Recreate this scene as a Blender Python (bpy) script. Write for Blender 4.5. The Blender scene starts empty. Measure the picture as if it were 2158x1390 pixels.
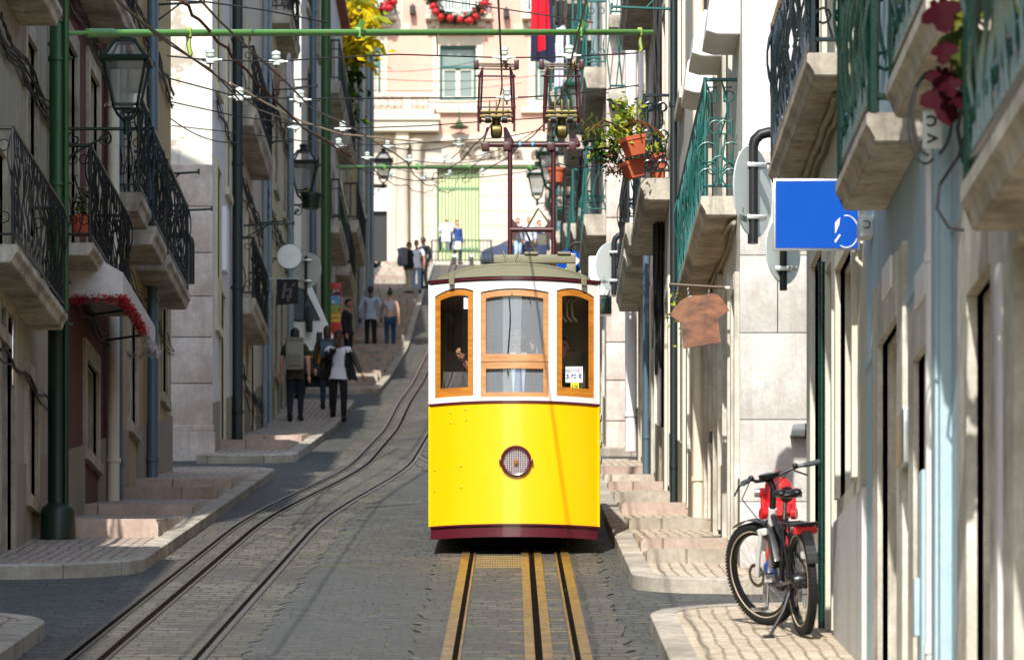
import bpy, bmesh, math, random
from mathutils import Vector, Matrix, noise
R = math.radians
rng = random.Random(7)
sc = bpy.context.scene
COL = sc.collection
F, U0, VH = 9000.0, 1079.0, 1950.0      # survey of the street: pixels per (metre/metre), principal column, eye-level row

def P(u, v, s):                          # surveyed point: s = pixels per metre at its distance
    return Vector(((u - U0) / s, F / s, (VH - v) / s))
def yw(u, X):                            # distance along the street of a point on a wall at lateral X
    return F * X / (u - U0)
def zv(v, Y):
    return (VH - v) * Y / F
_T = [(-60, -6.5), (0, -2.0), (20, .52), (28.4, 1.77), (40.5, 3.52), (60, 6.35), (80, 9.3), (89, 10.88), (103, 13.1), (121.6, 16.35), (142.8, 21.0), (160, 24.6), (167, 25.9), (175, 26.6), (190, 27.0), (400, 33)]
def _g(y):
    for (a, b), (c, d) in zip(_T, _T[1:]):
        if y <= c:
            return b + (d - b) * (y - a) / (c - a)
    return _T[-1][1]
def gz(y):
    return sum(_g(y + d) for d in (-2.5, -1.2, 0, 1.2, 2.5)) / 5

# ---------------------------------------------------------------- materials
def lin(c):
    c = c / 255.0
    return c / 12.92 if c <= .04045 else ((c + .055) / 1.055) ** 2.4
def L(rgb):
    return (lin(rgb[0]), lin(rgb[1]), lin(rgb[2]), 1)
class NT:
    def __init__(s, name):
        s.m = bpy.data.materials.new(name); s.m.use_nodes = True
        s.t = s.m.node_tree; s.t.nodes.clear()
        s.out = s.n('ShaderNodeOutputMaterial')
    def n(s, typ, ins=None, **kw):
        nd = s.t.nodes.new(typ)
        for k, v in kw.items(): setattr(nd, k, v)
        for k, v in (ins or {}).items():
            if isinstance(v, bpy.types.NodeSocket): s.t.links.new(v, nd.inputs[k])
            else: nd.inputs[k].default_value = v
        return nd
    def ramp(s, fac, stops):
        r = s.n('ShaderNodeValToRGB', {'Fac': fac}); e = r.color_ramp.elements
        while len(e) < len(stops): e.new(.5)
        for el, (p, c) in zip(e, stops): el.position = p; el.color = c if len(c) == 4 else (*c, 1)
        return r.outputs['Color']
    def mix(s, fac, a, b, mode='MIX'):
        m = s.n('ShaderNodeMix', data_type='RGBA', blend_type=mode)
        for i, v in ((0, fac), (6, a), (7, b)):
            if isinstance(v, bpy.types.NodeSocket): s.t.links.new(v, m.inputs[i])
            else: m.inputs[i].default_value = v
        return m.outputs[2]
    def pos(s, scale=(1, 1, 1)):
        g = s.n('ShaderNodeNewGeometry')
        return s.n('ShaderNodeMapping', {'Vector': g.outputs['Position'], 'Scale': scale}).outputs[0]
    def obj(s, scale=(1, 1, 1)):
        g = s.n('ShaderNodeTexCoord')
        return s.n('ShaderNodeMapping', {'Vector': g.outputs['Object'], 'Scale': scale}).outputs[0]
    def noise(s, vec, scale, detail=4, rough=.6):
        return s.n('ShaderNodeTexNoise', {'Vector': vec, 'Scale': scale, 'Detail': detail, 'Roughness': rough}).outputs[0]
    def bsdf(s, color, rough=.7, metal=0, bump=None, bstr=.3, bdist=.02, **kw):
        b = s.n('ShaderNodeBsdfPrincipled', {'Base Color': color, 'Roughness': rough, 'Metallic': metal})
        for k, v in kw.items(): b.inputs[k.replace('_', ' ')].default_value = v
        if bump is not None:
            bp = s.n('ShaderNodeBump', {'Height': bump, 'Strength': bstr, 'Distance': bdist})
            s.t.links.new(bp.outputs[0], b.inputs['Normal'])
        s.t.links.new(b.outputs[0], s.out.inputs[0]); return s.m
BLK = (0, 0, 0, 1); WHT = (1, 1, 1, 1)
def sc_(c, k): return (c[0] * k, c[1] * k, c[2] * k, 1)

def plaster(name, rgb, stain=(120, 105, 85), amt=.55, peel=None):
    """old lime plaster: broad weather stains, vertical run marks, fine grain"""
    t = NT(name); p = t.pos()
    c = L(rgb)
    big = t.noise(p, .45, 6, .65)
    col = t.mix(t.ramp(big, [(.38, BLK), (.72, WHT)]), c, sc_(c, .8))
    run = t.noise(t.pos((5, 5, .35)), 1.0, 5, .7)
    col = t.mix(t.n('ShaderNodeMath', {0: t.ramp(run, [(.5, BLK), (.78, WHT)]), 1: amt}, operation='MULTIPLY').outputs[0], col, L(stain))
    fine = t.noise(p, 14, 5, .7)
    col = t.mix(t.ramp(fine, [(.35, (.18, .18, .18, 1)), (.65, BLK)]), col, sc_(c, .55))
    if peel:
        pe = t.noise(p, 1.7, 7, .6)
        col = t.mix(t.ramp(pe, [(.6, BLK), (.63, WHT)]), col, L(peel))
    return t.bsdf(col, .9, bump=fine, bstr=.35, bdist=.02)

def stone(name, rgb, vein=(120, 105, 90), joint=None):
    t = NT(name); p = t.pos(); c = L(rgb)
    a = t.noise(p, 1.6, 8, .7)
    col = t.mix(t.ramp(a, [(.4, BLK), (.7, WHT)]), c, L(vein))
    b = t.noise(p, 22, 4, .7)
    col = t.mix(t.ramp(b, [(.4, (.4, .4, .4, 1)), (.6, BLK)]), col, sc_(c, .6))
    run = t.noise(t.pos((4, 4, .5)), 1.2, 6, .7)
    col = t.mix(t.ramp(run, [(.48, BLK), (.72, (.65, .65, .65, 1))]), col, sc_(L(vein), .8))
    bl = t.noise(p, 5, 6, .7)
    col = t.mix(t.ramp(bl, [(.56, BLK), (.7, (.5, .5, .5, 1))]), col, sc_(c, .5))
    h = b
    if joint:
        g = t.n('ShaderNodeSeparateXYZ', {'Vector': t.pos()})
        w = t.n('ShaderNodeCombineXYZ', {'X': t.n('ShaderNodeMath', {0: g.outputs[0], 1: g.outputs[1]}, operation='ADD').outputs[0], 'Y': g.outputs[2]})
        br = t.n('ShaderNodeTexBrick', {'Vector': w.outputs[0], 'Scale': 1, 'Mortar Size': .012, 'Brick Width': joint[0], 'Row Height': joint[1], 'Color1': WHT, 'Color2': (.8, .8, .8, 1), 'Mortar': (.5, .46, .43, 1)})
        col = t.mix(1.0, col, br.outputs[0], 'MULTIPLY')
    return t.bsdf(col, .85, bump=h, bstr=.3, bdist=.015)

def paint(name, rgb, rough=.35, metal=0, wear=.25, coat=0, wearcol=None, scale=6):
    t = NT(name); c = L(rgb); p = t.obj()
    a = t.noise(p, scale, 6, .65)
    col = t.mix(t.ramp(a, [(.5, BLK), (.75, (wear, wear, wear, 1))]), c, L(wearcol) if wearcol else sc_(c, .55))
    f = t.noise(p, scale * 8, 3)
    rr = t.n('ShaderNodeMapRange', {'Value': f, 3: max(.02, rough - .08), 4: rough + .14}).outputs[0]
    return t.bsdf(col, rr, metal, bump=f, bstr=.06, bdist=.004, Coat_Weight=coat, Coat_Roughness=.08)

def cloth(name, rgb, var=.3):
    t = NT(name); c = L(rgb); p = t.obj()
    a = t.noise(p, 9, 4)
    col = t.mix(t.ramp(a, [(.4, BLK), (.7, (var, var, var, 1))]), c, sc_(c, .5))
    return t.bsdf(col, .9, bump=t.noise(p, 30, 3), bstr=.3, bdist=.01)

def wood(name, rgb, dark, scale=(3, 3, 18), rough=.45, coat=.3):
    t = NT(name); p = t.obj(scale)
    a = t.noise(p, 1.6, 6, .62)
    col = t.mix(t.ramp(a, [(.35, BLK), (.7, WHT)]), L(rgb), L(dark))
    return t.bsdf(col, rough, bump=a, bstr=.1, bdist=.004, Coat_Weight=coat, Coat_Roughness=.15)

def cobble(name, c1, c2, mortar, bw, rh, moss=0, wob=.05, patch=None, rowx=False):
    t = NT(name); p = t.pos()
    g = t.n('ShaderNodeNewGeometry').outputs['Position']
    wv = t.n('ShaderNodeTexNoise', {'Vector': g, 'Scale': 1.1, 'Detail': 3}).outputs[1]
    off = t.n('ShaderNodeVectorMath', {0: wv, 1: (.5, .5, .5)}, operation='SUBTRACT').outputs[0]
    off = t.n('ShaderNodeVectorMath', {0: off, 'Scale': wob * 4}, operation='SCALE').outputs[0]
    vec = t.n('ShaderNodeVectorMath', {0: g, 1: off}, operation='ADD').outputs[0]
    if rowx: vec = t.n('ShaderNodeMapping', {'Vector': vec, 'Rotation': (0, 0, R(90))}).outputs[0]
    ky = .3 if not rowx else 1
    if not rowx: vec = t.n('ShaderNodeMapping', {'Vector': vec, 'Scale': (1, ky, 1)}).outputs[0]
    br = t.n('ShaderNodeTexBrick', {'Vector': vec, 'Scale': 1, 'Mortar Size': .009 if not rowx else .014, 'Mortar Smooth': .3, 'Bias': -.1, 'Brick Width': bw, 'Row Height': rh * ky, 'Color1': L(c1), 'Color2': L(c2), 'Mortar': L(mortar)})
    col = br.outputs[0]
    big = t.noise(p, .7, 5, .6)
    col = t.mix(t.ramp(big, [(.3, (.45, .45, .45, 1)), (.6, BLK)]), col, sc_(L(mortar), 1.3))
    sp = t.noise(t.pos((9, 22, 9)), 1, 4, .75)
    col = t.mix(t.ramp(sp, [(.54, BLK), (.7, (.75, .75, .75, 1))]), col, sc_(L(c1), 1.6))
    col = t.mix(t.ramp(sp, [(.3, (.7, .7, .7, 1)), (.44, BLK)]), col, sc_(L(mortar), .8))
    if patch:
        pt = t.noise(p, .33, 4, .55)
        col = t.mix(t.ramp(pt, [(.45, BLK), (.62, (.7, .7, .7, 1))]), col, L(patch))
    if moss:
        ms = t.noise(p, 1.3, 9, .75)
        col = t.mix(t.ramp(ms, [(.59, BLK), (.68, (moss, moss, moss, 1))]), col, L((88, 112, 40)))
    hg = t.mix(.35, br.outputs[1], sp)
    inv = t.n('ShaderNodeInvert', {'Color': br.outputs[1]}).outputs[0]
    hh = t.mix(.4, inv, sp)
    return t.bsdf(col, .72, bump=hh, bstr=.42, bdist=.025)

def glass_dark(name, tint=(20, 24, 26), rough=.06):
    t = NT(name); return t.bsdf(L(tint), rough, Specular_IOR_Level=.7)
def glass_clear(name, tint=(.85, .88, .9), gl=.1, dust=0.0, dust_glare_col=(.62, .66, .7)):
    t = NT(name)
    tr = t.n('ShaderNodeBsdfTransparent', {'Color': (*tint, 1)})
    g = t.n('ShaderNodeBsdfGlossy', {'Color': WHT, 'Roughness': .03})
    m = t.n('ShaderNodeMixShader', {0: gl, 1: tr.outputs[0], 2: g.outputs[0]})
    if dust:
        d = t.n('ShaderNodeBsdfDiffuse', {'Color': (*dust_glare_col, 1)})
        n_ = t.noise(t.obj(), 2.2, 5)
        m = t.n('ShaderNodeMixShader', {0: t.n('ShaderNodeMapRange', {'Value': n_, 3: dust * .8, 4: dust * 1.2}).outputs[0], 1: m.outputs[0], 2: d.outputs[0]})
    t.t.links.new(m.outputs[0], t.out.inputs[0]); return t.m
def leaf(name, rgb, trans=.35):
    t = NT(name); c = L(rgb)
    col = t.mix(t.noise(t.obj(), 7, 3), c, sc_(c, .6))
    d = t.n('ShaderNodeBsdfPrincipled', {'Base Color': col, 'Roughness': .7, 'Specular IOR Level': .08})
    tr = t.n('ShaderNodeBsdfTranslucent', {'Color': col})
    m = t.n('ShaderNodeMixShader', {0: trans, 1: d.outputs[0], 2: tr.outputs[0]})
    t.t.links.new(m.outputs[0], t.out.inputs[0]); return t.m

M = {}
M['road'] = cobble('basalt_setts', (90, 89, 83), (66, 66, 61), (36, 36, 32), .2, .24, moss=.75, wob=.07, patch=(68, 69, 65))
M['bed'] = cobble('worn_track_setts', (106, 101, 89), (74, 71, 63), (38, 35, 31), .2, .26, moss=.4, wob=.07, patch=(66, 64, 58))
M['calc'] = cobble('limestone_calcada', (206, 192, 168), (184, 168, 144), (136, 119, 98), .13, .105, wob=.035, rowx=True)
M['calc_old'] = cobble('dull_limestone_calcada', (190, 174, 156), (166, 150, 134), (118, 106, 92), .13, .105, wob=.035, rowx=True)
M['kerb'] = stone('kerb_limestone', (200, 191, 174), (136, 124, 108), joint=(.93, 60))
M['pinkstep'] = stone('pink_lioz_step', (196, 176, 162), (164, 138, 122), joint=(1.1, 60))
M['steel'] = paint('worn_rail_steel', (116, 106, 92), .38, .75, .6, wearcol=(84, 66, 48))
M['rust'] = paint('yellowed_rail_steel', (150, 122, 62), .45, .5, .7, wearcol=(92, 76, 50), scale=9)
_t = NT('groove_shade_black'); M['groove'] = _t.bsdf(_t.mix(_t.noise(_t.pos(), 8), L((16, 14, 12)), L((34, 29, 24))), 1, Specular_IOR_Level=0)  # near-black that paints the shade inside rail grooves; also used on the undercarriage
M['cream'] = plaster('cream_plaster', (164, 157, 138), (92, 86, 76), .7)
M['cream2'] = plaster('pale_cream_plaster', (222, 217, 200), (158, 146, 124), .5)
M['grey'] = plaster('grey_white_plaster', (216, 211, 202), (130, 120, 108), .6)
M['white'] = plaster('white_plaster', (220, 219, 217), (164, 158, 150), .4)
M['oldwhite'] = plaster('flaking_white_plaster', (226, 220, 208), (120, 108, 92), .55, peel=(176, 166, 148))
M['red'] = plaster('oxide_red_plaster', (98, 50, 46), (64, 42, 40), .6)
M['ochre'] = plaster('ochre_plaster', (180, 158, 112), (112, 100, 78), .6)
M['yellow'] = plaster('faded_yellow_plaster', (218, 208, 176), (136, 124, 100), .55)
M['tan'] = plaster('tan_plaster', (216, 206, 188), (128, 116, 98), .6)
M['lilac'] = plaster('lilac_grey_plaster', (220, 212, 210), (150, 140, 134), .5)
M['pink'] = plaster('pale_pink_plaster', (222, 176, 158), (208, 162, 144), .3)
M['blue'] = plaster('light_blue_plaster', (176, 200, 208), (128, 146, 148), .5)
M['olive'] = plaster('olive_cream_plaster', (198, 195, 174), (124, 116, 96), .6)
M['wains'] = plaster('grey_render', (208, 207, 203), (140, 134, 124), .6)
M['plinth'] = plaster('dark_render_plinth', (150, 140, 124), (92, 84, 72), .6)
M['lime'] = stone('limestone_trim', (200, 190, 168), (118, 104, 84))
M['lime_lit'] = stone('sunlit_limestone_trim', (222, 217, 203), (148, 138, 120))  # lighter copy of the limestone trim, brightness of right-hand walls painted in
M['tanl'] = plaster('pale_stone_facing', (214, 204, 184), (140, 126, 106), .6)
M['limew'] = stone('white_limestone', (210, 207, 200), (172, 162, 152))
M['bank'] = plaster('clean_pale_stone', (216, 202, 182), (192, 176, 154), .35)
M['sky_pane'] = glass_dark('sky_tinted_glass', (120, 134, 126), .15)  # grey-green body colour stands in for sky reflected in the bank panes
M['limeblock'] = stone('weathered_limestone_blocks', (222, 210, 200), (176, 156, 142))
M['slab'] = stone('balcony_stone', (206, 198, 182), (96, 85, 70))
M['roof'] = plaster('clay_roof', (160, 92, 66), (90, 60, 46), .6)
M['iron_blk'] = paint('black_iron', (30, 33, 34), .42, .3, .4, wearcol=(62, 54, 46))
M['iron_grn'] = paint('dark_green_iron', (3, 44, 35), .25, .1, .6, wearcol=(3, 18, 16), coat=.35)
M['iron_teal'] = paint('teal_iron', (24, 92, 86), .42, .1, .45, wearcol=(18, 56, 52), coat=.1)
M['iron_bg'] = paint('blue_black_iron', (18, 36, 40), .25, .15, .35, coat=.6)
M['pole_green'] = paint('green_pole_paint', (46, 84, 40), .4, .1, .45, wearcol=(46, 66, 34))
M['pipe_green'] = paint('bright_green_pipe_paint', (96, 152, 74), .4, .1, .45, wearcol=(150, 140, 96), scale=9)
M['pole_dark'] = paint('dark_green_pole_base', (26, 48, 38), .4, .2, .4)
M['pvc_grey'] = paint('grey_pvc', (128, 142, 148), .45)
M['pvc_cream'] = paint('cream_pvc', (222, 212, 190), .5)
M['pvc_white'] = paint('white_pvc', (226, 224, 220), .45)
M['pvc_dark'] = paint('dark_downpipe', (34, 46, 46), .45, .2)
M['pvc_blue'] = paint('blue_grey_pipe', (84, 104, 116), .4, .1)
M['zinc'] = paint('galvanised_steel', (178, 182, 184), .3, .85, .3)
M['black'] = paint('black_plastic', (20, 20, 22), .45)
M['rubber'] = paint('tyre_rubber', (26, 26, 27), .8)
M['chrome'] = paint('polished_metal', (200, 200, 202), .15, 1, .1)
M['wood_g'] = wood('green_painted_door', (34, 74, 58), (22, 46, 38))
M['wood_b'] = wood('brown_door', (96, 70, 48), (62, 44, 32))
M['wood_w'] = wood('white_window_wood', (220, 214, 200), (170, 160, 142), coat=0, rough=.6)
M['glass'] = glass_dark('window_glass')
M['glassb'] = glass_dark('shop_glass', (96, 88, 74), .12)
M['porc'] = paint('white_porcelain', (216, 226, 218), .2, 0, .15, coat=.5)
M['wire'] = paint('black_cable', (40, 38, 36), .6)
M['wirec'] = paint('copper_contact_wire', (92, 74, 56), .5, .4)
M['wireb'] = paint('bright_guy_wire', (206, 178, 140), .45, .3)
M['terra'] = paint('terracotta_pot', (190, 92, 58), .7, 0, .4)
M['lf_y'] = leaf('yellow_leaf', (232, 206, 36))
M['lf_g'] = leaf('green_leaf', (92, 124, 44))
M['lf_l'] = leaf('lime_leaf', (196, 206, 76))
M['lf_d'] = leaf('dark_leaf', (44, 66, 34))
M['lf_r'] = leaf('crimson_leaf', (92, 16, 32), .12)
M['vine_r'] = leaf('vine_crimson', (54, 8, 18), .1); M['vine_g'] = leaf('vine_olive', (70, 84, 34), .15); M['vine_y'] = leaf('vine_yellow_green', (112, 114, 44), .15)
M['lf_b'] = leaf('dry_leaf', (128, 88, 62))
M['signback'] = paint('sign_back_grey', (206, 214, 210), .5, .2, .15)
_t = NT('sign_blue'); M['blue_s'] = _t.bsdf(_t.mix(_t.noise(_t.obj(), 3, 5), L((0, 80, 176)), L((2, 66, 156))), .5, Specular_IOR_Level=.12)
M['white_s'] = paint('sign_white', (236, 236, 236), .4, 0, .1)
M['tinsel_r'] = paint('red_tinsel', (178, 34, 40), .35, .3, .2)
M['tinsel_w'] = paint('silver_tinsel', (214, 208, 206), .35, .3, .2)
M['canvas'] = cloth('awning_canvas', (222, 216, 212))

# ---------------------------------------------------------------- objects
def link(o, parent=None):
    COL.objects.link(o)
    if parent is not None: o.parent = parent
    return o
def tag(o, label=None, cat=None, group=None, kind=None):
    if label: o['label'] = label
    if cat: o['category'] = cat
    if group: o['group'] = group
    if kind: o['kind'] = kind
    return o
def thing(name, label, cat, loc=(0, 0, 0), rz=0, group=None):
    o = bpy.data.objects.new(name, None); o.empty_display_size = .2
    o.location = loc; o.rotation_euler = (0, 0, rz); link(o)
    return tag(o, label, cat, group)
def kids(o): return [c for c in COL.objects if c.parent == o]
def copy_tree(o, parent=None):
    c = o.copy(); COL.objects.link(c)
    if parent is not None: c.parent = parent
    for k in kids(o): copy_tree(k, c)
    return c

class MB:
    def __init__(s): s.b = bmesh.new(); s.mi = 0
    def face(s, pts):
        try:
            f = s.b.faces.new([s.b.verts.new(p) for p in pts]); f.material_index = s.mi; return f
        except ValueError: return None
    def box(s, lo, hi, bev=0, mat=None):
        x0, y0, z0 = lo; x1, y1, z1 = hi
        v = [s.b.verts.new(p) for p in ((x0, y0, z0), (x1, y0, z0), (x1, y1, z0), (x0, y1, z0), (x0, y0, z1), (x1, y0, z1), (x1, y1, z1), (x0, y1, z1))]
        fs = [s.b.faces.new([v[i] for i in q]) for q in ((0, 3, 2, 1), (4, 5, 6, 7), (0, 1, 5, 4), (1, 2, 6, 5), (2, 3, 7, 6), (3, 0, 4, 7))]
        for f in fs: f.material_index = s.mi
        if mat is not None:
            for q in v: q.co = mat @ q.co
        if bev:
            es = list({e for f in fs for e in f.edges})
            r = bmesh.ops.bevel(s.b, geom=es, offset=bev, segments=2, affect='EDGES', profile=.6)
            for f in r['faces']: f.material_index = s.mi
        return s
    def tube(s, pts, r, n=6, closed=False, caps=True):
        pts = [Vector(p) for p in pts]; N = len(pts); rs = r if isinstance(r, (list, tuple)) else [r] * N
        rings = []; ref = None
        for i, p in enumerate(pts):
            if closed: d = pts[(i + 1) % N] - pts[i - 1]
            else: d = pts[min(i + 1, N - 1)] - pts[max(i - 1, 0)]
            if d.length < 1e-9: d = Vector((0, 0, 1))
            d.normalize()
            if ref is None:
                ref = Vector((0, 0, 1)) if abs(d.z) < .9 else Vector((1, 0, 0))
            a = ref - d * ref.dot(d)
            if a.length < 1e-6: a = d.orthogonal()
            a.normalize(); ref = a; b = d.cross(a)
            rings.append([s.b.verts.new(p + (a * math.cos(2 * math.pi * k / n) + b * math.sin(2 * math.pi * k / n)) * rs[i]) for k in range(n)])
        for i in range(N if closed else N - 1):
            A, B = rings[i], rings[(i + 1) % N]
            for k in range(n):
                f = s.b.faces.new((A[k], A[(k + 1) % n], B[(k + 1) % n], B[k])); f.material_index = s.mi
        if caps and not closed:
            for q in (rings[0][::-1], rings[-1]):
                f = s.b.faces.new(q); f.material_index = s.mi
        return s
    def lathe(s, prof, n=16, c=(0, 0, 0), mat=None, ang=None, loop=False):
        c = Vector(c); rings = []
        for r, z in prof:
            ring = []
            for k in range(n):
                a = 2 * math.pi * k / n + (ang or 0)
                q = Vector((r * math.cos(a), r * math.sin(a), z))
                if mat is not None: q = mat @ q
                ring.append(s.b.verts.new(q + c))
            rings.append(ring)
        for A, B in zip(rings, rings[1:]):
            for k in range(n):
                f = s.b.faces.new((A[k], A[(k + 1) % n], B[(k + 1) % n], B[k])); f.material_index = s.mi
        if loop:
            for k in range(n):
                A, B = rings[-1], rings[0]; f = s.b.faces.new((A[k], A[(k + 1) % n], B[(k + 1) % n], B[k])); f.material_index = s.mi
            return s
        for q in (rings[0][::-1], rings[-1]):
            f = s.b.faces.new(q); f.material_index = s.mi
        return s
    def prism(s, poly, d, bev=0):            # polygon (3D points) extruded by vector d
        d = Vector(d); a = [s.b.verts.new(Vector(p)) for p in poly]; b = [s.b.verts.new(Vector(p) + d) for p in poly]
        n = len(poly); fs = [s.b.faces.new(a[::-1]), s.b.faces.new(b)]
        fs += [s.b.faces.new((a[i], a[(i + 1) % n], b[(i + 1) % n], b[i])) for i in range(n)]
        for f in fs: f.material_index = s.mi
        if bev:
            es = list({e for f in fs for e in f.edges})
            r = bmesh.ops.bevel(s.b, geom=es, offset=bev, segments=2, affect='EDGES')
            for f in r['faces']: f.material_index = s.mi
        return s
    def sphere(s, c, r, u=12, v=8, mat=None):
        c = Vector(c); rr = r if isinstance(r, (tuple, list)) else (r, r, r)
        prof = [(math.sin(math.pi * i / v), -math.cos(math.pi * i / v)) for i in range(v + 1)]
        rings = []
        for rad, z in prof:
            ring = []
            for k in range(u):
                a = 2 * math.pi * k / u
                q = Vector((max(rad, .001) * math.cos(a) * rr[0], max(rad, .001) * math.sin(a) * rr[1], z * rr[2]))
                if mat is not None: q = mat @ q
                ring.append(s.b.verts.new(c + q))
            rings.append(ring)
        for A, B in zip(rings, rings[1:]):
            for k in range(u):
                f = s.b.faces.new((A[k], A[(k + 1) % u], B[(k + 1) % u], B[k])); f.material_index = s.mi
        return s
    def add_mesh(s, me, mat=None):
        n0 = len(s.b.verts); f0 = len(s.b.faces); s.b.from_mesh(me); s.b.verts.ensure_lookup_table(); s.b.faces.ensure_lookup_table()
        if mat is not None:
            for v in s.b.verts[n0:]: v.co = mat @ v.co
        for f in s.b.faces[f0:]: f.material_index = s.mi
        return s
    def build(s, name, mats, parent=None, smooth=True, loc=None, fix=True):
        me = bpy.data.meshes.new(name)
        if fix: bmesh.ops.recalc_face_normals(s.b, faces=s.b.faces)
        s.b.to_mesh(me); s.b.free()
        for m in (mats if isinstance(mats, (list, tuple)) else [mats]): me.materials.append(M[m] if isinstance(m, str) else m)
        if smooth:
            me.polygons.foreach_set('use_smooth', [True] * len(me.polygons))
            me.set_sharp_from_angle(angle=R(38))
        o = bpy.data.objects.new(name, me); link(o, parent)
        if loc is not None: o.location = loc
        return o
def text_mesh(body, size, extrude=.002, bold=0):
    cu = bpy.data.curves.new('lettering', 'FONT'); cu.body = body; cu.size = size; cu.extrude = extrude; cu.offset = bold
    cu.align_x = 'CENTER'; cu.align_y = 'CENTER'
    o = bpy.data.objects.new('lettering', cu); COL.objects.link(o)
    dg = bpy.context.evaluated_depsgraph_get(); me = bpy.data.meshes.new_from_object(o.evaluated_get(dg))
    bpy.data.objects.remove(o); bpy.data.curves.remove(cu); return me
FACE_CAM = Matrix.Rotation(R(90), 4, 'X')          # text plane turned upright, facing down the street (-Y)

# ---------------------------------------------------------------- camera, sun, sky
cam = bpy.data.cameras.new('camera'); co = bpy.data.objects.new('camera', cam); COL.objects.link(co)
co.rotation_euler = (R(90), 0, 0); cam.sensor_width = 36; cam.lens = 36 * F / 2158; cam.shift_y = (VH - 695) / 2158
cam.clip_start = .5; cam.clip_end = 2000
cam.dof.use_dof = True; cam.dof.focus_distance = 40.3; cam.dof.aperture_fstop = 5.2
sc.camera = co
EL, AZ = 42, 8.5                                      # sun behind and to the left of the viewer
w = bpy.data.worlds.new('World'); sc.world = w; w.use_nodes = True
nt = w.node_tree; bg = nt.nodes['Background']; bg.inputs['Strength'].default_value = .15
sky = nt.nodes.new('ShaderNodeTexSky'); sky.sky_type = 'NISHITA'; sky.sun_disc = False
sky.sun_elevation = R(EL); sky.sun_rotation = R(180 + AZ); sky.air_density = 1.2; sky.dust_density = 1.0
nt.links.new(sky.outputs[0], bg.inputs[0])
sl = bpy.data.lights.new('sun', 'SUN'); sl.energy = 3.55; sl.angle = R(.55); sl.color = (1, .965, .91)
so = bpy.data.objects.new('sun', sl); COL.objects.link(so)
tosun = Vector((-math.sin(R(AZ)) * math.cos(R(EL)), -math.cos(R(AZ)) * math.cos(R(EL)), math.sin(R(EL))))
so.rotation_euler = (-tosun).to_track_quat('-Z', 'Y').to_euler(); so.location = (0, 0, 60)
sc.view_settings.view_transform = 'Standard'; sc.view_settings.look = 'None'; sc.view_settings.gamma = 1
sc.view_settings.exposure = .8
sc.cycles.max_bounces = 8; sc.cycles.diffuse_bounces = 4; sc.cycles.transparent_max_bounces = 16
sc.cycles.use_denoising = True; sc.cycles.sample_clamp_indirect = 6; sc.cycles.caustics_reflective = False; sc.cycles.caustics_refractive = False

# ---------------------------------------------------------------- ground
mb = MB()
ys = [-60, -40, -20, -10, 0] + [i * 1.0 for i in range(5, 180)] + [185, 190, 200, 230, 260, 320, 400]
xs = [-90, -40, -15, -6, -3, 0, 3, 8, 20, 50, 90]
grid = [[mb.b.verts.new((x, y, gz(y))) for x in xs] for y in ys]
for a, b in zip(grid, grid[1:]):
    for k in range(len(xs) - 1): mb.b.faces.new((a[k], a[k + 1], b[k + 1], b[k]))
tag(mb.build('road', 'road'), kind='structure')

def sstep(a, b, y):
    t = min(1, max(0, (y - a) / (b - a))); return t * t * (3 - 2 * t)
def xL(y): return -2.52 + .60 * sstep(44, 65, y) + .0 * y
def xR(y): return .03 - 1.83 * sstep(50, 80, y)
def ribbon(mb, fx, o0, o1, y0, y1, dz, th=.02, st=1.0, jit=0):
    n = max(1, int((y1 - y0) / st)); prev = None
    for i in range(n + 1):
        y = y0 + (y1 - y0) * i / n; x = fx(y); z = gz(y); o0_, o1_ = o0, o1
        if jit: o0 = o0_ + rng.choice((-1, 1)) * jit * rng.random(); o1 = o1_ + rng.choice((-1, 1)) * jit * rng.random()
        q = [mb.b.verts.new(p) for p in ((x + o0, y, z + dz), (x + o1, y, z + dz), (x + o1, y, z + dz - th), (x + o0, y, z + dz - th))]
        if prev:
            for a in range(3 if th else 1):
                k = (0, 1, 2, 3)[a]
                if a == 2: mb.b.faces.new((prev[3], prev[0], q[0], q[3]))
                else: mb.b.faces.new((prev[k], prev[k + 1], q[k + 1], q[k]))
        prev = q; o0, o1 = o0_, o1_
mb = MB(); ribbon(mb, xL, -.78, .72, 8, 165, .005, 0, .22, .05); ribbon(mb, xR, -.72, .78, 8, 66, .009, 0, .22, .05)
tag(mb.build('track_bed_paving', 'bed'), kind='structure')
def rusty():
    t = NT('rail_steel_yellowed_near_the_car'); g = t.n('ShaderNodeNewGeometry').outputs['Position']
    y = t.n('ShaderNodeSeparateXYZ', {'Vector': g}).outputs[1]; a = t.noise(g, 7, 6, .7); b = t.noise(g, .5, 3)
    yy = t.n('ShaderNodeMath', {0: y, 1: t.n('ShaderNodeMath', {0: b, 1: 8.0}, operation='MULTIPLY').outputs[0]}, operation='ADD').outputs[0]
    f = t.n('ShaderNodeMapRange', {'Value': yy, 1: 44.0, 2: 50.0}).outputs[0]
    ye = t.mix(t.ramp(a, [(.4, BLK), (.66, WHT)]), L((158, 124, 54)), L((84, 70, 46))); st = t.mix(t.ramp(a, [(.4, BLK), (.7, WHT)]), L((116, 106, 92)), L((84, 68, 52)))
    return t.bsdf(t.mix(f, ye, st), .42, .45)
M['rustfade'] = rusty()
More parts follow.
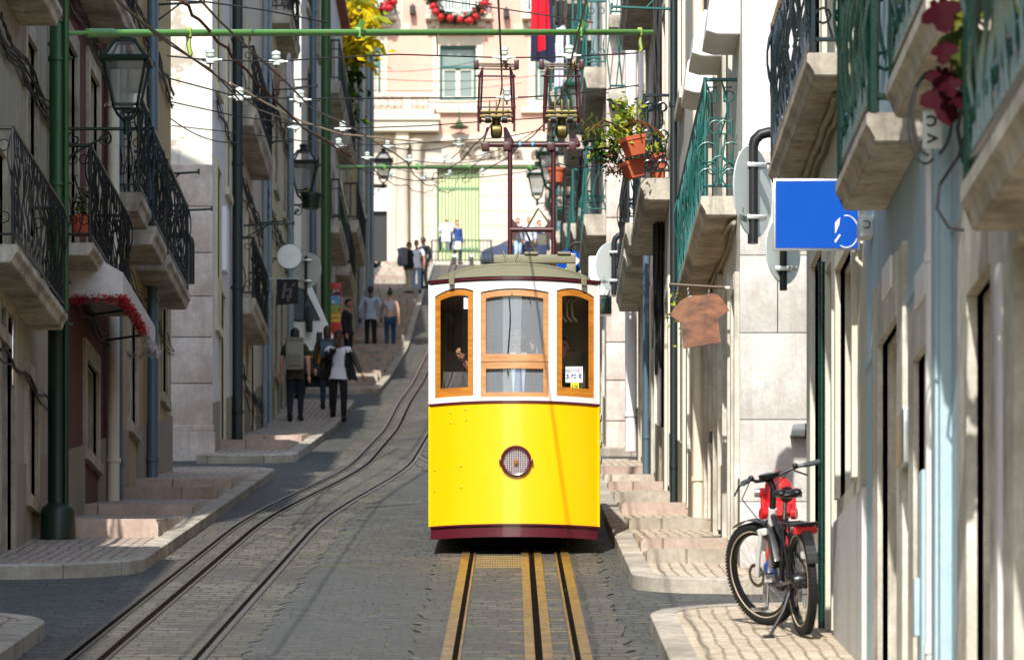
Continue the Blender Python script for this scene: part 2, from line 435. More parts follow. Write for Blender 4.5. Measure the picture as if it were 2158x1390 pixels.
def track(label, fx, y0, y1, mat, dz, so, w):
    t = thing('tram_track', label, 'tram track', (fx(y0), y0, gz(y0)))
    T = Matrix.Translation(-Vector(t.location))
    def part(nm, mt, segs):
        m = MB()
        for a, b, d in segs: ribbon(m, fx, a, b, y0, y1, d, .03)
        m.b.transform(T); return m.build(nm, mt, t)
    for sgn in (-1, 1):
        c = sgn * .465
        r = part('rail', mat, [(c - sgn * 0 - w / 2, c + w / 2, dz)])
        part('guard_rail', mat, [(c - sgn * (w / 2 + .048) - .009, c - sgn * (w / 2 + .048) + .009, dz)])
        a, b = sorted((c - sgn * w / 2, c - sgn * (w / 2 + .039))); part('flange_groove', 'groove', [(a, b, dz - .008)])  # dark strip painted as groove shade, no deep recess is cut
    pw = .034 if w > .07 else .011
    for d in (-1, 1): part('slot_plate', mat, [(so + d * (.026 + pw) - pw, so + d * (.026 + pw) + pw, dz)])
    part('cable_slot', 'groove', [(so - .026, so + .026, dz - .008)])  # slot depth shown only by a strip of painted shade
    return t
track('left tram track of dull brown rails curving past the tram', xL, 8, 165, 'steel', .019, -.2, .042)
tr = track('yellowed tram track with cable slot running under the tram', xR, 8, 66.2, 'rustfade', .024, .15, .075)
mb = MB()
y = 22.0
while y < 39:                                       # steel ties showing along the cable slot
    for a, b in ((-.20, -.08), (.10, .26)):
        for k in range(4):
            x0 = xR(y) + .15 + a + (b - a) * k / 4; z = gz(y)
            mb.box((x0, y, z - .02), (x0 + (b - a) / 4 * .8, y + .1, z + .013))
    y += 1.05 + rng.random() * .1
o = mb.build('slot_tie', 'rust', tr); o.location = -Vector(tr.location)
mb = MB()                                            # cast grating between the rails, below the tram
for i in range(22):
    for j in range(7):
        x0 = xR(39) - .36 + i * .0225; y0_ = 38.3 + j * .27; mb.box((x0, y0_, gz(y0_) - .02), (x0 + .018, y0_ + .23, gz(y0_) + .02))
tag(mb.build('drain_grating', 'rust'), 'rusty cast iron drain grating between the rails below the tram', 'grating')

def pavement(label, xk, xw, y0, y1, risers, mat='calc', rnear=.8, rfar=.6, stepmat=('pinkstep',)):
    sg = 1 if xk > xw else -1                      # direction from wall to kerb
    def edge(y):
        d = 0
        if rnear and y < y0 + rnear: a = rnear - (y - y0); d = rnear - math.sqrt(max(0, rnear * rnear - a * a))
        if rfar and y > y1 - rfar: a = rfar - (y1 - y); d = rfar - math.sqrt(max(0, rfar * rfar - a * a))
        return xk - sg * d
    rs = sorted(risers)
    def extra(y):
        for i in range(len(rs) - 1, -1, -1):
            if y >= rs[i][0]:
                nx = rs[i + 1][0] if i + 1 < len(rs) else min(y1, rs[i][0] + 6)
                return rs[i][1] * max(0, 1 - (y - rs[i][0]) / (nx - rs[i][0]))
        return 0
    yy = sorted({round(v, 4) for v in [y0 + rnear * k / 8 for k in range(9)] + [y1 - rfar * k / 8 for k in range(9)] + [y0 + .4 * k for k in range(int((y1 - y0) / .4) + 1)] + [r[0] for r in rs] + [r[0] - .001 for r in rs]} - {v for v in []})
    yy = [v for v in yy if y0 <= v <= y1]
    m = MB(); prev = None
    for y in yy:
        e = edge(y) - sg * .17; z = gz(y) + .12
        q = [m.b.verts.new((xw, y, z + extra(y))), m.b.verts.new((e - sg * .4, y, z + extra(y))), m.b.verts.new((e - sg * .02, y, z + extra(y))), m.b.verts.new((e, y, z))]
        if prev:
            for k in range(3): m.b.faces.new((prev[k], prev[k + 1], q[k + 1], q[k]))
        prev = q
    o = tag(m.build('pavement', mat), kind='structure')
    k = MB(); prev = None
    pl = [Vector((xw, y0, 0))] + [Vector((edge(y), y, 0)) for y in yy] + [Vector((xw, y1, 0))]
    for i, p in enumerate(pl):
        d = (pl[min(i + 1, len(pl) - 1)] - pl[max(i - 1, 0)]); d.normalize()
        nrm = Vector((-d.y, d.x, 0)) * sg
        pi = p + nrm * .18
        if i == 0: pi.x = p.x; 
        if i == len(pl) - 1: pi.x = p.x
        z = gz(p.y); zi = gz(pi.y)
        q = [k.b.verts.new(c) for c in ((p.x, p.y, z - .15), (p.x, p.y, z + .115), (p.x + (pi.x - p.x) * .1, p.y + (pi.y - p.y) * .1, z + .127), (pi.x, pi.y, zi + .127), (pi.x, pi.y, zi - .1))]
        if prev:
            for a in range(4): k.b.faces.new((prev[a], prev[a + 1], q[a + 1], q[a]))
        prev = q
    k.build('kerb', 'kerb', o)
    for i, (y, j) in enumerate(rs):
        s = MB(); e = edge(y) - sg * .2; a, b = sorted((xw, e)); zt = gz(y) + .12
        e = edge(y) - sg * .17; z2 = gz(y + .33) + .12; j2 = extra(y + .33); c0 = e - sg * .4; prev = None
        for x, kf in ((xw, 1), (xw + (c0 - xw) * .33, 1), (xw + (c0 - xw) * .67, 1), (c0, 1), (e - sg * .03, 1), (e, .7)):
            q = [s.b.verts.new(p) for p in ((x, y - .02, zt - .2), (x, y - .02, zt + j * kf + .004), (x, y + .33, z2 + j2 * kf + .006), (x, y + .33, zt - .2))]
            if prev:
                for t_ in range(4): s.b.faces.new((prev[t_], prev[(t_ + 1) % 4], q[(t_ + 1) % 4], q[t_]))
            else: s.b.faces.new(q)
            prev = q
        s.b.faces.new(prev[::-1])
        s.build('step', stepmat[i % len(stepmat)], o)
    return o
pavement('', -3.25, -4.7, 36.7, 59.2, [(41.3, .17), (45.7, .11), (49.5, .13), (52, .12)], 'calc_old', 1.3, .8)
pavement('', -3.3, -4.7, 8, 31.3, [], 'calc_old', .1, 1.2)
pavement('', -3.25, -4.7, 63.6, 88.5, [(66.3, .14), (69.5, .1)], 'calc_old', .8, .6)
pavement('', -2.95, -4.8, 94.6, 163, [(97 + 2.4 * k, .2) for k in range(27)], 'calc_old', .6, .3, ('pinkstep', 'kerb'))
pavement('', 1.0, 2.25, 8, 32.1, [], 'calc', .1, 1.2)
pavement('', 1.0, 2.05, 34.9, 62.2, [(37.1, .12), (38.8, .12), (42.7, .11), (45.7, .13), (48.7, .11), (51.9, .1), (54.1, .1), (56.6, .1)], 'calc', .8, .6, ('kerb', 'pinkstep', 'kerb', 'pinkstep'))
pavement('', .95, 1.95, 66.5, 150, [(70 + 4 * k, .12) for k in range(19)], 'calc', .6, .5, ('kerb', 'pinkstep'))
# ---------------------------------------------------------------- houses
def facade(mb, X, n, t0, t1, z0, z1, holes, depth=.22, axis='Y', zb=None):
    """wall skin with real openings; axis 'Y': plane x=X facing n; axis 'X': plane y=X facing n (t runs along x)"""
    def pt(t, z, d=0):
        return Vector((X - n * d, t, z)) if axis == 'Y' else Vector((t, X - n * d, z))
    ts = sorted({t0, t1} | {h[0] for h in holes} | {h[1] for h in holes}); ts = [t for t in ts if t0 <= t <= t1]
    zs = sorted({z0, z1} | {h[2] for h in holes} | {h[3] for h in holes}); zs = [z for z in zs if z0 <= z <= z1]
    for a, b in zip(ts, ts[1:]):
        for c, d in zip(zs, zs[1:]):
            tm, zm = (a + b) / 2, (c + d) / 2
            if any(h[0] < tm < h[1] and h[2] < zm < h[3] for h in holes): continue
            mb.face([pt(a, c), pt(b, c), pt(b, d), pt(a, d)])
    for a, b, c, d in holes:
        for p, q in (((a, c), (a, d)), ((a, d), (b, d)), ((b, d), (b, c)), ((b, c), (a, c))):
            mb.face([pt(*p), pt(*q), pt(*q, depth), pt(*p, depth)])

class House:
    """a terrace house: street wall on plane x=X facing n (+1: left side of the street, -1: right side)"""
    def __init__(s, label, X, n, y0, y1, top, wall, trim='lime', near=True, far=True, nearmat=None, deep=7, cat='house', plinth='plinth', gbase=None):
        s.X, s.n, s.y0, s.y1, s.top, s.wall, s.trim, s.near, s.far, s.deep = X, n, y0, y1, top, wall, trim, near, far, deep
        s.nearmat = nearmat or wall; s.holes = []; s.plinth = plinth; s.endholes = []
        s.t = thing('house', label, cat, (X, y0, gz(y0))); s.off = Matrix.Translation(-Vector(s.t.location))
        s.base = gz(y0) - .6
    def b(s, mb, name, mat, parent=None, smooth=True):
        mb.b.transform(s.off); return mb.build(name, mat, parent or s.t, smooth)
    def px(s, d): return s.X + s.n * d
    def bx(s, mb, d0, d1, y0, y1, z0, z1, bev=0):
        a, b_ = sorted((s.px(d0), s.px(d1))); mb.box((a, y0, z0), (b_, y1, z1), bev)
    def opening(s, y0, y1, z0, z1, kind='window', frame='wood_w', trim=None, w=.16, depth=.22, proud=.035, pane='glass'):
        s.holes.append((y0, y1, z0, z1)); trim = trim or s.trim
        m = MB()
        s.bx(m, -.03, proud, y0 - w, y0, z0 - (.0 if kind != 'window' else .0), z1 + w); s.bx(m, -.03, proud, y1, y1 + w, z0, z1 + w)
        s.bx(m, -.03, proud + .004, y0, y1, z1, z1 + w)
        s.bx(m, -depth, -.03, y1 - .025, y1 + .002, z0, z1 + .002); s.bx(m, -depth, -.03, y0 - .002, y0 + .025, z0, z1 + .002); s.bx(m, -depth, -.031, y0 + .025, y1 - .025, z1 - .025, z1 + .001)
        if kind != 'door' and kind != 'shop': s.bx(m, -.03, proud + .03, y0 - w - .03, y1 + w + .03, z0 - .12, z0)
        win = s.b(m, 'door' if kind == 'door' else 'window', trim, smooth=False)
        f = MB(); fw = .07
        if kind == 'door':
            zt = z1 - .45 if z1 - z0 > 2.3 else z1
            s.bx(f, -depth, -depth + .05, y0, y1, zt - .05, zt)
            n = 2 if y1 - y0 > 1.0 else 1
            for k in range(n):
                a = y0 + (y1 - y0) * k / n; c = y0 + (y1 - y0) * (k + 1) / n
                s.bx(f, -depth, -depth + .045, a + .01, c - .01, z0, zt - .05)
                for za, zc in ((.12, .42), (.47, .93)):
                    s.bx(f, -depth + .045, -depth + .065, a + .12, c - .12, z0 + (zt - z0) * za, z0 + (zt - z0) * zc, .008)
            s.b(f, 'door_leaf', frame, win)
            if zt < z1:
                g = MB(); s.bx(g, -depth, -depth + .02, y0, y1, zt, z1); s.b(g, 'pane', pane, win, False)
        elif kind == 'louvre':
            s.bx(f, -depth, -depth + .03, y0, y1, z0, z1)
            k = z0 + .05
            while k < z1 - .05: s.bx(f, -depth + .03, -depth + .055, y0 + .06, y1 - .06, k, k + .045); k += .075
            s.b(f, 'shutter', frame, win, False)
        else:
            for a, c in ((y0, y0 + fw), (y1 - fw, y1)): s.bx(f, -depth, -depth + .06, a, c, z0, z1)
            for a, c in ((z0, z0 + fw), (z1 - fw, z1)): s.bx(f, -depth, -depth + .058, y0 + fw, y1 - fw, a, c)
            ym = (y0 + y1) / 2
            if kind == 'window':
                s.bx(f, -depth, -depth + .065, ym - .04, ym + .04, z0 + fw, z1 - fw)
                zz = z0 + (z1 - z0) * .68; s.bx(f, -depth, -depth + .05, y0 + fw, ym - .04, zz - .03, zz + .03); s.bx(f, -depth, -depth + .05, ym + .04, y1 - fw, zz - .03, zz + .03)
            s.b(f, 'frame', frame, win, False)
            g = MB(); s.bx(g, -depth - .01, -depth + .015, y0 + .02, y1 - .02, z0 + .02, z1 - .02); s.b(g, 'pane', pane, win, False)
        return win
    def balcony(s, y0, y1, z, proj=.4, th=.14, rail='iron_blk', h=1.0, pitch=.13, r=.011, style='scroll', slab='slab', corb=True, mid=False):
        """stone slab on the wall with its iron railing; z = top of slab"""
        m = MB(); a = 0
        pr = [(0, z), (proj, z), (proj, z - th * .45), (proj - .03, z - th * .55), (proj - .05, z - th), (0, z - th)]
        m.prism([(s.px(d), y0, q) for d, q in pr], (0, y1 - y0, 0), .008)
        bal = s.b(m, 'balcony', slab)
        g = MB(); d = proj - .04; q = .03
        pitch = max(pitch, .14); r = r * (1.0 if s.n < 0 and y0 < 30 else .85) if style == 'scroll' else r
        path = [Vector((s.px(0), y0 + q, 0)), Vector((s.px(d), y0 + q, 0)), Vector((s.px(d), y1 - q, 0)), Vector((s.px(0), y1 - q, 0))]
        for zz, rr in ((h, r * 2.0), (.09, r * 1.3)) + (((h * .78, r * 1.1),) if mid else ()):
            for p0, p1 in zip(path, path[1:]):
                up = Vector((0, 0, z + zz)); g.tube([p0 + up, p1 + up], rr, 6)
        for p in path[1:3]: g.tube([p + Vector((0, 0, z)), p + Vector((0, 0, z + h + .02))], r * 2, 6)
        for si, (p0, p1) in enumerate(zip(path, path[1:])):
            ln = (p1 - p0).length; n = max(2, round(ln / pitch)); dv = (p1 - p0) / n
            for k in range(n + 1):
                p = p0 + dv * k; zt = z + h; zb = z + .09
                if style == 'scroll':
                    u = (p1 - p0).normalized(); A = .05; nn = Vector((-u.y, u.x, 0)) * (.022 if si == 1 else .008); ph = rng.random() * 6.28; fq = rng.choice((1, 1.5, 2))
                    pts = [p + Vector((0, 0, zb + (zt - zb) * i / 10)) + u * A * math.sin(i / 10 * 2 * math.pi) + nn * math.sin(i / 10 * 2 * math.pi * fq + ph) * math.sin(math.pi * i / 10) for i in range(11)]
                    g.tube(pts, [r * (.75 + .7 * rng.random() * (i % 3 == 0)) for i in range(11)], 5, caps=False)
                    if k < n and (si != 1 or k % 2 == 0):
                        for fz in (.16, .84):
                            c = p + dv / 2 + Vector((0, 0, zb + (zt - zb) * fz)); u = (p1 - p0).normalized()
                            g.tube([c + (u * math.cos(2 * math.pi * j / 8) + Vector((0, 0, 1)) * math.sin(2 * math.pi * j / 8)) * min(.05, pitch * .36) for j in range(8)], r * .7, 4, closed=True)
                else:
                    g.tube([p + Vector((0, 0, zb)), p + Vector((0, 0, zt))], r, 4, caps=False)
        return bal, s.b(g, 'railing', rail, bal)
    def pipe(s, y, z0, z1, r=.05, mat='pvc_grey', d=None, name='downpipe', brk=2.0):
        d = (r + .03) if d is None else d; m = MB()
        m.tube([(s.px(d), y, z0), (s.px(d), y, z1)], r, 10)
        k = z0 + .5
        while k < z1: m.tube([(s.px(d), y, k), (s.px(d), y, k + .05)], r * 1.22, 10); s.bx(m, 0, d, y - .012, y + .012, k + .01, k + .04); k += brk
        return s.b(m, name, mat)
    def drying_arm(s, y, z, ln=.55, mat='iron_grn', drop=.22):
        m = MB(); m.tube([(s.px(0), y, z), (s.px(ln), y, z + .03)], .016, 6); m.tube([(s.px(0), y, z - drop), (s.px(ln * .5), y, z + .01)], .012, 6)
        m.tube([(s.px(ln), y, z), (s.px(ln), y, z + .07)], .014, 6); return s.b(m, 'drying_arm', mat)
    def auto(s, cols, floors, w=.95, h=1.55, frame='wood_w', skip=()):
        for j, z in enumerate(floors):
            for i, y in enumerate(cols):
                if (i, j) not in skip: s.opening(y - w / 2, y + w / 2, z, z + h, frame=frame)
    def door(s, y, w=1.0, h=2.3, frame='wood_g', z=None, **k):
        z = gz(y) + .16 if z is None else z; return s.opening(y - w / 2, y + w / 2, z, z + h, 'door', frame, **k)
    def finish(s):
        m = MB(); facade(m, s.X, s.n, s.y0, s.y1, s.base, s.top, s.holes)
        xi = s.px(-s.deep)
        for flag, yy, nn in ((s.far, s.y1, 1),):
            if flag: m.face([(s.X, yy, s.base), (xi, yy, s.base), (xi, yy, s.top), (s.X, yy, s.top)])
        if s.near and s.nearmat == s.wall: facade(m, s.y0, -1, min(s.X, xi), max(s.X, xi), s.base, s.top, s.endholes, axis='X')
        # inner core that closes the openings and blocks light
        a, b_ = sorted((s.px(-.36), xi)); m.box((a, s.y0 + .3, s.base), (b_, s.y1 - .02, s.top))
        s.b(m, 'wall', s.wall, smooth=False)
        if s.near and s.nearmat != s.wall:
            m = MB(); facade(m, s.y0, -1, min(s.X, xi), max(s.X, xi), s.base, s.top, s.endholes, axis='X'); s.b(m, 'end_wall', s.nearmat, smooth=False)
        m = MB(); a, b_ = sorted((s.px(.22), xi)); m.box((a, s.y0 - (.05 if s.near else 0), s.top), (b_, s.y1, s.top + .18)); 
        xa, xb = s.px(.18), xi
        m.prism([(xa, s.y0, s.top + .18), (xb, s.y0, s.top + .18), ((xa + xb) / 2, s.y0, s.top + 1.9)], (0, s.y1 - s.y0, 0)); s.b(m, 'roof', 'roof', smooth=False)
        if s.plinth:
            cuts = sorted((h[0] - .17, h[1] + .17) for h in s.holes if h[2] < gz((h[0] + h[1]) / 2) + .9)
            y = s.y0; segs = []
            for a, b_ in cuts:
                if a > y: segs.append((y, a))
                y = max(y, b_)
            if y < s.y1: segs.append((y, s.y1))
            for a, b_ in segs:
                m = MB(); k = a
                while k < b_ - .01:
                    e = min(k + 1.2, b_); hh = .75
                    x0, x1 = sorted((s.px(-.01), s.px(.025)))
                    m.prism([(x0, k, gz(k) - .4), (x0, e, gz(e) - .4), (x0, e, gz(e) + .12 + hh), (x0, k, gz(k) + .12 + hh)], (x1 - x0, 0, 0)); k = e
                s.b(m, 'plinth', s.plinth, smooth=False)

XL1 = -4.6
def cables(h, y0, y1, z, n=4, spread=.12, mat='wire', drop=0):
    """a slack bundle of old cables pinned along a street wall"""
    m = MB()
    for k in range(n):
        a, b_, c = rng.uniform(0, 6), rng.uniform(.5, 1.4), rng.uniform(-spread, spread); N = max(8, int((y1 - y0) * 3))
        m.tube([(h.px(.03 + .03 * rng.random()), y0 + (y1 - y0) * i / N, z + c + .05 * math.sin(a + b_ * i) - drop * math.sin(math.pi * i / N)) for i in range(N + 1)], rng.uniform(.007, .015), 5)
    return h.b(m, 'cable_bundle', mat)
def yl(u, X=XL1): return yw(u, X)
# --- off to the left before the first side street: the house whose shade lies over the crossing
h = House('rendered corner house just outside the view before the first side street', XL1, 1, 10, 31.2, gz(28) + 9.2, 'cream2'); h.auto([14, 18, 22, 26, 29.5], [gz(20) + 3.2, gz(20) + 6.2]); h.door(24); h.finish()

# --- left terrace, first block
A = House('cream house at the far left behind the green tram pole', XL1, 1, 36.9, 43.1, 15.6, 'cream', far=False)
A.opening(37.7, 38.55, zv(700, 38.5), zv(330, 38.5), 'window', 'wood_w'); A.opening(40.3, 41.1, zv(545, 40.7) + .15, zv(70, 40.3), 'window', 'wood_w')
A.opening(40.4, 41.15, zv(1050, 40.8), zv(800, 40.4), 'louvre', 'wood_g'); A.opening(38.2, 39.2, gz(38.7) + .15, gz(38.7) + 2.3, 'door', 'wood_g')
A.balcony(36.6, 40.75, 5.84, .36, .16, 'iron_blk', 1.0, .12, .010)
A.balcony(37.0, 39.9, 8.56, .4, .16, 'iron_blk', 1.0, .13, .010)
A.pipe(42.75, gz(42.7) + .1, 13, .035, 'pvc_dark'); A.pipe(42.3, 6.2, 13, .03, 'black', .05, 'cable_conduit')
cables(A, 38, 43, 8.05, 7, .16); cables(A, 38, 43, 5.1, 2, .05)
m = MB(); A.bx(m, .0, .03, 39.15, 39.42, 4.95, 5.75, .01); A.b(m, 'steel_name_plate', 'chrome')
A.finish()
B = House('oxide red house with awning and shuttered window', XL1, 1, 43.1, 48.5, 16.2, 'red', trim='lime', near=False, far=False)
yy = yl(192)
B.opening(yl(178), yl(206) - .2, zv(960, yl(190)), zv(755, yl(178)), 'louvre', 'iron_blk', w=.2)
B.opening(44.0, 44.9, 6.9, zv(95, 44.3), 'window', 'wood_w', w=.2); B.opening(46.3, 47.3, 6.9, zv(150, 46.5), 'window', 'wood_w', w=.2)
B.opening(44.0, 44.9, 9.95, 11.9, 'window'); B.opening(46.3, 47.3, 9.95, 11.9, 'window')
B.balcony(42.9, 47.2, 6.86, .4, .13, 'iron_blk', .98, .12, .011)
B.balcony(43.3, 47.6, 9.98, .42, .16, 'iron_blk', 1.0, .13, .011)
cables(B, 43.2, 48.4, 9.6, 5, .12); cables(B, 43.2, 48.4, 6.55, 3, .08); B.pipe(48.2, gz(48) + .12, 13.4, .07, 'pvc_cream'); B.pipe(48.55, gz(48) + .12, 13.4, .075, 'pvc_blue')
B.finish()
C_ = House('ochre house with three stone balconies in a row', XL1, 1, 48.5, 57.6, 17.3, 'ochre', trim='lime', near=False)
C_.opening(49.0, 49.9, gz(49.4) + .2, gz(49.4) + 2.4, 'door', 'wood_b'); C_.opening(54.2, 55.2, gz(54.7) + .2, gz(54.7) + 2.5, 'door', 'wood_g'); C_.opening(55.9, 56.7, gz(56) + 1.2, gz(56) + 2.5, 'louvre', 'wood_g')
C_.opening(51.2, 52.1, gz(51.6) + .9, gz(51.6) + 2.3, 'louvre', 'wood_g')
for a, b_, in ((48.5, 49.7), (50.2, 51.7), (52.2, 55.4)): C_.opening((a + b_) / 2 - .45, (a + b_) / 2 + .45, 8.32, 10.5, 'window')
C_.balcony(48.45, 49.75, 8.32, .4, .22, 'iron_bg', 1.15, .11, .011); C_.balcony(50.2, 51.75, 8.22, .42, .22, 'iron_bg', 1.15, .11, .011); C_.balcony(52.2, 55.5, 8.2, .42, .2, 'iron_bg', 1.15, .1, .012)
cables(C_, 48.6, 57.4, 11.1, 5, .14); cables(C_, 48.6, 57.4, 7.7, 3, .1); C_.auto([49.3, 52, 54.8], [11.6, 15], h=1.9); C_.pipe(yl(305), gz(52) + .12, 17.1, .07, 'pvc_blue'); C_.drying_arm(55.9, 9.83, .5); C_.drying_arm(56.9, zv(445, 56.9), .6); C_.drying_arm(55.2, zv(10, 55.2), .62)
C_.finish()
# --- left terrace, second block
XL2 = -4.55
D = House('tall white corner house with weathered stone quoins', XL2, 1, 64.8, 69.4, 17.5, 'lilac', trim='yellow', nearmat='oldwhite', deep=6, far=False)
D.opening(65.6, 66.35, zv(690, 66), zv(350, 65.6), 'window', 'wood_g', w=.12); D.opening(65.6, 66.35, zv(190, 66), zv(-100, 65.6), 'window', 'wood_g'); D.opening(67.9, 68.6, zv(400, 68), zv(90, 68), 'window', 'wood_g')
D.opening(66.4, 67.3, gz(67) + .15, gz(67) + 2.5, 'door', 'wood_b')
m = MB()                                            # stone corner pier facing down the street, rusticated blocks on a moulded base
z = gz(64.8) - .2; xa, xb = XL2 - .66, XL2
m.box((xa - .02, 64.62, z), (xb + .05, 64.8, z + .62), .02); m.box((xa - .01, 64.66, z + .62), (xb + .03, 64.8, z + .74), .03)
z += .745; hs = [.62, .7, .62, .66, .7, .64]
for q in hs: m.box((xa + .012, 64.72, z), (xb + .012, 64.8, z + q - .012), .012); z += q
D.b(m, 'quoin', 'limeblock'); D.pipe(69.0, gz(69) + .1, 17.3, .085, 'pvc_dark')
m = MB(); D.bx(m, 0, .07, 67.0, 67.5, gz(67) + 2.9, gz(67) + 3.9); D.b(m, 'white_meter_box', 'white_s')
D.finish()
E_ = House('tan house with paired iron balconies beyond the dark downpipe', XL2, 1, 69.4, 77.6, 18.6, 'tan', trim='yellow', near=False, far=False)
for zc in (10.16, 13.35, 16.6):
    E_.opening(70.3, 71.1, zc, zc + 2.0, 'window'); E_.opening(73.2, 74.0, zc, zc + 2.0, 'window')
E_.balcony(69.5, 74.6, 13.35, .38, .34, 'iron_blk', .95, .14, .012); E_.balcony(69.4, 73.2, 10.2, .38, .26, 'iron_blk', .98, .13, .012); E_.balcony(69.5, 73, 16.6, .38, .3, 'iron_blk', .95, .14, .012)
cables(E_, 69.5, 77.4, 12.4, 6, .2); cables(E_, 69.5, 77.4, 9.3, 5, .2, drop=.2); cables(D, 64.9, 69.3, 12.6, 3, .1); E_.door(71.4, frame='wood_b'); E_.door(74.6, frame='wood_b'); E_.opening(72.6, 73.4, gz(73) + 1, gz(73) + 2.3, 'louvre', 'wood_g'); E_.drying_arm(76, zv(470, 76), .5); E_.drying_arm(72.4, zv(475, 72.4), .85); E_.drying_arm(76.5, zv(300, 76.5), .6)
E_.pipe(77.2, gz(77) + .1, 18.4, .05, 'pvc_grey'); E_.finish()
G = House('yellowish house on the third side street corner with grey downpipe', XL2 - .02, 1, 77.6, 88.2, 20.5, 'yellow', trim='lime', near=False)
G.pipe(86.2, gz(86) + .12, 20.3, .07, 'pvc_grey'); G.pipe(79.4, gz(79) + .12, 20.3, .04, 'pvc_grey')
for zc in (14.2, 17.5):
    for y in (79.2, 82.4, 85.6): G.opening(y - .45, y + .45, zc, zc + 1.9, 'window')
G.balcony(81.2, 84.6, 17.4, .38, .25, 'iron_blk', .95, .15, .012)
cables(G, 77.7, 88, 15.6, 5, .2); cables(G, 77.7, 88, 13.6, 6, .3, drop=.3); G.door(80.5, frame='wood_b'); G.door(84.4, frame='wood_g'); G.opening(82.0, 82.9, gz(82.4) + .9, gz(82.4) + 2.4, 'louvre', 'wood_b')
for y, z in ((80.4, zv(190, 80.4)), (83.5, zv(170, 83.5)), (87, zv(185, 87)), (88, zv(215, 88))): G.drying_arm(y, z, .6, 'iron_grn', -.0)
G.finish()
# --- left terrace, third block
H_ = House('stained grey house at the third side street with green balconies', -4.6, 1, 93.2, 116, 24.2, 'grey', trim='lime', nearmat='grey', far=False)
for zc in (17.2, 20.6):
    for y in (96, 101, 105.5, 109.5, 113.5): H_.opening(y - .5, y + .5, zc, zc + 2, 'window')
    H_.balcony(104.2, 109.5, zc, .42, .3, 'iron_grn', 1.0, .2, .014, 'bar', mid=True)
    H_.balcony(111, 114.8, zc, .4, .3, 'iron_blk', 1.0, .2, .014, 'bar')
H_.door(98, frame='wood_b'); H_.door(107, frame='wood_b'); H_.door(112, frame='wood_g'); H_.pipe(96.4, gz(96) + .1, 24.8, .08, 'pvc_blue')
H_.endholes.append((-5.6, -5.0, 18.2, 19.6))
m = MB(); m.box((-5.62, 93.1, 17.95), (-4.98, 93.4, 18.2)); m.box((-5.6, 93.4, 18.2), (-5.0, 93.43, 19.6)); H_.b(m, 'window', 'lime')
H_.finish()
I_ = House('ochre and cream house beside the stepped pavement', -4.62, 1, 116, 128, 28.8, 'ochre', near=False, far=False)
for zc in (19.4, 22.6, 25.8):
    for y in (118.5, 122, 125.5): I_.opening(y - .5, y + .5, zc, zc + 2, 'window')
I_.balcony(117.4, 123.5, 19.4, .4, .35, 'iron_blk', 1.0, .2, .014, 'bar'); I_.balcony(117.4, 123.5, 25.8, .4, .35, 'iron_blk', 1.0, .2, .014, 'bar')
I_.door(119, frame='wood_g'); I_.door(124, frame='wood_b'); I_.pipe(127.4, gz(127) + .1, 28.5, .07, 'pvc_grey'); I_.finish()
J = House('tan end house at the top of the stepped pavement', -4.6, 1, 128, 137, 30.5, 'tan', near=False)
for zc in (22.2, 25.4):
    for y in (130, 134): J.opening(y - .5, y + .5, zc, zc + 2, 'window')
J.door(131, frame='wood_b'); J.pipe(133.5, gz(133) + .1, 30.2, .07, 'pvc_grey'); J.pipe(136.6, gz(136) + .1, 30.2, .08, 'pvc_grey'); J.pipe(136, gz(136) + 1.6, 30.2, .05, 'pvc_dark'); J.finish()

# --- right side, near block (before the first side street)
XR1 = 2.2
def yr(u, X=XR1): return yw(u, X)
K = House('olive cream shop with tall glazed openings behind the bicycle', XR1, -1, 26.5, 31.9, 9.5, 'olive', trim='cream2', near=False, plinth=None)
K.opening(29.9, 31.0, 2.86, zv(545, 30.6), 'shop', 'wood_b', w=.1, pane='glassb'); K.opening(27.3, 28.6, 2.86, zv(540, 28), 'shop', 'wood_b', w=.1, pane='glassb')
K.opening(29.0, 29.5, gz(29.2) + .12, zv(560, 29.2), 'shop', 'iron_grn', w=.06, pane='glassb')
for a, b_ in ((26.5, 28.85), (29.55, 31.9)):
    m = MB(); k = a
    while k < b_ - .01:
        e = min(k + .6, b_); m.prism([(XR1 - .03, k, gz(k) - .3), (XR1 - .03, e, gz(e) - .3), (XR1 - .03, e, 2.72), (XR1 - .03, k, 2.72)], (.05, 0, 0)); k = e
    K.b(m, 'wainscot', 'wains', smooth=False)
K.pipe(29.62, gz(29.6) + .1, 4.6, .028, 'iron_grn', .05)
for a in (30, 27.6): K.opening(a, a + 1, 5.75, 7.9, 'window')
K.balcony(27.5, 31.7, 5.62, .3, .15, 'iron_bg', 1.05, .085, .012)
m = MB(); m.tube([(2.12, 31.5 - .35 * k, 5.42 + .02 * math.sin(k * 2)) for k in range(11)], .022, 6); m.tube([(2.16, 31.5 - .35 * k, 5.40 + .025 * math.sin(k * 2 + 1)) for k in range(11)], .016, 6); K.b(m, 'cable_bundle', 'cream')
K.finish()
Bl = House('light blue house with stone door surrounds and white conduit', XR1, -1, 20.9, 26.5, 8.6, 'blue', trim='lime_lit', near=False, far=False, plinth=None)
Bl.opening(24.1, 25.35, gz(24.7) + .1, zv(690, 24.6), 'door', 'wood_b', w=.36, depth=.3, proud=.03, trim='lime_lit'); Bl.opening(22.15, 23.1, gz(22.6) + .1, zv(735, 22.6), 'door', 'wood_b', w=.3, depth=.3, proud=.03)
Bl.opening(23.2, 24.2, 4.42, 6.4, 'window'); Bl.opening(21.3, 22.2, 4.42, 6.4, 'window')
for y, z in ((24.62, zv(585, 24.6)), (22.6, zv(600, 22.6))):
    m = MB(); Bl.bx(m, .03, .045, y - .28, y + .28, z - .09, z + .09, .003); Bl.b(m, 'house_number_plate', 'white_s')
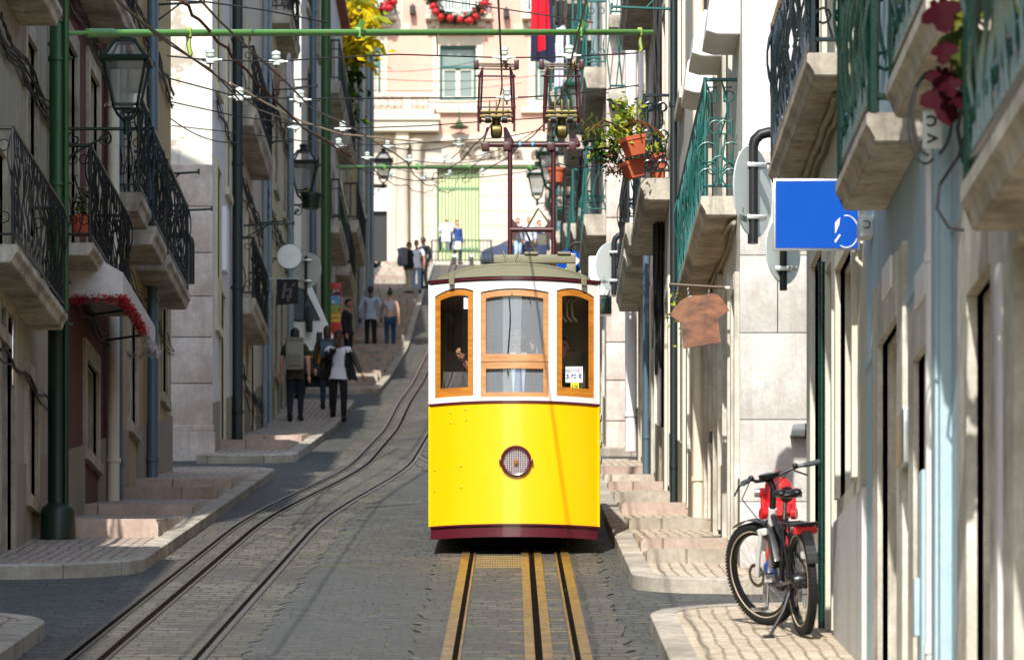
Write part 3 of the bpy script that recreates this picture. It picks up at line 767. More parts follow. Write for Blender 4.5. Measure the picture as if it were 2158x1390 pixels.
Bl.pipe(21.85, gz(21.8) + .1, 4.2, .035, 'pvc_white', .05, 'conduit'); 
m = MB(); Bl.bx(m, 0, .06, 21.35, 21.75, gz(21.5), 4.5, .006); Bl.bx(m, .06, .075, 21.45, 21.65, gz(21.5), 4.5); Bl.b(m, 'cable_duct', 'blue')
m = MB(); Bl.bx(m, 0, .012, 20.9, 26.5, 3.45, 3.52); Bl.b(m, 'string_course', 'blue')
m = MB(); Bl.bx(m, 0, .06, 23.35, 23.75, zv(980, 23.5), zv(865, 23.5), .008); ic = Bl.b(m, 'intercom_panel', 'zinc')
m = MB(); Bl.bx(m, 0, .1, 21.9, 22.14, gz(21.8) + .35, gz(21.8) + 1.55, .01); Bl.bx(m, .1, .13, 21.98, 22.06, gz(21.8) + .7, gz(21.8) + 1.0, .01); Bl.b(m, 'meter_cabinet', 'blue')
m = MB(); Bl.bx(m, 0, .085, 26.0, 26.2, zv(497, 26.0), zv(452, 26.0), .006); Bl.b(m, 'utility_box', 'signback')
m = MB(); m.add_mesh(text_mesh('C', .07, .001), Matrix.Translation((Bl.px(.04), 25.99, zv(474, 26))) @ FACE_CAM @ Matrix.Rotation(R(180), 4, 'Y')); m.b.transform(Matrix.Identity(4)); Bl.b(m, 'letter_mark', 'black')
Bl.balcony(22.9, 25.1, 4.36, .3, .16, 'iron_grn', 1.3, .1, .016)
Bl.balcony(19.6, 21.7, 4.27, .3, .17, 'iron_grn', 1.2, .1, .016)
Bl.finish()
S_ = House('beige stone faced house at the right edge with deep doorways', XR1, -1, 12, 20.9, 8.6, 'tanl', trim='lime_lit', near=False, far=False, plinth=None)
S_.opening(19.2, 20.2, gz(19.7) + .1, zv(590, 19.7), 'door', 'wood_g', w=.42, depth=.4, proud=.05); S_.opening(17.2, 18.3, gz(17.7) + .1, 2.9, 'door', 'wood_g', w=.4, depth=.4, proud=.05)
S_.balcony(15.4, 18.1, 3.14, .3, .2, 'iron_grn', 1.2, .095, .016); S_.opening(16, 17, 3.5, 5.4, 'window')
m = MB(); S_.bx(m, 0, .07, 18.72, 18.85, gz(18.8), zv(560, 18.8), .006); S_.b(m, 'pilaster_strip', 'white'); S_.finish()

# --- right side, second block
K2 = House('cream house with teal balcony and white end wall of stone blocks', 1.97, -1, 36.5, 43.6, 10.6, 'cream2', trim='lime_lit', nearmat='white', far=True, deep=7)
m = MB(); z = gz(36.5) - .1; k = 0
while z < 6.1:                                       # dressed stone facing of the end wall
    q = (.78, .7, .74, .66)[k % 4]; xs_ = (1.94, 2.24 if k % 2 else 2.9, 3.4) if k % 2 == 0 else (1.94, 2.26, 3.4)
    xs_ = (1.945, 2.27, 3.4) if k in (3, 4, 5) else (1.945, 3.4)
    for a, b_ in zip(xs_, xs_[1:]): m.box((a, 36.44, z), (b_ - .006, 36.5, z + q - .006), .006)
    z += q; k += 1
K2.b(m, 'stone_facing', 'limew'); 
m = MB(); m.box((1.93, 36.42, z), (3.4, 36.5, z + .1), .01); K2.b(m, 'string_course', 'limew')
for y0, y1, f in ((37.0, 37.5, 'wood_g'), (38.2, 39.0, 'wood_g'), (40.0, 40.8, 'wood_g'), (42.0, 42.8, 'wood_g')): K2.opening(y0, y1, gz(y0) + .25, gz(y0) + 2.5, 'door', f, w=.13, proud=.05, trim='lime_lit')
for y in (38.4, 41.2): K2.opening(y, y + .9, 6.4, 8.5, 'window'); None
bal, ra = K2.balcony(37.35, 43.4, 6.38, .32, .17, 'iron_teal', 1.02, .085, .010)
m = MB()                                             # key pattern and lyre scrolls of the end panel
def rp(a, z): return Vector((1.97 - .02 - a * .27, 37.36, 6.38 + z))
for q in ([(.1, .95), (.35, .95), (.35, .82), (.2, .82), (.2, .68), (.8, .68), (.8, .82), (.62, .82), (.62, .95), (.9, .95)], [(.1, .66), (.1, .52)] , [(.9, .66), (.9, .52)]): m.tube([rp(*c) for c in q], .009, 5)
for ca, cz, rr in ((.35, .6, .06), (.62, .6, .06), (.5, .28, .07), (.12, .38, .09), (.88, .38, .09), (.12, .16, .08), (.88, .16, .08)):
    m.tube([rp(ca + rr / .27 * math.cos(j * math.pi / 6), cz + rr * math.sin(j * math.pi / 6)) for j in range(12)], .008, 5, closed=True)
m.tube([rp(.3, .55), rp(.42, .3), rp(.46, .1)], .009, 5); m.tube([rp(.68, .55), rp(.56, .3), rp(.54, .1)], .009, 5)
K2.b(m, 'scroll_panel', 'iron_teal', bal)
for k, (y, z) in enumerate(((39.0, 8.5), (42.0, 8.9), (37.2, 8.0))):
    m = MB(); K2.prof = [(0, z + .33), (.18, z + .45), (.36, z + .22), (.42, z - .05), (.34, z - .12), (.26, z - .1), (0, z - .1)]
    y = (41.6, 39.8, 36.9)[k]; z = (8.31, 8.3, 7.9)[k]
    pf = [(0, z + .1), (.17, z + .24), (.26, z + .1), (.29, z - .17), (.19, z - .2), (.0, z - .2)]
    m.prism([(1.97 - d, y, q) for d, q in pf], (0, .9, 0), .006); K2.b(m, 'awning_cassette', 'pvc_white')
K2.pipe(43.1, gz(43) + .1, 10.4, .06, 'pvc_cream'); K2.pipe(43.45, gz(43) + .1, 10.4, .03, 'pvc_dark')
m = MB(); K2.bx(m, 0, .07, 41.2, 41.3, zv(932, 41.2), zv(908, 41.2), .008); K2.b(m, 'mail_box', 'black')
m = MB(); m.tube([(1.93 - .03 * math.sin(k), 37.2 + .5 * k, 6.15 - .03 * math.cos(k * 1.7)) for k in range(12)], .02, 6); m.tube([(1.94, 37.2 + .5 * k, 6.10 + .03 * math.cos(k * 1.3)) for k in range(12)], .014, 6); K2.b(m, 'cable_bundle', 'cream')
K2.finish()
N_ = House('narrow grey house with planted iron balcony and tangled cables', 1.86, -1, 43.6, 52.4, 12.4, 'grey', trim='cream2', near=False, far=False)
N_.balcony(50.4, 54.6, 8.82, .34, .26, 'iron_bg', .98, .09, .011); N_.opening(51.0, 51.9, 8.9, 11, 'window'); N_.opening(46, 47, 9, 11, 'window'); N_.opening(48.5, 49.4, 9, 11, 'window'); 
bal2 = [o for o in kids(N_.t) if o.name.startswith('balcony')][0]
m = MB()
def rq(a, z): return Vector((1.84 - a * .3, 50.41, 8.82 + z))
for sg in (0, 1):
    f = (lambda a: a) if sg == 0 else (lambda a: 1 - a)
    m.tube([rq(f(.5 + .34 * math.sin(t * 1.05)), .1 + .8 * t / 6) for t in range(7)], .011, 5)
    for ca, cz, rr in ((.25, .84, .055), (.25, .16, .055), (.22, .5, .07)): m.tube([rq(f(ca) + rr / .3 * math.cos(j * math.pi / 6), cz + rr * math.sin(j * math.pi / 6)) for j in range(12)], .010, 5, closed=True)
m.sphere(rq(.5, .5), .035); N_.b(m, 'scroll_panel', 'iron_bg', bal2)
N_.door(45.2, frame='wood_g'); N_.door(48, frame='wood_b'); N_.door(50.6, frame='wood_g')
m = MB()
for k in range(26):                                  # cable tangle running down the wall
    y = 52.2 + rng.uniform(-.25, .15); d = rng.uniform(.02, .12); z0 = rng.uniform(6.6, 8.6); z1 = rng.uniform(9.5, 12.2)
    m.tube([(1.86 - d - .03 * math.sin(z * 2 + k), y + .06 * math.sin(z * 1.3 + k), z) for z in [z0 + (z1 - z0) * i / 7 for i in range(8)]], rng.uniform(.008, .02), 5)
N_.b(m, 'cable_bundle', 'wire'); N_.pipe(47.3, gz(47) + .1, 12.2, .04, 'pvc_dark'); N_.drying_arm(47.5, zv(20, 47.5), .75, 'iron_teal', -.4); N_.finish()
O_ = House('pale pink house with white downpipe on the second side street corner', 1.83, -1, 52.4, 62.0, 14.6, 'lilac', trim='lime_lit', near=False)
O_.balcony(56.2, 60.2, zv(490, 57), .34, .3, 'iron_blk', .98, .12, .012); O_.balcony(57.0, 61.2, zv(548, 58), .34, .24, 'iron_blk', .6, .14, .012); O_.balcony(53.4, 57.2, zv(-75, 53.4), .4, .3, 'iron_blk', 1, .13, .012)
O_.door(54.6, frame='wood_b'); O_.door(57.6, frame='wood_g'); O_.door(60.2, frame='wood_b'); O_.pipe(61.6, gz(61.6) + .25, 14.4, .085, 'pvc_white'); O_.pipe(55.9, gz(56) + .1, 9, .045, 'pvc_blue')
O_.opening(57.4, 58.2, 10.5, 12.5, 'window'); O_.opening(54, 54.9, 10.3, 12.3, 'window'); O_.finish()
# --- right side, third block
Q = House('white house with stone quoins across the second side street on the right', 1.5, -1, 67.4, 79, 18.0, 'oldwhite', trim='lime_lit', nearmat='oldwhite', far=False)
m = MB(); z = gz(67.4) - .2; k = 0
while z < 13.4:
    q = (.72, .64, .6)[k % 3]; m.box((1.485, 67.3, z), (1.96, 67.4, z + q - .014), .014); z += q; k += 1
Q.b(m, 'quoin', 'limeblock')
for zc, r_ in ((zv(475, 69), 'iron_teal'), (zv(170, 69), 'iron_teal')):
    Q.balcony(67.9, 72.4, zc, .36, .34, r_, 1.05, .14, .012); Q.opening(68.8, 69.6, zc, zc + 2.1, 'window'); Q.opening(73.6, 74.5, zc, zc + 2.1, 'window')
Q.balcony(73.4, 77.6, zv(470, 75), .36, .3, 'iron_blk', 1.0, .16, .012); Q.balcony(73.4, 77.6, zv(90, 75), .36, .3, 'iron_teal', 1.0, .16, .012)
for zc in (zv(200, 67.4), zv(45, 67.4)):              # balconies on the corner wall facing down the street
    m = MB(); m.box((1.52, 66.9, zc - .2), (2.3, 67.4, zc), .01); bb = Q.b(m, 'balcony', 'slab')
    m = MB()
    for q in (.05, 1.0): m.tube([(1.54, 67.4, zc + q), (1.54, 66.93, zc + q), (2.28, 66.93, zc + q), (2.28, 67.4, zc + q)], .018, 5)
    for k in range(9): m.tube([(1.54 + .74 * k / 8, 66.93, zc + .05), (1.54 + .74 * k / 8 + (.05 if k % 2 else -.05), 66.93, zc + .5), (1.54 + .74 * k / 8, 66.93, zc + 1.0)], .010, 4)
    Q.b(m, 'railing', 'iron_teal', bb)
Q.pipe(72.9, gz(73) + .1, 17.8, .06, 'pvc_grey'); Q.door(70, frame='wood_g'); Q.door(75, frame='wood_b'); Q.finish()
for i, (y0, y1, mt, lb, rl) in enumerate(((79, 92, 'grey', 'grey stained house further up behind the pantograph frame', 'iron_teal'), (92, 107, 'cream2', 'cream house further up on the right with terracotta pots', 'iron_blk'), (107, 128, 'white', 'white house far up the right side under the laundry', 'iron_teal'), (128, 150, 'tan', 'tan end house at the top right of the street', 'iron_blk'))):
    q = House(lb, 1.48 + .02 * (i % 2), -1, y0, y1, gz(y0) + 12.6, mt, near=False, far=(i == 3))
    for zc in (gz(y0) + 4, gz(y0) + 7.2, gz(y0) + 10.2):
        for f in (.18, .5, .82):
            y = y0 + (y1 - y0) * f; q.opening(y - .5, y + .5, zc, zc + 2, 'window')
            q.balcony(y - 1.3, y + 1.3, zc, .38, .3, rl, 1.0, .22, .013, 'bar')
    q.door(y0 + 3, frame='wood_g'); q.door(y0 + 8, frame='wood_b'); q.pipe(y1 - .8, gz(y1) + .1, gz(y0) + 12.4, .07, 'pvc_cream' if i % 2 else 'pvc_grey'); q.finish()

# ---------------------------------------------------------------- bank building closing the street
YC, S5 = 174.0, 9000 / 174.0
def cx(u): return (u - U0) / S5
def cz(v): return (VH - v) / S5
Cx = thing('bank_building', 'pale pink and white stone building closing the top of the street', 'building', (0, YC, 26.6)); CO = Matrix.Translation(-Vector(Cx.location))
def cb(m, nm, mt, par=None, smooth=False): m.b.transform(CO); return m.build(nm, mt, par or Cx, smooth)
def cbox(m, u0, u1, v0, v1, d0=0, d1=.2, bev=0): m.box((cx(u0), YC - d1, cz(v1)), (cx(u1), YC - d0, cz(v0)), bev)
wins = [(770, 802, 93, 205), (927, 1003, 97, 212), (1128, 1200, 97, 212), (927, 1003, -120, 38), (770, 835, -120, 38), (1112, 1200, -120, 38)]
gate = (921, 1011, 356, 550); door = (783, 816, 388, 552)
mb = MB(); facade(mb, YC, -1, -14, 12, cz(300), cz(-420), [(cx(a), cx(b_), cz(d), cz(c)) for a, b_, c, d in wins], .25, 'X'); mb.box((-14, YC + .5, 24), (12, YC + 10, cz(-420))); cb(mb, 'wall', 'pink')
mb = MB(); facade(mb, YC - .06, -1, -14, 12, 24, cz(300), [(cx(a), cx(b_), cz(d), cz(c)) for a, b_, c, d in (gate, door)], .3, 'X'); cb(mb, 'stone_base', 'bank')
for a, b_, c, d in wins:
    m = MB(); e = 15
    for q in ((a - e, a, c - e - 3, d + e), (b_, b_ + e, c - e - 3, d + e), (a, b_, c - e - 3, c), (a, b_, d, d + e)): cbox(m, *q, -.02, .07)
    cbox(m, a - 30, b_ + 30, d + e, d + e + 12, -.02, .2); wn = cb(m, 'window', 'bank')
    m = MB(); f = 5; mid = (a + b_) / 2
    for q in ((a, a + f, c, d), (b_ - f, b_, c, d), (a + f, b_ - f, c, c + f), (a + f, b_ - f, d - f, d), (a + f, b_ - f, c + (d - c) * .36, c + (d - c) * .36 + 5)): cbox(m, *q, -.2, -.1)
    cb(m, 'outer_frame', 'iron_teal', wn)
    m = MB(); zs = c + (d - c) * .36
    for q in ((a + f, a + 9, zs + 5, d - f), (b_ - 9, b_ - f, zs + 5, d - f), (mid - 5, mid + 5, zs + 5, d - f), (a + 9, b_ - 9, d - f - 4, d - f), (a + 9, b_ - 9, zs + 5, zs + 9)): cbox(m, *q, -.21, -.14)
    cb(m, 'casement', 'wood_w', wn)
    m = MB(); cbox(m, a + 2, b_ - 2, c + 2, d - 2, -.24, -.22); cb(m, 'pane', 'sky_pane', wn)
mb = MB()
for u0, u1 in ((855, 921), (1011, 1300)):
    v = 318
    while v < 550: cbox(mb, u0 if u0 > 900 else 895, u1, v, v + 31, .06, .085); v += 32
cb(mb, 'ashlar_course', 'bank')
mb = MB(); cbox(mb, 700, 1300, 286, 300, 0, .3); cbox(mb, 895, 1300, 340, 349, .06, .2); cb(mb, 'string_course', 'bank')
mb = MB(); cbox(mb, *gate[:2], gate[2], gate[3], -.3, -.26); ga = cb(mb, 'gate_shutter', paint('pale_yellow_gate', (244, 234, 180), .5, 0, .6, wearcol=(240, 214, 96), scale=.5))
mb = MB()
for k in range(13): u = 924 + 84 * k / 12; cbox(mb, u - 1.7, u + 1.7, 356, 550, -.24, -.18)
cbox(mb, 921, 1011, 392, 396, -.25, -.19); cbox(mb, 921, 1011, 520, 524, -.25, -.19); cb(mb, 'gate_bar', paint('green_gate_iron', (112, 150, 104), .5), ga)
mb = MB(); cbox(mb, *door[:2], 445, 552, -.3, -.25); cb(mb, 'door', 'black')
mb = MB(); cbox(mb, 779, 818, 396, 444, -.1, -.05); cb(mb, 'white_panel', 'white_s')
for u, w_ in ((848, 14), (878, 12)):
    m = MB(); m.lathe([(w_ * 1.3 / S5, 0), (w_ * 1.3 / S5, .3), (w_ / S5, .4), (w_ * .9 / S5, cz(315) - 26.9), (w_ * 1.25 / S5, cz(308) - 26.9), (w_ * 1.25 / S5, cz(300) - 26.9)], 20, (cx(u), YC - .55, 26.9)); cb(m, 'column', 'bank', smooth=True)
mb = MB(); cbox(mb, 776, 925, 262, 284, .0, .9); cbox(mb, 772, 928, 250, 262, 0, 1.0); cbox(mb, 835, 862, 284, 318, 0, .7, .02); bal = cb(mb, 'stone_balcony', 'bank')
mb = MB(); cbox(mb, 776, 915, 206, 214, .75, 1.0); cbox(mb, 776, 915, 240, 250, .75, 1.0); cbox(mb, 852, 866, 214, 240, .78, .97); cbox(mb, 905, 915, 214, 240, .78, .97)
for u in (786, 800, 814, 828, 842, 874, 888, 899):
    mb.lathe([(.05, 0), (.09, .06), (.13, .18), (.06, .36), (.09, .46), (.05, .5)], 10, (cx(u), YC - .87, cz(240)))
cb(mb, 'balustrade', 'bank', bal)
for u0, u1 in ((760, 835), (897, 1036), (1100, 1220)):
    m = MB(); cbox(m, u0, u1, 36, 47, 0, .7, .02); cbox(m, u0 + 12, u0 + 30, 47, 60, 0, .4); cbox(m, u1 - 30, u1 - 12, 47, 60, 0, .4); sb = cb(m, 'balcony', 'bank')
    m = MB(); cbox(m, u0 + 3, u1 - 3, -22, -18, .6, .66); cbox(m, u0 + 3, u1 - 3, 28, 31, .6, .66); k = u0 + 4
    while k < u1 - 3: cbox(m, k, k + 2, -18, 30, .62, .65); k += 7
    cb(m, 'railing', 'white_s', sb)
for u, v in ((870, 25), (1067, 32)):
    m = MB(); cbox(m, u - 6, u + 6, v - 9, v + 9, .1, .45, .02); cbox(m, u - 2, u + 2, v - 14, v - 9, 0, .3); cb(m, 'floodlight', 'black')
mb = MB(); mb.tube([(cx(968), YC - .5, cz(240)), (cx(968), YC - .5, cz(258))], .03, 6); mb.lathe([(.05, .3), (.12, .2), (.16, .1), (.4, 0), (.38, -.03)], 14, (cx(968), YC - .5, cz(273))); cb(mb, 'bell_lamp', 'pole_green', smooth=True)
lt = paint('bronze_lettering', (118, 104, 88), .5, .2)
mb = MB(); mb.add_mesh(text_mesh('Caixa de', 50 / S5, .05, .014), Matrix.Translation((cx(1078), YC - .14, cz(325))) @ FACE_CAM); cb(mb, 'sign_lettering', lt)
mb = MB(); lc = Vector((cx(984), YC - .16, cz(322)))
mb.tube([lc + Vector((.26 * math.cos(a), 0, .27 * math.sin(a) - .06)) for a in [R(115 + 310 * k / 20) for k in range(21)]], .05, 6); mb.tube([lc + Vector((-.12, 0, .22)), lc + Vector((0, 0, .36)), lc + Vector((.14, 0, .2)), lc + Vector((.02, 0, -.02)), lc + Vector((-.16, 0, .1))], .05, 6); mb.tube([lc + Vector((-.18, 0, -.12)), lc + Vector((0, 0, .02)), lc + Vector((.18, 0, -.12))], .05, 6); cb(mb, 'sign_emblem', lt, smooth=True)
def leaves(mb, c, rad, n, size, mats=1, drop=0, up=.3, aspect=.45):
    c = Vector(c)
    for _ in range(n):
        d = Vector((rng.gauss(0, .45), rng.gauss(0, .45), rng.gauss(0, .45)))
        p = c + Vector((d.x * rad[0], d.y * rad[1], d.z * rad[2])); 
        a = Vector((rng.uniform(-1, 1), rng.uniform(-1, 1), rng.uniform(-.9, up) - drop)).normalized(); b_ = a.cross(Vector((rng.uniform(-1, 1), rng.uniform(-1, 1), rng.uniform(-1, 1)))).normalized()
        l = size * rng.uniform(.6, 1.3); w_ = l * aspect; nn = a.cross(b_) * l * .12
        mb.mi = rng.randrange(mats)
        mb.face([p, p + a * l * .45 + b_ * w_ * .5 - nn, p + a * l, p + a * l * .45 - b_ * w_ * .5 - nn])
    mb.mi = 0
for i, (u0, u1, lab) in enumerate(((905, 1028, 'round green christmas garland with red baubles over the middle balcony'), (735, 830, 'green christmas garland with red baubles on the left upper balcony'))):
    t = thing('christmas_garland', lab, 'garland', (cx((u0 + u1) / 2), YC - .8, cz(40)), 0, 'garlands on the bank balconies'); o_ = Matrix.Translation(-Vector(t.location))
    m = MB(); c = Vector((cx((u0 + u1) / 2), YC - .8, cz(-5))); r_ = (u1 - u0) / 2 / S5 * .93
    pts = [c + Vector((r_ * math.cos(a), 0, r_ * .95 * math.sin(a))) for a in [R(-180 + 180 * k / 16) for k in range(17)]]
    m.tube(pts, .09, 6)
    for p in pts: leaves(m, p, (.2, .2, .2), 42, .2)
    m.b.transform(o_); m.build('branch', 'lf_d', t)
    for k in range(22):
        p = pts[rng.randrange(17)]; m = MB(); m.sphere(p + Vector((rng.uniform(-.16, .16), -.2 + rng.uniform(-.1, .1), rng.uniform(-.28, .12))), rng.choice((.07, .085, .16)), 8, 6); m.b.transform(o_); m.build('bauble', 'tinsel_r', t)
# ---------------------------------------------------------------- figures
def skin_mesh(nodes, edges, root, sub=1):
    names = list(nodes); idx = {k: i for i, k in enumerate(names)}
    me = bpy.data.meshes.new('figure'); me.from_pydata([nodes[k][0] for k in names], [(idx[a], idx[b]) for a, b in edges], [])
    o = bpy.data.objects.new('figure', me); COL.objects.link(o)
    o.modifiers.new('skin', 'SKIN').branch_smoothing = .4
    sv = me.skin_vertices[0].data
    for i, k in enumerate(names):
        r = nodes[k][1]; sv[i].radius = r if isinstance(r, (tuple, list)) else (r, r); sv[i].use_root = (k == root)
    if sub: o.modifiers.new('sub', 'SUBSURF').levels = sub
    dg = bpy.context.evaluated_depsgraph_get(); out = bpy.data.meshes.new_from_object(o.evaluated_get(dg))
    bpy.data.objects.remove(o); bpy.data.meshes.remove(me); return out
SKIN = {'light': paint('light_skin', (214, 164, 138), .55, 0, .15), 'dark': paint('dark_skin', (86, 58, 46), .5, 0, .15), 'mid': paint('tan_skin', (176, 124, 98), .55, 0, .15)}
HAIRM = {'black': paint('black_hair', (20, 17, 16), .5), 'brown': paint('brown_hair', (62, 42, 30), .5)}
M['eye'] = paint('eye_dark', (30, 22, 18), .3); M['lip'] = paint('lip', (150, 86, 78), .5)
_cl = {}
def clo(rgb):
    if rgb not in _cl: _cl[rgb] = cloth('cloth_%02x%02x%02x' % rgb, rgb)
    return _cl[rgb]
def add_head(mb, c, k, face):
    """head of height .215k at c with eye sockets, nose, lips, ears; face = matrix turning -Y to the look direction"""
    T = Matrix.Translation(c) @ face; mb.mi = 0
    n0 = len(mb.b.verts); mb.sphere((0, 0, 0), (.072 * k, .092 * k, .112 * k), 16, 12); mb.b.verts.ensure_lookup_table()
    for v in mb.b.verts[n0:]:
        q = v.co
        if q.z < 0: q.x *= 1 - .28 * (-q.z / (.112 * k)); q.y = q.y * (1 - .12 * (-q.z / (.112 * k))) - .008 * k * (-q.z / (.112 * k))
        if q.y < -.06 * k: q.y = -.06 * k + (q.y + .06 * k) * .7
        v.co = T @ q
    mb.prism([T @ Vector(p) for p in ((-.014 * k, -.083 * k, -.028 * k), (.014 * k, -.083 * k, -.028 * k), (0, -.08 * k, .018 * k))], T.to_3x3() @ Vector((0, -.022 * k, -.004 * k)))
    for s_ in (-1, 1): mb.sphere(T @ Vector((s_ * .07 * k, .008 * k, -.005 * k)), .022 * k, 8, 6, mat=(face @ Matrix.Diagonal((.4, .8, 1.2, 1))))
    mb.mi = 1
    for s_ in (-1, 1): mb.sphere(T @ Vector((s_ * .03 * k, -.077 * k, .008 * k)), .011 * k, 8, 6)
    mb.mi = 2; mb.sphere(T @ Vector((0, -.078 * k, -.058 * k)), .02 * k, 8, 5, mat=face @ Matrix.Diagonal((1.1, .4, .35, 1))); mb.mi = 0
def add_hand(mb, w, d, side, k, curl=.5):
    """palm, four unequal bent fingers and a thumb leaving the side of the palm; w wrist, d direction, side = thumb direction"""
    d = d.normalized(); t = (side - d * side.dot(d)).normalized(); n = d.cross(t)
    mb.tube([w, w + d * .03 * k, w + d * .06 * k, w + d * .088 * k], [.021 * k, .030 * k, .034 * k, .026 * k], 8)
    for i, ln in enumerate((.070, .078, .072, .056)):
        b_ = w + d * .082 * k + t * (.024 - .0165 * i) * k; p1 = b_ + d * ln * .45 * k; p2 = p1 + (d * (1 - curl) + n * curl).normalized() * ln * .32 * k; p3 = p2 + (d * (1 - 1.6 * curl) + n * curl * 1.3).normalized() * ln * .26 * k
        mb.tube([b_, p1, p2, p3], [.0095 * k, .009 * k, .008 * k, .006 * k], 6)
    b_ = w + d * .028 * k + t * .026 * k; p1 = b_ + (t * .8 + d * .7).normalized() * .034 * k; p2 = p1 + (d + t * .3 + n * .4).normalized() * .028 * k
    mb.tube([b_, p1, p2], [.012 * k, .0105 * k, .008 * k], 6)

def person(label, base, height, yaw=0, skin='light', hair='black', hairstyle='short', top=(40, 40, 40), legs=(30, 30, 34), shoes=(24, 22, 22), pose=None, top_len=.47, sleeve='long', jacket=None, look=None, girl=False, curl=.45, neck_skin=False, under=None, parts=True, group=None, midriff=False):
    """standing figure facing -Y at yaw 0 (towards the camera); joints in units of height"""
    H = height; w_ = .94 if girl else 1.0
    j = dict(pelvis=(0, 0, .525), waist=(0, 0, .60), chest=(0, .004, .73), neck=(0, .006, .845), headb=(0, -.004, .885),
             shL=(.112 * w_, .008, .812), elL=(.15 * w_, .02, .635), wrL=(.155 * w_, -.02, .49), shR=(-.112 * w_, .008, .812), elR=(-.15 * w_, .02, .635), wrR=(-.155 * w_, -.02, .49),
             hipL=(.052, 0, .505), knL=(.056, -.012, .285), anL=(.058, .012, .05), toL=(.066, -.085, .018), hipR=(-.052, 0, .505), knR=(-.056, -.012, .285), anR=(-.058, .012, .05), toR=(-.066, -.085, .018))
    j.update(pose or {})
    J = {k: Vector(v) * H for k, v in j.items()}
    t = thing('person', label, 'person', base, yaw, group)
    def grow(names, rad, add, root, sub=1):
        nodes = {n: (J[n], tuple((r_ + add) * H for r_ in (rad[n] if isinstance(rad[n], tuple) else (rad[n], rad[n])))) for n in names}
        E = [('pelvis', 'waist'), ('waist', 'chest'), ('chest', 'neck'), ('neck', 'headb'), ('chest', 'shL'), ('shL', 'elL'), ('elL', 'wrL'), ('chest', 'shR'), ('shR', 'elR'), ('elR', 'wrR'), ('pelvis', 'hipL'), ('hipL', 'knL'), ('knL', 'anL'), ('anL', 'toL'), ('pelvis', 'hipR'), ('hipR', 'knR'), ('knR', 'anR'), ('anR', 'toR')]
        return skin_mesh(nodes, [e for e in E if e[0] in nodes and e[1] in nodes], root, sub)
    rad = dict(pelvis=(.082, .058), waist=(.07 * w_, .052), chest=(.088 * w_, .06), neck=.034, headb=.034, hipL=.052, knL=.033, anL=.021, toL=.02, hipR=.052, knR=.033, anR=.021, toR=.02)
    for s_ in 'LR': rad.update({'sh' + s_: .036 * w_, 'el' + s_: .026 * w_, 'wr' + s_: .019})
    if girl: rad['waist'] = (.06, .046); rad['pelvis'] = (.088, .06)
    mb = MB(); mb.add_mesh(grow(list(J), rad, 0, 'pelvis'))
    up = (J['headb'] - J['neck']); hc = J['headb'] + Vector((0, -.012 * H, .048 * H)); hk = H * .62
    fm = Matrix.Rotation(look[0] if look else 0, 4, 'Z') @ Matrix.Rotation(look[1] if look else 0, 4, 'X')
    add_head(mb, hc, hk, fm)
    for s_, sg in (('L', -1), ('R', 1)):
        d = J['wr' + s_] - J['el' + s_]; add_hand(mb, J['wr' + s_], d, Vector((sg * .4, -1, 0)) if abs(d.normalized().z) > .5 else Vector((0, -.2, 1)), H * .58, curl)
    mb.build('body', [SKIN[skin], 'eye', 'lip'], t)
    tm = mb = MB(); names = ['waist', 'chest', 'shL', 'shR', 'neck'] + (['pelvis'] if not midriff else []) + ([] if sleeve == 'none' else ['elL', 'elR']) + (['wrL', 'wrR'] if sleeve == 'long' else [])
    rt = dict(rad); rt['neck'] = .03
    JJ = dict(J); J['neck'] = J['neck'] - Vector((0, 0, .016 * H))
    if sleeve == 'none' or midriff: J['neck'] -= Vector((0, 0, .03 * H))
    if sleeve == 'short':
        for s_ in 'LR': J['el' + s_] = J['sh' + s_].lerp(J['el' + s_], .75)
    mb.add_mesh(grow([n for n in names if n != 'pelvis' or True], rt, .012, 'chest')); J.update(JJ)
    mb.build('shirt' if not jacket else 'jacket', clo(top), t)
    if top_len < .5 and not midriff:                            # skirt of a long top / coat hem
        mb = MB(); n = 14; a0 = J['waist']; a1 = J['pelvis']; hem = Vector((a1.x, a1.y, top_len * H - .0))
        rings = []
        for c, (rx, ry) in ((a0, (.082, .064)), (a1, (.102, .078)), (hem, (.108, .085))):
            rings.append([mb.b.verts.new(c + Vector((rx * H * w_ * math.cos(2 * math.pi * k / n), ry * H * math.sin(2 * math.pi * k / n), .006 * H * math.sin(5 * k)))) for k in range(n)])
        for A_, B_ in zip(rings, rings[1:]):
            for k in range(n): mb.b.faces.new((A_[k], A_[(k + 1) % n], B_[(k + 1) % n], B_[k]))
        mb.build('hem', clo(top), t)
    mb = MB(); rt = dict(rad)
    for s_ in 'LR': rt['an' + s_] = .024; JJ = J
    mb.add_mesh(grow(['pelvis', 'waist', 'hipL', 'knL', 'anL', 'hipR', 'knR', 'anR'], {**rt, 'waist': (.066 * w_, .05)}, .008, 'pelvis') if not midriff else grow(['pelvis', 'hipL', 'knL', 'anL', 'hipR', 'knR', 'anR'], rt, .007, 'pelvis'))
    mb.build('trousers', clo(legs), t)
    mb = MB()
    for s_ in 'LR':
        a = J['an' + s_]; b_ = J['to' + s_]; d = b_ - a; d.normalize()
        mb.tube([a - Vector((d.x, d.y, 0)) * .02 * H + Vector((0, 0, .012 * H)), a - Vector((d.x * .02, d.y * .02, .022)) * H, a.lerp(b_, .5) - Vector((0, 0, .006 * H)), b_, b_ + d * .018 * H], [.026 * H, .031 * H, .029 * H, .026 * H, .012 * H], 8)
    mb.build('shoe', clo(shoes), t)
    mb = MB(); T = Matrix.Translation(hc) @ fm
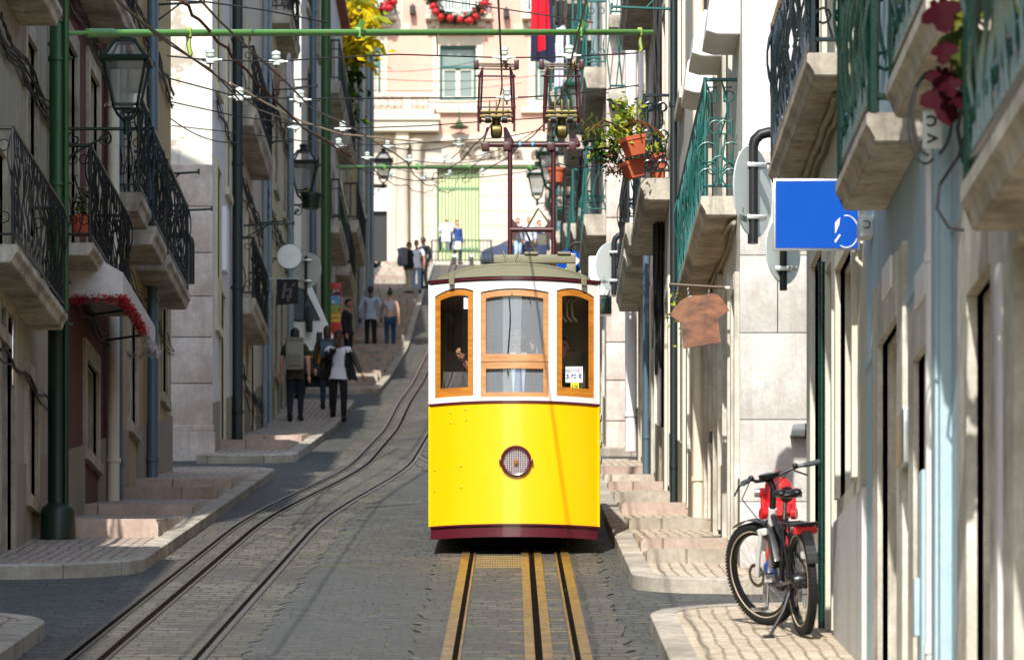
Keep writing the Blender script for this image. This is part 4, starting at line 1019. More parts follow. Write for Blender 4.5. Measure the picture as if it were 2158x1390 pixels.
    if hairstyle != 'none':
        n0 = 0; mb.sphere((0, 0, 0), (.08 * hk, .1 * hk, .118 * hk), 16, 12); mb.b.verts.ensure_lookup_table()
        for v in mb.b.verts:
            q = v.co; lim = .035 * hk - (.6 * (q.y + .02 * hk) if q.y > -.02 * hk else 1.1 * (q.y + .02 * hk) * .2)
            if hairstyle == 'long': lim = min(lim, .03 * hk) if q.y > -.03 * hk else .05 * hk
            if q.z < lim: q.z = lim + (q.z - lim) * .05; q.x *= .9; q.y *= .9 if q.y > 0 else .78
            q.y += .004 * hk
            v.co = T @ (q * (1 + .04 * noise.noise(q * 40 / hk)))
        if hairstyle == 'long':
            mb.tube([T @ Vector(p) * 1 for p in ((0, .05 * hk, .05 * hk), (0, .085 * hk, -.04 * hk), (0, .085 * hk, -.14 * hk), (0, .08 * hk, -.24 * hk))], [.075 * hk, .078 * hk, .07 * hk, .035 * hk], 10)
        if hairstyle == 'bun': mb.sphere(T @ Vector((0, .05 * hk, .135 * hk)), .042 * hk, 10, 8)
        mb.build('hair', HAIRM[hair], t)
    return t, J
def rel(t, p):                                     # figure-local point to the street
    return Matrix.Translation(t.location) @ Matrix.Rotation(t.rotation_euler.z, 4, 'Z') @ Vector(p)
def backpack(label, t, J, H, rgb, size=(.3, .16, .42)):
    o = thing('backpack', label, 'backpack', rel(t, J['chest']), t.rotation_euler.z)
    m = MB(); a, b_, c = size; m.box((-a / 2, .06 * H, -c * .62), (a / 2, .06 * H + b_, c * .38), .05); m.build('bag', clo(rgb), o)
    m = MB(); m.box((-a * .5, .06 * H + .02, c * .3), (a * .5, .06 * H + b_ + .01, c * .46), .03); m.build('top_flap', clo(tuple(int(q * .85) for q in rgb)), o)
    m = MB(); m.box((-a * .36, .06 * H + b_ - .01, -c * .5), (a * .36, .06 * H + b_ + .04, -c * .1), .02); m.build('pocket', clo(tuple(int(q * .85) for q in rgb)), o)
    m = MB()
    for s_ in (-1, 1): m.tube([(s_ * a * .3, .07 * H, c * .3), (s_ * .07 * H, .0, .085 * H + .05), (s_ * .075 * H, -.075 * H, .03 * H), (s_ * .08 * H, -.02 * H, -.1 * H), (s_ * a * .4, .07 * H, -c * .45)], .02, 6)
    m.build('strap', clo((28, 28, 28)), o); return o
def at(u, v, Y, dz=0): s = F / Y; return Vector(((u - U0) / s, Y, (VH - v) / s + dz))
def stand(u, Y, lift=.12): return Vector(((u - U0) * Y / F, Y, gz(Y) + lift))
PI = math.pi
STEP_R = dict(knR=(-.056, -.06, .29), anR=(-.056, -.03, .06), toR=(-.06, -.125, .03), knL=(.052, .0, .285), anL=(.052, .1, .06), toL=(.055, .02, .012))
STEP_L = dict(knL=(.056, -.06, .29), anL=(.056, -.03, .06), toL=(.06, -.125, .03), knR=(-.052, .0, .285), anR=(-.052, .1, .06), toR=(-.055, .02, .012))
# woman with rucksack walking up
t, J = person('woman in loose olive top and dark jeans walking up with a grey backpack', stand(622, 80.2), 1.75, PI, 'light', 'black', 'long', (58, 54, 40), (28, 32, 44), top_len=.44, sleeve='short', girl=True, pose=STEP_R)
backpack('large grey backpack with black straps on the olive top woman', t, J, 1.75, (150, 146, 136), (.34, .2, .56))
t, J = person('woman in dark brown coat with mustard lining and ankle boots walking up beside the van', stand(690, 84.5), 1.66, PI, 'light', 'brown', 'long', (64, 48, 34), (34, 44, 62), top_len=.46, girl=True, pose=STEP_L)
backpack('small slate blue backpack on the woman in the brown coat', t, J, 1.66, (84, 104, 118), (.28, .14, .34))
m = MB(); q = [rel(t, J['waist'] + Vector(p)) for p in ((.13, .02, -.06), (.2, .02, -.1), (.22, .05, .15), (.15, .03, .3))]; m.prism([c - t.location for c in q], (0, .06, 0), .01); o = m.build('coat_lining', clo((206, 148, 30)), t); o.rotation_euler.z = -PI; 
# man with phone walking down
pz = dict(STEP_L); pz.update(shL=(.115, .0, .812), elL=(.2, .04, .66), wrL=(.26, .03, .54), elR=(-.13, -.09, .68), wrR=(-.035, -.16, .79))
t, J = person('man in white t-shirt and open black jacket walking down holding a phone up', stand(713, 81.5, .02), 1.76, .12, 'dark', 'black', 'short', (226, 226, 236), (18, 18, 22), pose=pz, sleeve='short', look=(0, .1), top_len=.47)
m = MB()
for s_, sg in (('L', 1), ('R', -1)):
    m.add_mesh(skin_mesh({'a': (J['chest'].lerp(J['sh' + s_], .6) + Vector((0, .02, .0)), (.1, .09)), 'b': (J['sh' + s_], (.088, .088)), 'c': (J['el' + s_], (.066, .066)), 'd': (J['el' + s_].lerp(J['wr' + s_], .92), (.048, .048))}, [('a', 'b'), ('b', 'c'), ('c', 'd')], 'a'))
    x0 = sg * .13; fl = .2 if sg > 0 else .1
    m.prism([(x0, -.1, 1.42), (x0 + sg * .07, .06, 1.44), (x0 + sg * (.09 + fl * .5), .1, 1.05), (x0 + sg * (.06 + fl), .12, .82), (x0 + sg * .03, -.08, .86), (x0 - sg * .0, -.13, 1.1)], (0, .035, 0), .012)
m.prism([(-.2, .1, 1.46), (.2, .1, 1.46), (.26, .14, .84), (-.26, .14, .84)], (0, .035, 0), .012); m.build('jacket', clo((16, 17, 20)), t)
ph = rel(t, J['wrR'] + Vector((.0, -.035, .10))); m = MB(); m.box((-.038, -.006, -.075), (.038, .006, .075), .006); o = tag(m.build('phone', 'black'), 'dark mobile phone held before the face of the man in white t-shirt', 'phone'); o.location = ph
# the three standing at the foot of the steps
t, J = person('man in dark waistcoat and trousers standing side on by the colourful poster', stand(733, 107), 1.78, R(75), 'mid', 'black', 'short', (24, 26, 36), (26, 26, 34), sleeve='long', top_len=.49)
t, J = person('man in pale blue shirt and black trousers seen from behind on the steps', stand(781, 119.6), 1.78, PI, 'dark', 'black', 'short', (176, 190, 206), (20, 20, 24), pose=dict(elL=(.17, .03, .64), wrL=(.165, -.05, .5), elR=(-.17, .03, .64), wrR=(-.165, -.05, .5)))
t, J = person('woman in grey crop top and blue jeans with hair in a bun climbing the steps', stand(822, 119.2), 1.68, PI, 'light', 'black', 'bun', (196, 196, 210), (44, 72, 108), (40, 40, 44), sleeve='none', girl=True, midriff=True, pose=dict(STEP_R, elL=(.14, -.06, .68), wrL=(.09, -.1, .81)))
t, J = person('man in dark waistcoat and light blue sleeves looking at his phone on the upper steps', stand(779, 139), 1.76, R(70), 'mid', 'black', 'short', (30, 34, 44), (26, 28, 36), pose=dict(elL=(.13, -.03, .66), wrL=(.06, -.16, .7), elR=(-.13, -.03, .66), wrR=(-.06, -.16, .7)), look=(0, .35))
m = MB()
for s_ in 'LR': m.tube([J['sh' + s_], J['el' + s_], J['el' + s_].lerp(J['wr' + s_], .8)], [.068, .062, .05], 8)
m.build('sleeve', clo((130, 168, 222)), t); backpack('black backpack on the man looking at his phone', t, J, 1.76, (24, 24, 28))
t, J = person('man in black jacket and khaki trousers carrying a grey backpack', stand(861, 142.5), 1.76, R(120), 'mid', 'black', 'short', (28, 28, 32), (176, 166, 138)); backpack('grey rounded backpack of the man in khaki trousers', t, J, 1.76, (120, 118, 124), (.36, .22, .55))
person('man in white t-shirt and pale blue jeans standing with two friends', stand(878, 143.2), 1.78, R(-20), 'mid', 'black', 'short', (232, 232, 236), (130, 168, 204), sleeve='short')
person('man in dark suit and blue shirt standing at the right of the three friends', stand(893, 145.5), 1.76, R(-45), 'dark', 'black', 'short', (24, 25, 32), (28, 30, 40))
# by the railing at the top
t, J = person('person in white shirt perched on the top railing with head bowed', at(940, 553, 167), 1.72, PI, 'light', 'brown', 'short', (240, 240, 244), (34, 34, 44), pose=dict(pelvis=(0, 0, .64), waist=(0, -.02, .70), chest=(0, -.04, .80), neck=(0, -.07, .87), headb=(0, -.12, .88), shL=(.112, -.03, .87), elL=(.14, -.05, .72), wrL=(.1, -.15, .68), shR=(-.112, -.03, .87), elR=(-.14, -.05, .72), wrR=(-.1, -.15, .68), hipL=(.06, -.04, .62), knL=(.14, -.16, .56), anL=(.13, -.12, .35), toL=(.14, -.2, .32), hipR=(-.06, -.04, .62), knR=(-.12, -.16, .56), anR=(-.1, -.12, .35), toR=(-.1, -.2, .32)), look=(0, .7))
person('man in blue coat walking past the yellow gate behind the railing', at(963, 558, 170), 1.78, R(40), 'light', 'black', 'short', (46, 78, 140), (40, 44, 60), pose=STEP_L, top_len=.42)
person('woman with long dark hair and grey scarf beyond the pantograph frame', at(1091, 552, 168), 1.72, R(20), 'light', 'black', 'long', (72, 70, 68), (176, 200, 222), girl=True, pose=STEP_R)
person('man in pale patterned shirt beside the long haired woman behind the mast', at(1114, 552, 169), 1.76, R(-10), 'light', 'black', 'short', (190, 196, 210), (44, 46, 66))
person('person in dark clothes near the right mast post', at(1135, 554, 170), 1.7, R(60), 'light', 'black', 'short', (34, 36, 44), (32, 32, 40), pose=STEP_L)

# ---------------------------------------------------------------- tram
TX, TY, TZ = .02, 40.5, gz(40.5)
tram = thing('tram', 'yellow and white hill tram with wooden window frames climbing the cobbled street', 'tram', (TX, TY, TZ))
WH = .8
def bul(x): return -.30 * (1 - min(1, abs(x) / WH) ** 2.2)
M['t_yel'] = paint('tram_yellow', (250, 189, 0), .3, 0, .12, coat=.5, wearcol=(236, 172, 8), scale=1.6); M['t_wht'] = paint('tram_white', (224, 223, 218), .3, 0, .1, coat=.5, wearcol=(210, 204, 190))
M['t_mar'] = paint('tram_maroon', (84, 24, 36), .28, 0, .15, coat=.6); M['t_olv'] = paint('tram_olive_roof', (122, 118, 92), .5, 0, .35, wearcol=(96, 92, 70))
M['t_wd'] = wood('varnished_tram_wood', (196, 128, 42), (158, 92, 28)); M['t_wd2'] = wood('sun_bleached_tram_wood', (198, 148, 96), (170, 114, 66))
M['t_in'] = paint('tram_interior_brown', (98, 84, 68), .6); M['t_mst'] = paint('mast_maroon', (68, 26, 30), .35, 0, .3); M['t_glass'] = glass_clear('tram_side_glass', (.9, .92, .9), .07); M['t_glassc'] = glass_clear('dust_and_sky_glare_windscreen', (.9, .93, .95), .1, .25, (.64, .70, .76))  # windscreen dust film tinted pale blue to paint in the sky reflection
M['t_brz'] = paint('old_bronze', (104, 92, 50), .4, .6, .4)
def strip(mb, x0, x1, f0, f1, off=0, th=.04, st=.04):
    f0 = f0 if callable(f0) else (lambda x, a=f0: a); f1 = f1 if callable(f1) else (lambda x, a=f1: a)
    n = max(1, int(math.ceil((x1 - x0) / st))); prev = None; first = None
    for i in range(n + 1):
        x = x0 + (x1 - x0) * i / n; y = bul(x) - off
        q = [mb.b.verts.new(p) for p in ((x, y, f0(x)), (x, y, f1(x)), (x, y + th, f1(x)), (x, y + th, f0(x)))]
        if prev:
            for a in range(4): mb.b.faces.new((prev[a], prev[(a + 1) % 4], q[(a + 1) % 4], q[a]))
        else: first = q
        prev = q
    mb.b.faces.new(first[::-1]); mb.b.faces.new(prev)
def sheet_strip(mb, x0, x1, f0, f1, off):
    n = 16; prev = None
    for i in range(n + 1):
        x = x0 + (x1 - x0) * i / n; q = [mb.b.verts.new((x, bul(x) - off, f0)), mb.b.verts.new((x, bul(x) - off, f1(x)))]
        if prev: mb.b.faces.new((prev[0], q[0], q[1], prev[1]))
        prev = q
def arch(x0, x1, zs, rise, skew=0):
    return lambda x: zs + rise * (1 - ((2 * x - x0 - x1) / (x1 - x0)) ** 2) + skew * (x - x0) / (x1 - x0)
WN = [(-.748, -.385, 1.475, arch(-.748, -.385, 2.425, .045, .028)), (-.315, .325, 1.458, arch(-.315, .325, 2.435, .03)), (.402, .755, 1.475, arch(.402, .755, 2.453, .045, -.028))]
mb = MB(); strip(mb, -WH, WH, .262, 1.402); SL = .145
for s_ in (-1, 1): mb.prism([(s_ * WH, 0, .262), (s_ * WH, 6.2, .262 + SL * 6.2), (s_ * WH, 6.2, 1.75), (s_ * WH, 0, 1.402)], (-s_ * .04, 0, 0))
mb.prism([(-WH, 6.2, 1.2), (WH, 6.2, 1.2), (WH, 6.2, 1.9), (-WH, 6.2, 1.9)], (0, -.04, 0)); body = mb.build('body_panel', 't_yel', tram)
for s_ in (-1, 1):
    mb = MB(); mb.tube([(s_ * WH, .0, .262), (s_ * WH, 0, 1.40)], .014, 8); mb.build('corner_bead', 't_yel', tram)
    mb = MB(); mb.tube([(s_ * WH, .0, 1.425), (s_ * WH, 0, 2.56)], .014, 8); mb.build('corner_bead', 't_wht', tram)
mb = MB()
for x, z in ((-.60, 1.33), (-.60, 1.23), (-.46, 1.35), (-.45, 1.25), (-.75, .80), (-.75, .60), (-.50, .82), (-.50, .62)): mb.sphere((x, bul(x) - .002, z), (.011, .009, .011), 10, 6)
for k in range(15):
    for z in (.285,): mb.sphere((-.74 + k * .106, bul(-.74 + k * .106) - .001, z), .005, 6, 4)
mb.build('rivet', 't_yel', body)
mb = MB(); strip(mb, -WH + .01, WH - .01, .142, .25, -.012); strip(mb, -WH, WH, .25, .264, .012); mb.build('bumper', 't_mar', tram)
mb = MB(); strip(mb, -WH - .005, WH + .005, 1.402, 1.422, .014, .05); mb.build('moulding', 't_mar', tram); mb = MB(); strip(mb, -WH - .012, WH + .012, 2.562, 2.586, .02, .06); strip(mb, -WH, WH, 2.552, 2.563, .006, .05); mb.build('moulding', 't_mar', tram)
mb = MB(); xs_ = [-WH] + [q for w in WN for q in w[:2]] + [WH]
for a, b_ in zip(xs_[::2], xs_[1::2]): strip(mb, a, b_, 1.422, 2.556)
for a, b_, zb, zt in WN: strip(mb, a, b_, 1.422, zb); strip(mb, a, b_, lambda x, f=zt: f(x) + .012, 2.556)
for s_ in (-1, 1):
    for k in range(6): mb.box(*[tuple(c) for c in ((min(s_ * WH, s_ * (WH - .05)), k * 1.22, 1.4 + .0), (max(s_ * WH, s_ * (WH - .05)), k * 1.22 + .1, 2.56))])
    mb.box((min(s_ * WH, s_ * (WH - .05)), .1, 2.36), (max(s_ * WH, s_ * (WH - .05)), 6.2, 2.56))
mb.box((-WH, 6.14, 2.62), (WH, 6.2, 2.7)); 
for x in (-.8, -.3, .26, .76): mb.box((x, 6.14, 1.85), (x + .05, 6.2, 2.62))
mb.build('white_panel', 't_wht', tram)
for i, (a, b_, zb, zt) in enumerate(WN):
    mb = MB(); fw = .05; mt = 't_wd2' if i == 1 else 't_wd'
    f = lambda x: zt(x)
    strip(mb, a, a + fw, zb, f, -.012, .05); strip(mb, b_ - fw, b_, zb, f, -.012, .05); hb = .045 if i == 1 else .085
    strip(mb, a + fw, b_ - fw, zb, zb + hb, -.012, .05); strip(mb, a + fw, b_ - fw, lambda x: f(x) - fw - .005, f, -.012, .05)
    if i == 1: strip(mb, a + fw, b_ - fw, 1.725, 1.79, -.012, .05); strip(mb, a, b_, 1.792, 1.862, -.006, .05)
    wn = mb.build('window_frame', mt, tram)
    mb = MB(); sheet_strip(mb, a + fw * .6, b_ - fw * .6, zb + hb * .6, lambda x: f(x) - fw * .7, -.045); mb.build('pane', 't_glassc' if i == 1 else 't_glass', wn)
    if i == 1:
        mb = MB(); x = -.05; mb.tube([(x + .012 * math.sin(k * .7), bul(x) + .02, 2.42 - .095 * k) for k in range(9)] , .006, 5); mb.tube([(.14, bul(.14) + .02, 2.42), (.155, bul(.15) + .02, 2.34)], .003, 5); mb.build('wiper', 'black', wn)
        mb = MB(); mb.sphere((-.02, bul(0) + .02, 2.42), .012); mb.build('wiper_hub', 't_brz', wn)
    else:
        mb = MB()
        if i == 0: x0 = -.475; mb.box((x0, bul(x0) + .02, 2.30), (x0 + .062, bul(x0) + .024, 2.405))
        if i == 0: mb.build('paper_notice', 'white_s', wn)
mb = MB()
def notice(nm, u, z0, z1, mt, body_, size, col, dy):
    pass
for nm, x0, x1, z0, z1, mt in (('price_card', .485, .648, 1.613, 1.763, 'white_s'), ('price_sticker', .535, .612, 1.555, 1.615, paint('sticker_yellow', (236, 222, 20), .4))):
    y = bul((x0 + x1) / 2) + .026; m = MB(); m.box((x0, y, z0), (x1, y + .003, z1)); c = m.build(nm, mt, tram); c.rotation_euler = (0, 0, 0)
    y -= .003; ink = paint(nm + '_ink', (24, 52, 140) if nm == 'price_card' else (30, 40, 30), .5)
    m = MB(); xm = (x0 + x1) / 2
    if nm == 'price_card':
        m.add_mesh(text_mesh('3.70 €', .058, .0008, .0012), Matrix.Translation((xm, y, z0 + .055)) @ FACE_CAM)
        m.add_mesh(text_mesh('TARIFA DE BORDO\nON BOARD TICKET', .0165, .0006), Matrix.Translation((xm - .022, y, z1 - .04)) @ FACE_CAM)
        m.build('lettering', ink, c)
        m = MB()
        for k in range(4): m.sphere((x1 - .036, y, z1 - .022 - k * .016), (.005, .001, .005), 8, 6); m.box((x1 - .028, y - .0005, z1 - .024 - k * .016), (x1 - .008, y + .0005, z1 - .02 - k * .016))
        m.build('mark', paint('card_red', (196, 60, 60), .5), c)
    else:
        m.add_mesh(text_mesh('3.70', .036, .0008, .001), Matrix.Translation((xm, y, z0 + .018)) @ FACE_CAM); m.build('lettering', ink, c)
# headlamp with wire guard
hx, hz = (1087 - 1083) / 222.0, .852; y = bul(hx)
HM = Matrix.Translation((hx, y, hz)) @ Matrix.Rotation(R(90), 4, 'X')
mb = MB(); mb.lathe([(.146, -.02), (.146, .03), (.136, .041), (.121, .036), (.119, -.0), (.115, -.0)], 32, mat=HM); 
for s_ in (-1, 1): mb.box((hx + s_ * .147 - .014, y - .045, hz - .014), (hx + s_ * .147 + .014, y - .0, hz + .014), .004)
hl = mb.build('headlamp', 't_mar', tram)
mb = MB(); mb.lathe([(.117, .006), (.08, .003), (.04, .002), (.001, .002)], 24, mat=HM); mb.build('reflector', paint('lamp_reflector', (206, 200, 198), .4, .5, .15), hl)
mb = MB(); mb.sphere((hx, y - .014, hz - .015), (.02, .02, .035)); mb.build('bulb', paint('lamp_amber', (214, 150, 70), .2), hl)
mb = MB()
for k in range(-5, 6):
    d = k * .021; l = math.sqrt(max(0, .121 ** 2 - d * d)); mb.tube([(hx + d, y - .038, hz - l), (hx + d, y - .038, hz + l)], .0022, 5); mb.tube([(hx - l, y - .0395, hz + d), (hx + l, y - .0395, hz + d)], .0022, 5)
mb.build('wire_guard', 't_mar', hl)
# roof
mb = MB(); nx, ny = 28, 24; g = []
for jy in range(ny + 1):
    d = (jy / 10.0) ** 2 * .42 if jy <= 10 else .42 + (jy - 10) / 14 * 5.8
    row = []
    for ix in range(nx + 1):
        x = -WH - .025 + (2 * WH + .05) * ix / nx; xx = x / (WH + .025)
        e = math.sin(min(1, d / .42) * PI / 2); z = 2.588 + .185 * e * (1 - abs(xx) ** 2.4)
        row.append(mb.b.verts.new((x, bul(x) - .03 + d * (1 + .0) if d < .6 else max(bul(x) - .03 + .42, 0) + (d - .42), z)))
    g.append(row)
for a, b_ in zip(g, g[1:]):
    for k in range(nx): mb.b.faces.new((a[k], a[k + 1], b_[k + 1], b_[k]))
mb.box((-WH, .12, 2.54), (WH, 6.2, 2.585)); roof = mb.build('roof', 't_olv', tram)
mb = MB()
def rz_(x, d): return 2.588 + .185 * math.sin(min(1, d / .42) * PI / 2) * (1 - abs(x / (WH + .025)) ** 2.4)
def rp_(x, d): return Vector((x, bul(x) - .03 + d, rz_(x, d) + .004))
mb.tube([rp_(-.72 + 1.44 * k / 24, .24 + .0 * k) for k in range(25)], .013, 6)
for x in (-.59, .66):
    for q in (-.035, .0, .035): mb.tube([rp_(x + q * .8, .34), rp_(x + q * .6, .2), rp_(x + q * .4, .08), rp_(x + q * .3, -.01), rp_(x + q * .3, -.012) - Vector((0, 0, .06))], .017, 6)
mb.build('roof_rib', 't_olv', roof)
mb = MB(); 
ra = (1040 - 1083) / 218, (1213 - 1083) / 218
mb.box((ra[0], .72, 2.875), (ra[1], .80, 2.955), .008)
for x in (ra[0], ra[1] - .09): mb.box((x, .73, 2.72), (x + .09, .79, 2.875), .008)
for x in (.1, .42): mb.box((x, .7, 2.955), (x + .13, .82, 2.98), .006)
mb.build('roof_rack', 't_olv', tram); mb = MB(); x = (1076 - 1083) / 220.0; mb.tube([(x, .5, 2.755), (x - .075, .5, 2.95)], .011, 6); mb.tube([(x, .5, 2.755), (x + .075, .5, 2.95)], .011, 6); mb.build('roof_bracket', 't_olv', tram)
# mast and the two current collectors
my = 3.3; mb = MB(); px = (-.04, .405)
for x in px: mb.tube([(x, my, 2.7), (x, my, 4.5)], .024, 10)
mb.tube([(-.31, my, 4.485), (.655, my, 4.485)], .025, 10)
for x in (-.31, .655): mb.sphere((x, my, 4.485), .029, 8, 6)
mb.tube([(px[0], my, 3.615), (px[1], my, 3.615)], .026, 10)
for z, dz in ((4.46, -1), (3.64, 1), (3.59, -1)):
    for x, dx in ((px[0], 1), (px[1], -1)): mb.prism([(x + dx * .02, my - .006, z), (x + dx * .09, my - .006, z), (x + dx * .02, my - .006, z + dz * .09)], (0, .012, 0))
mast = mb.build('mast_frame', 't_mst', tram)
bt_ = paint('light_blue_tape', (70, 160, 206), .5)
for x in (.05, .18): mb = MB(); mb.tube([(x, my, 4.485), (x + .022, my, 4.485)], .028, 10); mb.build('blue_band', bt_, mast)
mb = MB(); mb.tube([(.36, my + .1, 3.7), (.25, my + .1, 3.85), (.12, my + .1, 3.62), (.3, my + .05, 3.2), (.28, my, 2.75)], .012, 6); mb.build('mast_cable', 't_brz', mast)
for cxp, nm in ((-.18, 0), (.49, 1)):
    m1 = MB()                                                   # bronze drum and frame
    m1.lathe([(.04, -.06), (.075, -.045), (.08, 0), (.075, .045), (.04, .06)], 14, (cxp, my, 4.625), mat=Matrix.Rotation(R(90), 4, 'Y')); m1.lathe([(.05, 0), (.04, .05), (.05, .1)], 12, (cxp, my, 4.66))
    for yy in (-.12, .12): m1.box((cxp - .17, my + yy - .02, 4.74), (cxp + .17, my + yy + .02, 4.765), .005); m1.tube([(cxp - .16, my + yy, 4.8), (cxp + .16, my + yy, 4.8)], .02, 8)
    for x in (-.07, .0, .07): m1.box((cxp + x - .008, my - .14, 4.78), (cxp + x + .008, my - .11, 4.92), .003); m1.box((cxp + x - .01, my - .1, 4.76), (cxp + x + .01, my + .1, 4.8))
    pan = m1.build('current_collector', 't_brz', tram)
    m1 = MB()
    for x in (-.11, .11): m1.prism([(cxp + x - .03, my - .03, 4.5), (cxp + x + .05 * (1 if x > 0 else -1) + .03, my - .03, 4.5), (cxp + x * .8 + .015, my - .03, 4.66), (cxp + x * .8 - .015, my - .03, 4.66)], (0, .06, 0), .005); m1.box((cxp + x - .04, my - .045, 4.42), (cxp + x + .04, my + .045, 4.505), .01)
    for x in (-.18, .18):
        m1.tube([(cxp + x, my - .1, 4.7), (cxp + x * 1.02, my - .12, 4.85), (cxp + x * .95, my - .1, 5.17)], .013, 7); m1.tube([(cxp + x * .93, my + .1, 4.72), (cxp + x * .8, my + .08, 5.26)], .011, 7)
        m1.tube([(cxp + x * .95, my - .1, 5.17), (cxp + x * .78, my, 5.27)], .012, 7); m1.sphere((cxp + x * .95, my - .1, 5.17), .022, 8, 6); m1.tube([(cxp + x * 1.02, my - .1, 4.86), (cxp + x * 1.02, my - .1, 4.6)], .012, 6); m1.box((cxp + x * 1.15 - .025, my - .05, 5.26), (cxp + x * 1.15 + .025, my + .05, 5.35), .012)
    m1.tube([(cxp - .22, my - .1, 5.17), (cxp + .2, my - .1, 5.165)], .009, 6); m1.tube([(cxp - .2, my - .1, 4.85), (cxp + .2, my - .1, 4.85)], .008, 6); m1.build('arm', 't_mst', pan)
    m1 = MB()
    for yy, z in ((-.03, 5.31), (.03, 5.3), (0, 5.265)): m1.tube([(cxp - .2, my + yy, z), (cxp + .2, my + yy, z - .01)], .010, 6)
    m1.build('contact_bar', 'steel', pan)
    m1 = MB()
    m1.sphere((cxp + (.1 if nm == 0 else .14), my - .02, 5.3), (.018, .03, .04), 10, 8); m1.build('contact_shoe', paint('brass', (150, 118, 50), .3, .8), pan)
    for x in (-.085, .085): m1 = MB(); m1.tube([(cxp + x - .03, my - .16, 4.715), (cxp + x + .03, my - .16, 4.715)], .04, 10); m1.build('spring_box', 'black', pan)
# inside
mb = MB(); mb.prism([(-.76, .1, .55), (-.76, 6.1, 1.35), (.76, 6.1, 1.35), (.76, .1, .55)], (0, 0, .04))
for a, b_ in ((-.76, -.70), (-.36, .36), (.70, .76)): mb.box((a, 1.5, .6), (b_, 1.54, 2.54))
for a, b_ in ((-.70, -.36), (.36, .70)): mb.box((a, 1.5, .6), (b_, 1.54, 1.5)); mb.box((a, 1.5, 2.12), (b_, 1.54, 2.54))
mb.box((-.76, .1, 2.52), (.76, 6.1, 2.54)); mb.box((-.38, -.1, .6), (.38, .06, 1.5), .02); mb.box((.3, .7, 2.2), (.34, .74, 2.52)); mb.build('cabin_lining', 't_in', tram)
mb = MB()
for x in (.45, .5, .55): mb.tube([(x + .05, .5, 2.50), (x, .45, 2.45), (x + .01, .45, 2.32), (x + .05, .5, 2.28)], .012, 6)
mb.build('hand_strap', 'pvc_cream', tram)
for z, y in ((1.30, .02), (1.05, .02), (.9, .05)):
    mb = MB(); mb.box((WH, y, z - .03), (WH + .035, y + .1, z + .03), .008); mb.build('side_hinge', 'chrome', tram)
mb = MB()
for x in (-.42, .42):
    for yy in (.7, 2.6): mb.lathe([(.24, -.04), (.24, .04)], 24, (x, yy, .24 + .145 * yy), mat=Matrix.Rotation(R(90), 4, 'Y'))
    mb.box((x - .03, .3, .2), (x + .03, 5.8, .3), 0, Matrix.Shear('XZ', 4, (0, 0)))
mb.box((-.7, .25, .3), (.7, .4, .5)); mb.box((-.72, 1.2, .5), (.72, 5.8, .8)); mb.build('undercarriage', 'groove', tram)
# people inside the tram
t, J = person('tram driver in dark suit and blue tie behind the middle tram window', (TX + .03, TY + .27, TZ + .53), 1.68, 0, 'light', 'black', 'short', (34, 36, 42), (30, 30, 36), pose=dict(elR=(-.17, -.03, .64), elL=(.19, -.05, .68), wrL=(.11, -.06, .83)), look=(R(-8), .05))
H = 1.68; m = MB(); m.prism([(-.07, -.135, 1.40), (.09, -.135, 1.40), (.06, -.14, 1.0), (-.04, -.14, 1.0)], (0, .03, 0)); m.build('shirt_front', clo((196, 212, 234)), t)
m = MB(); m.prism([(-.012, -.148, 1.40), (.032, -.148, 1.40), (.03, -.155, 1.34), (.055, -.158, .98), (.01, -.16, .94), (-.035, -.158, .98), (-.01, -.155, 1.34)], (0, .012, 0)); m.build('tie', clo((56, 78, 124)), t)
m = MB(); m.box((-.035, -.006, -.07), (.035, .006, .07), .006); o = tag(m.build('phone', 'black'), 'phone at the ear of the tram driver', 'phone'); o.location = rel(t, J['wrL'] + Vector((-.01, -.02, .08))); o.rotation_euler = (0, .2, R(70))
t, J = person('passenger in grey stretching a bare tattooed arm towards the left tram window', (TX - .27, TY + .52, TZ + .60), 1.62, R(10), 'mid', 'black', 'short', (58, 60, 62), (36, 38, 48), sleeve='short', curl=.55, pose=dict(shR=(-.09, -.06, .78), elR=(-.085, -.22, .645), wrR=(-.185, -.30, .762), shL=(.10, .01, .80)))
t, J = person('passenger in dark jacket turned to the side behind the right tram window', (TX + .42, TY + .95, TZ + .62), 1.58, R(60), 'light', 'brown', 'short', (40, 42, 48), (34, 36, 44))
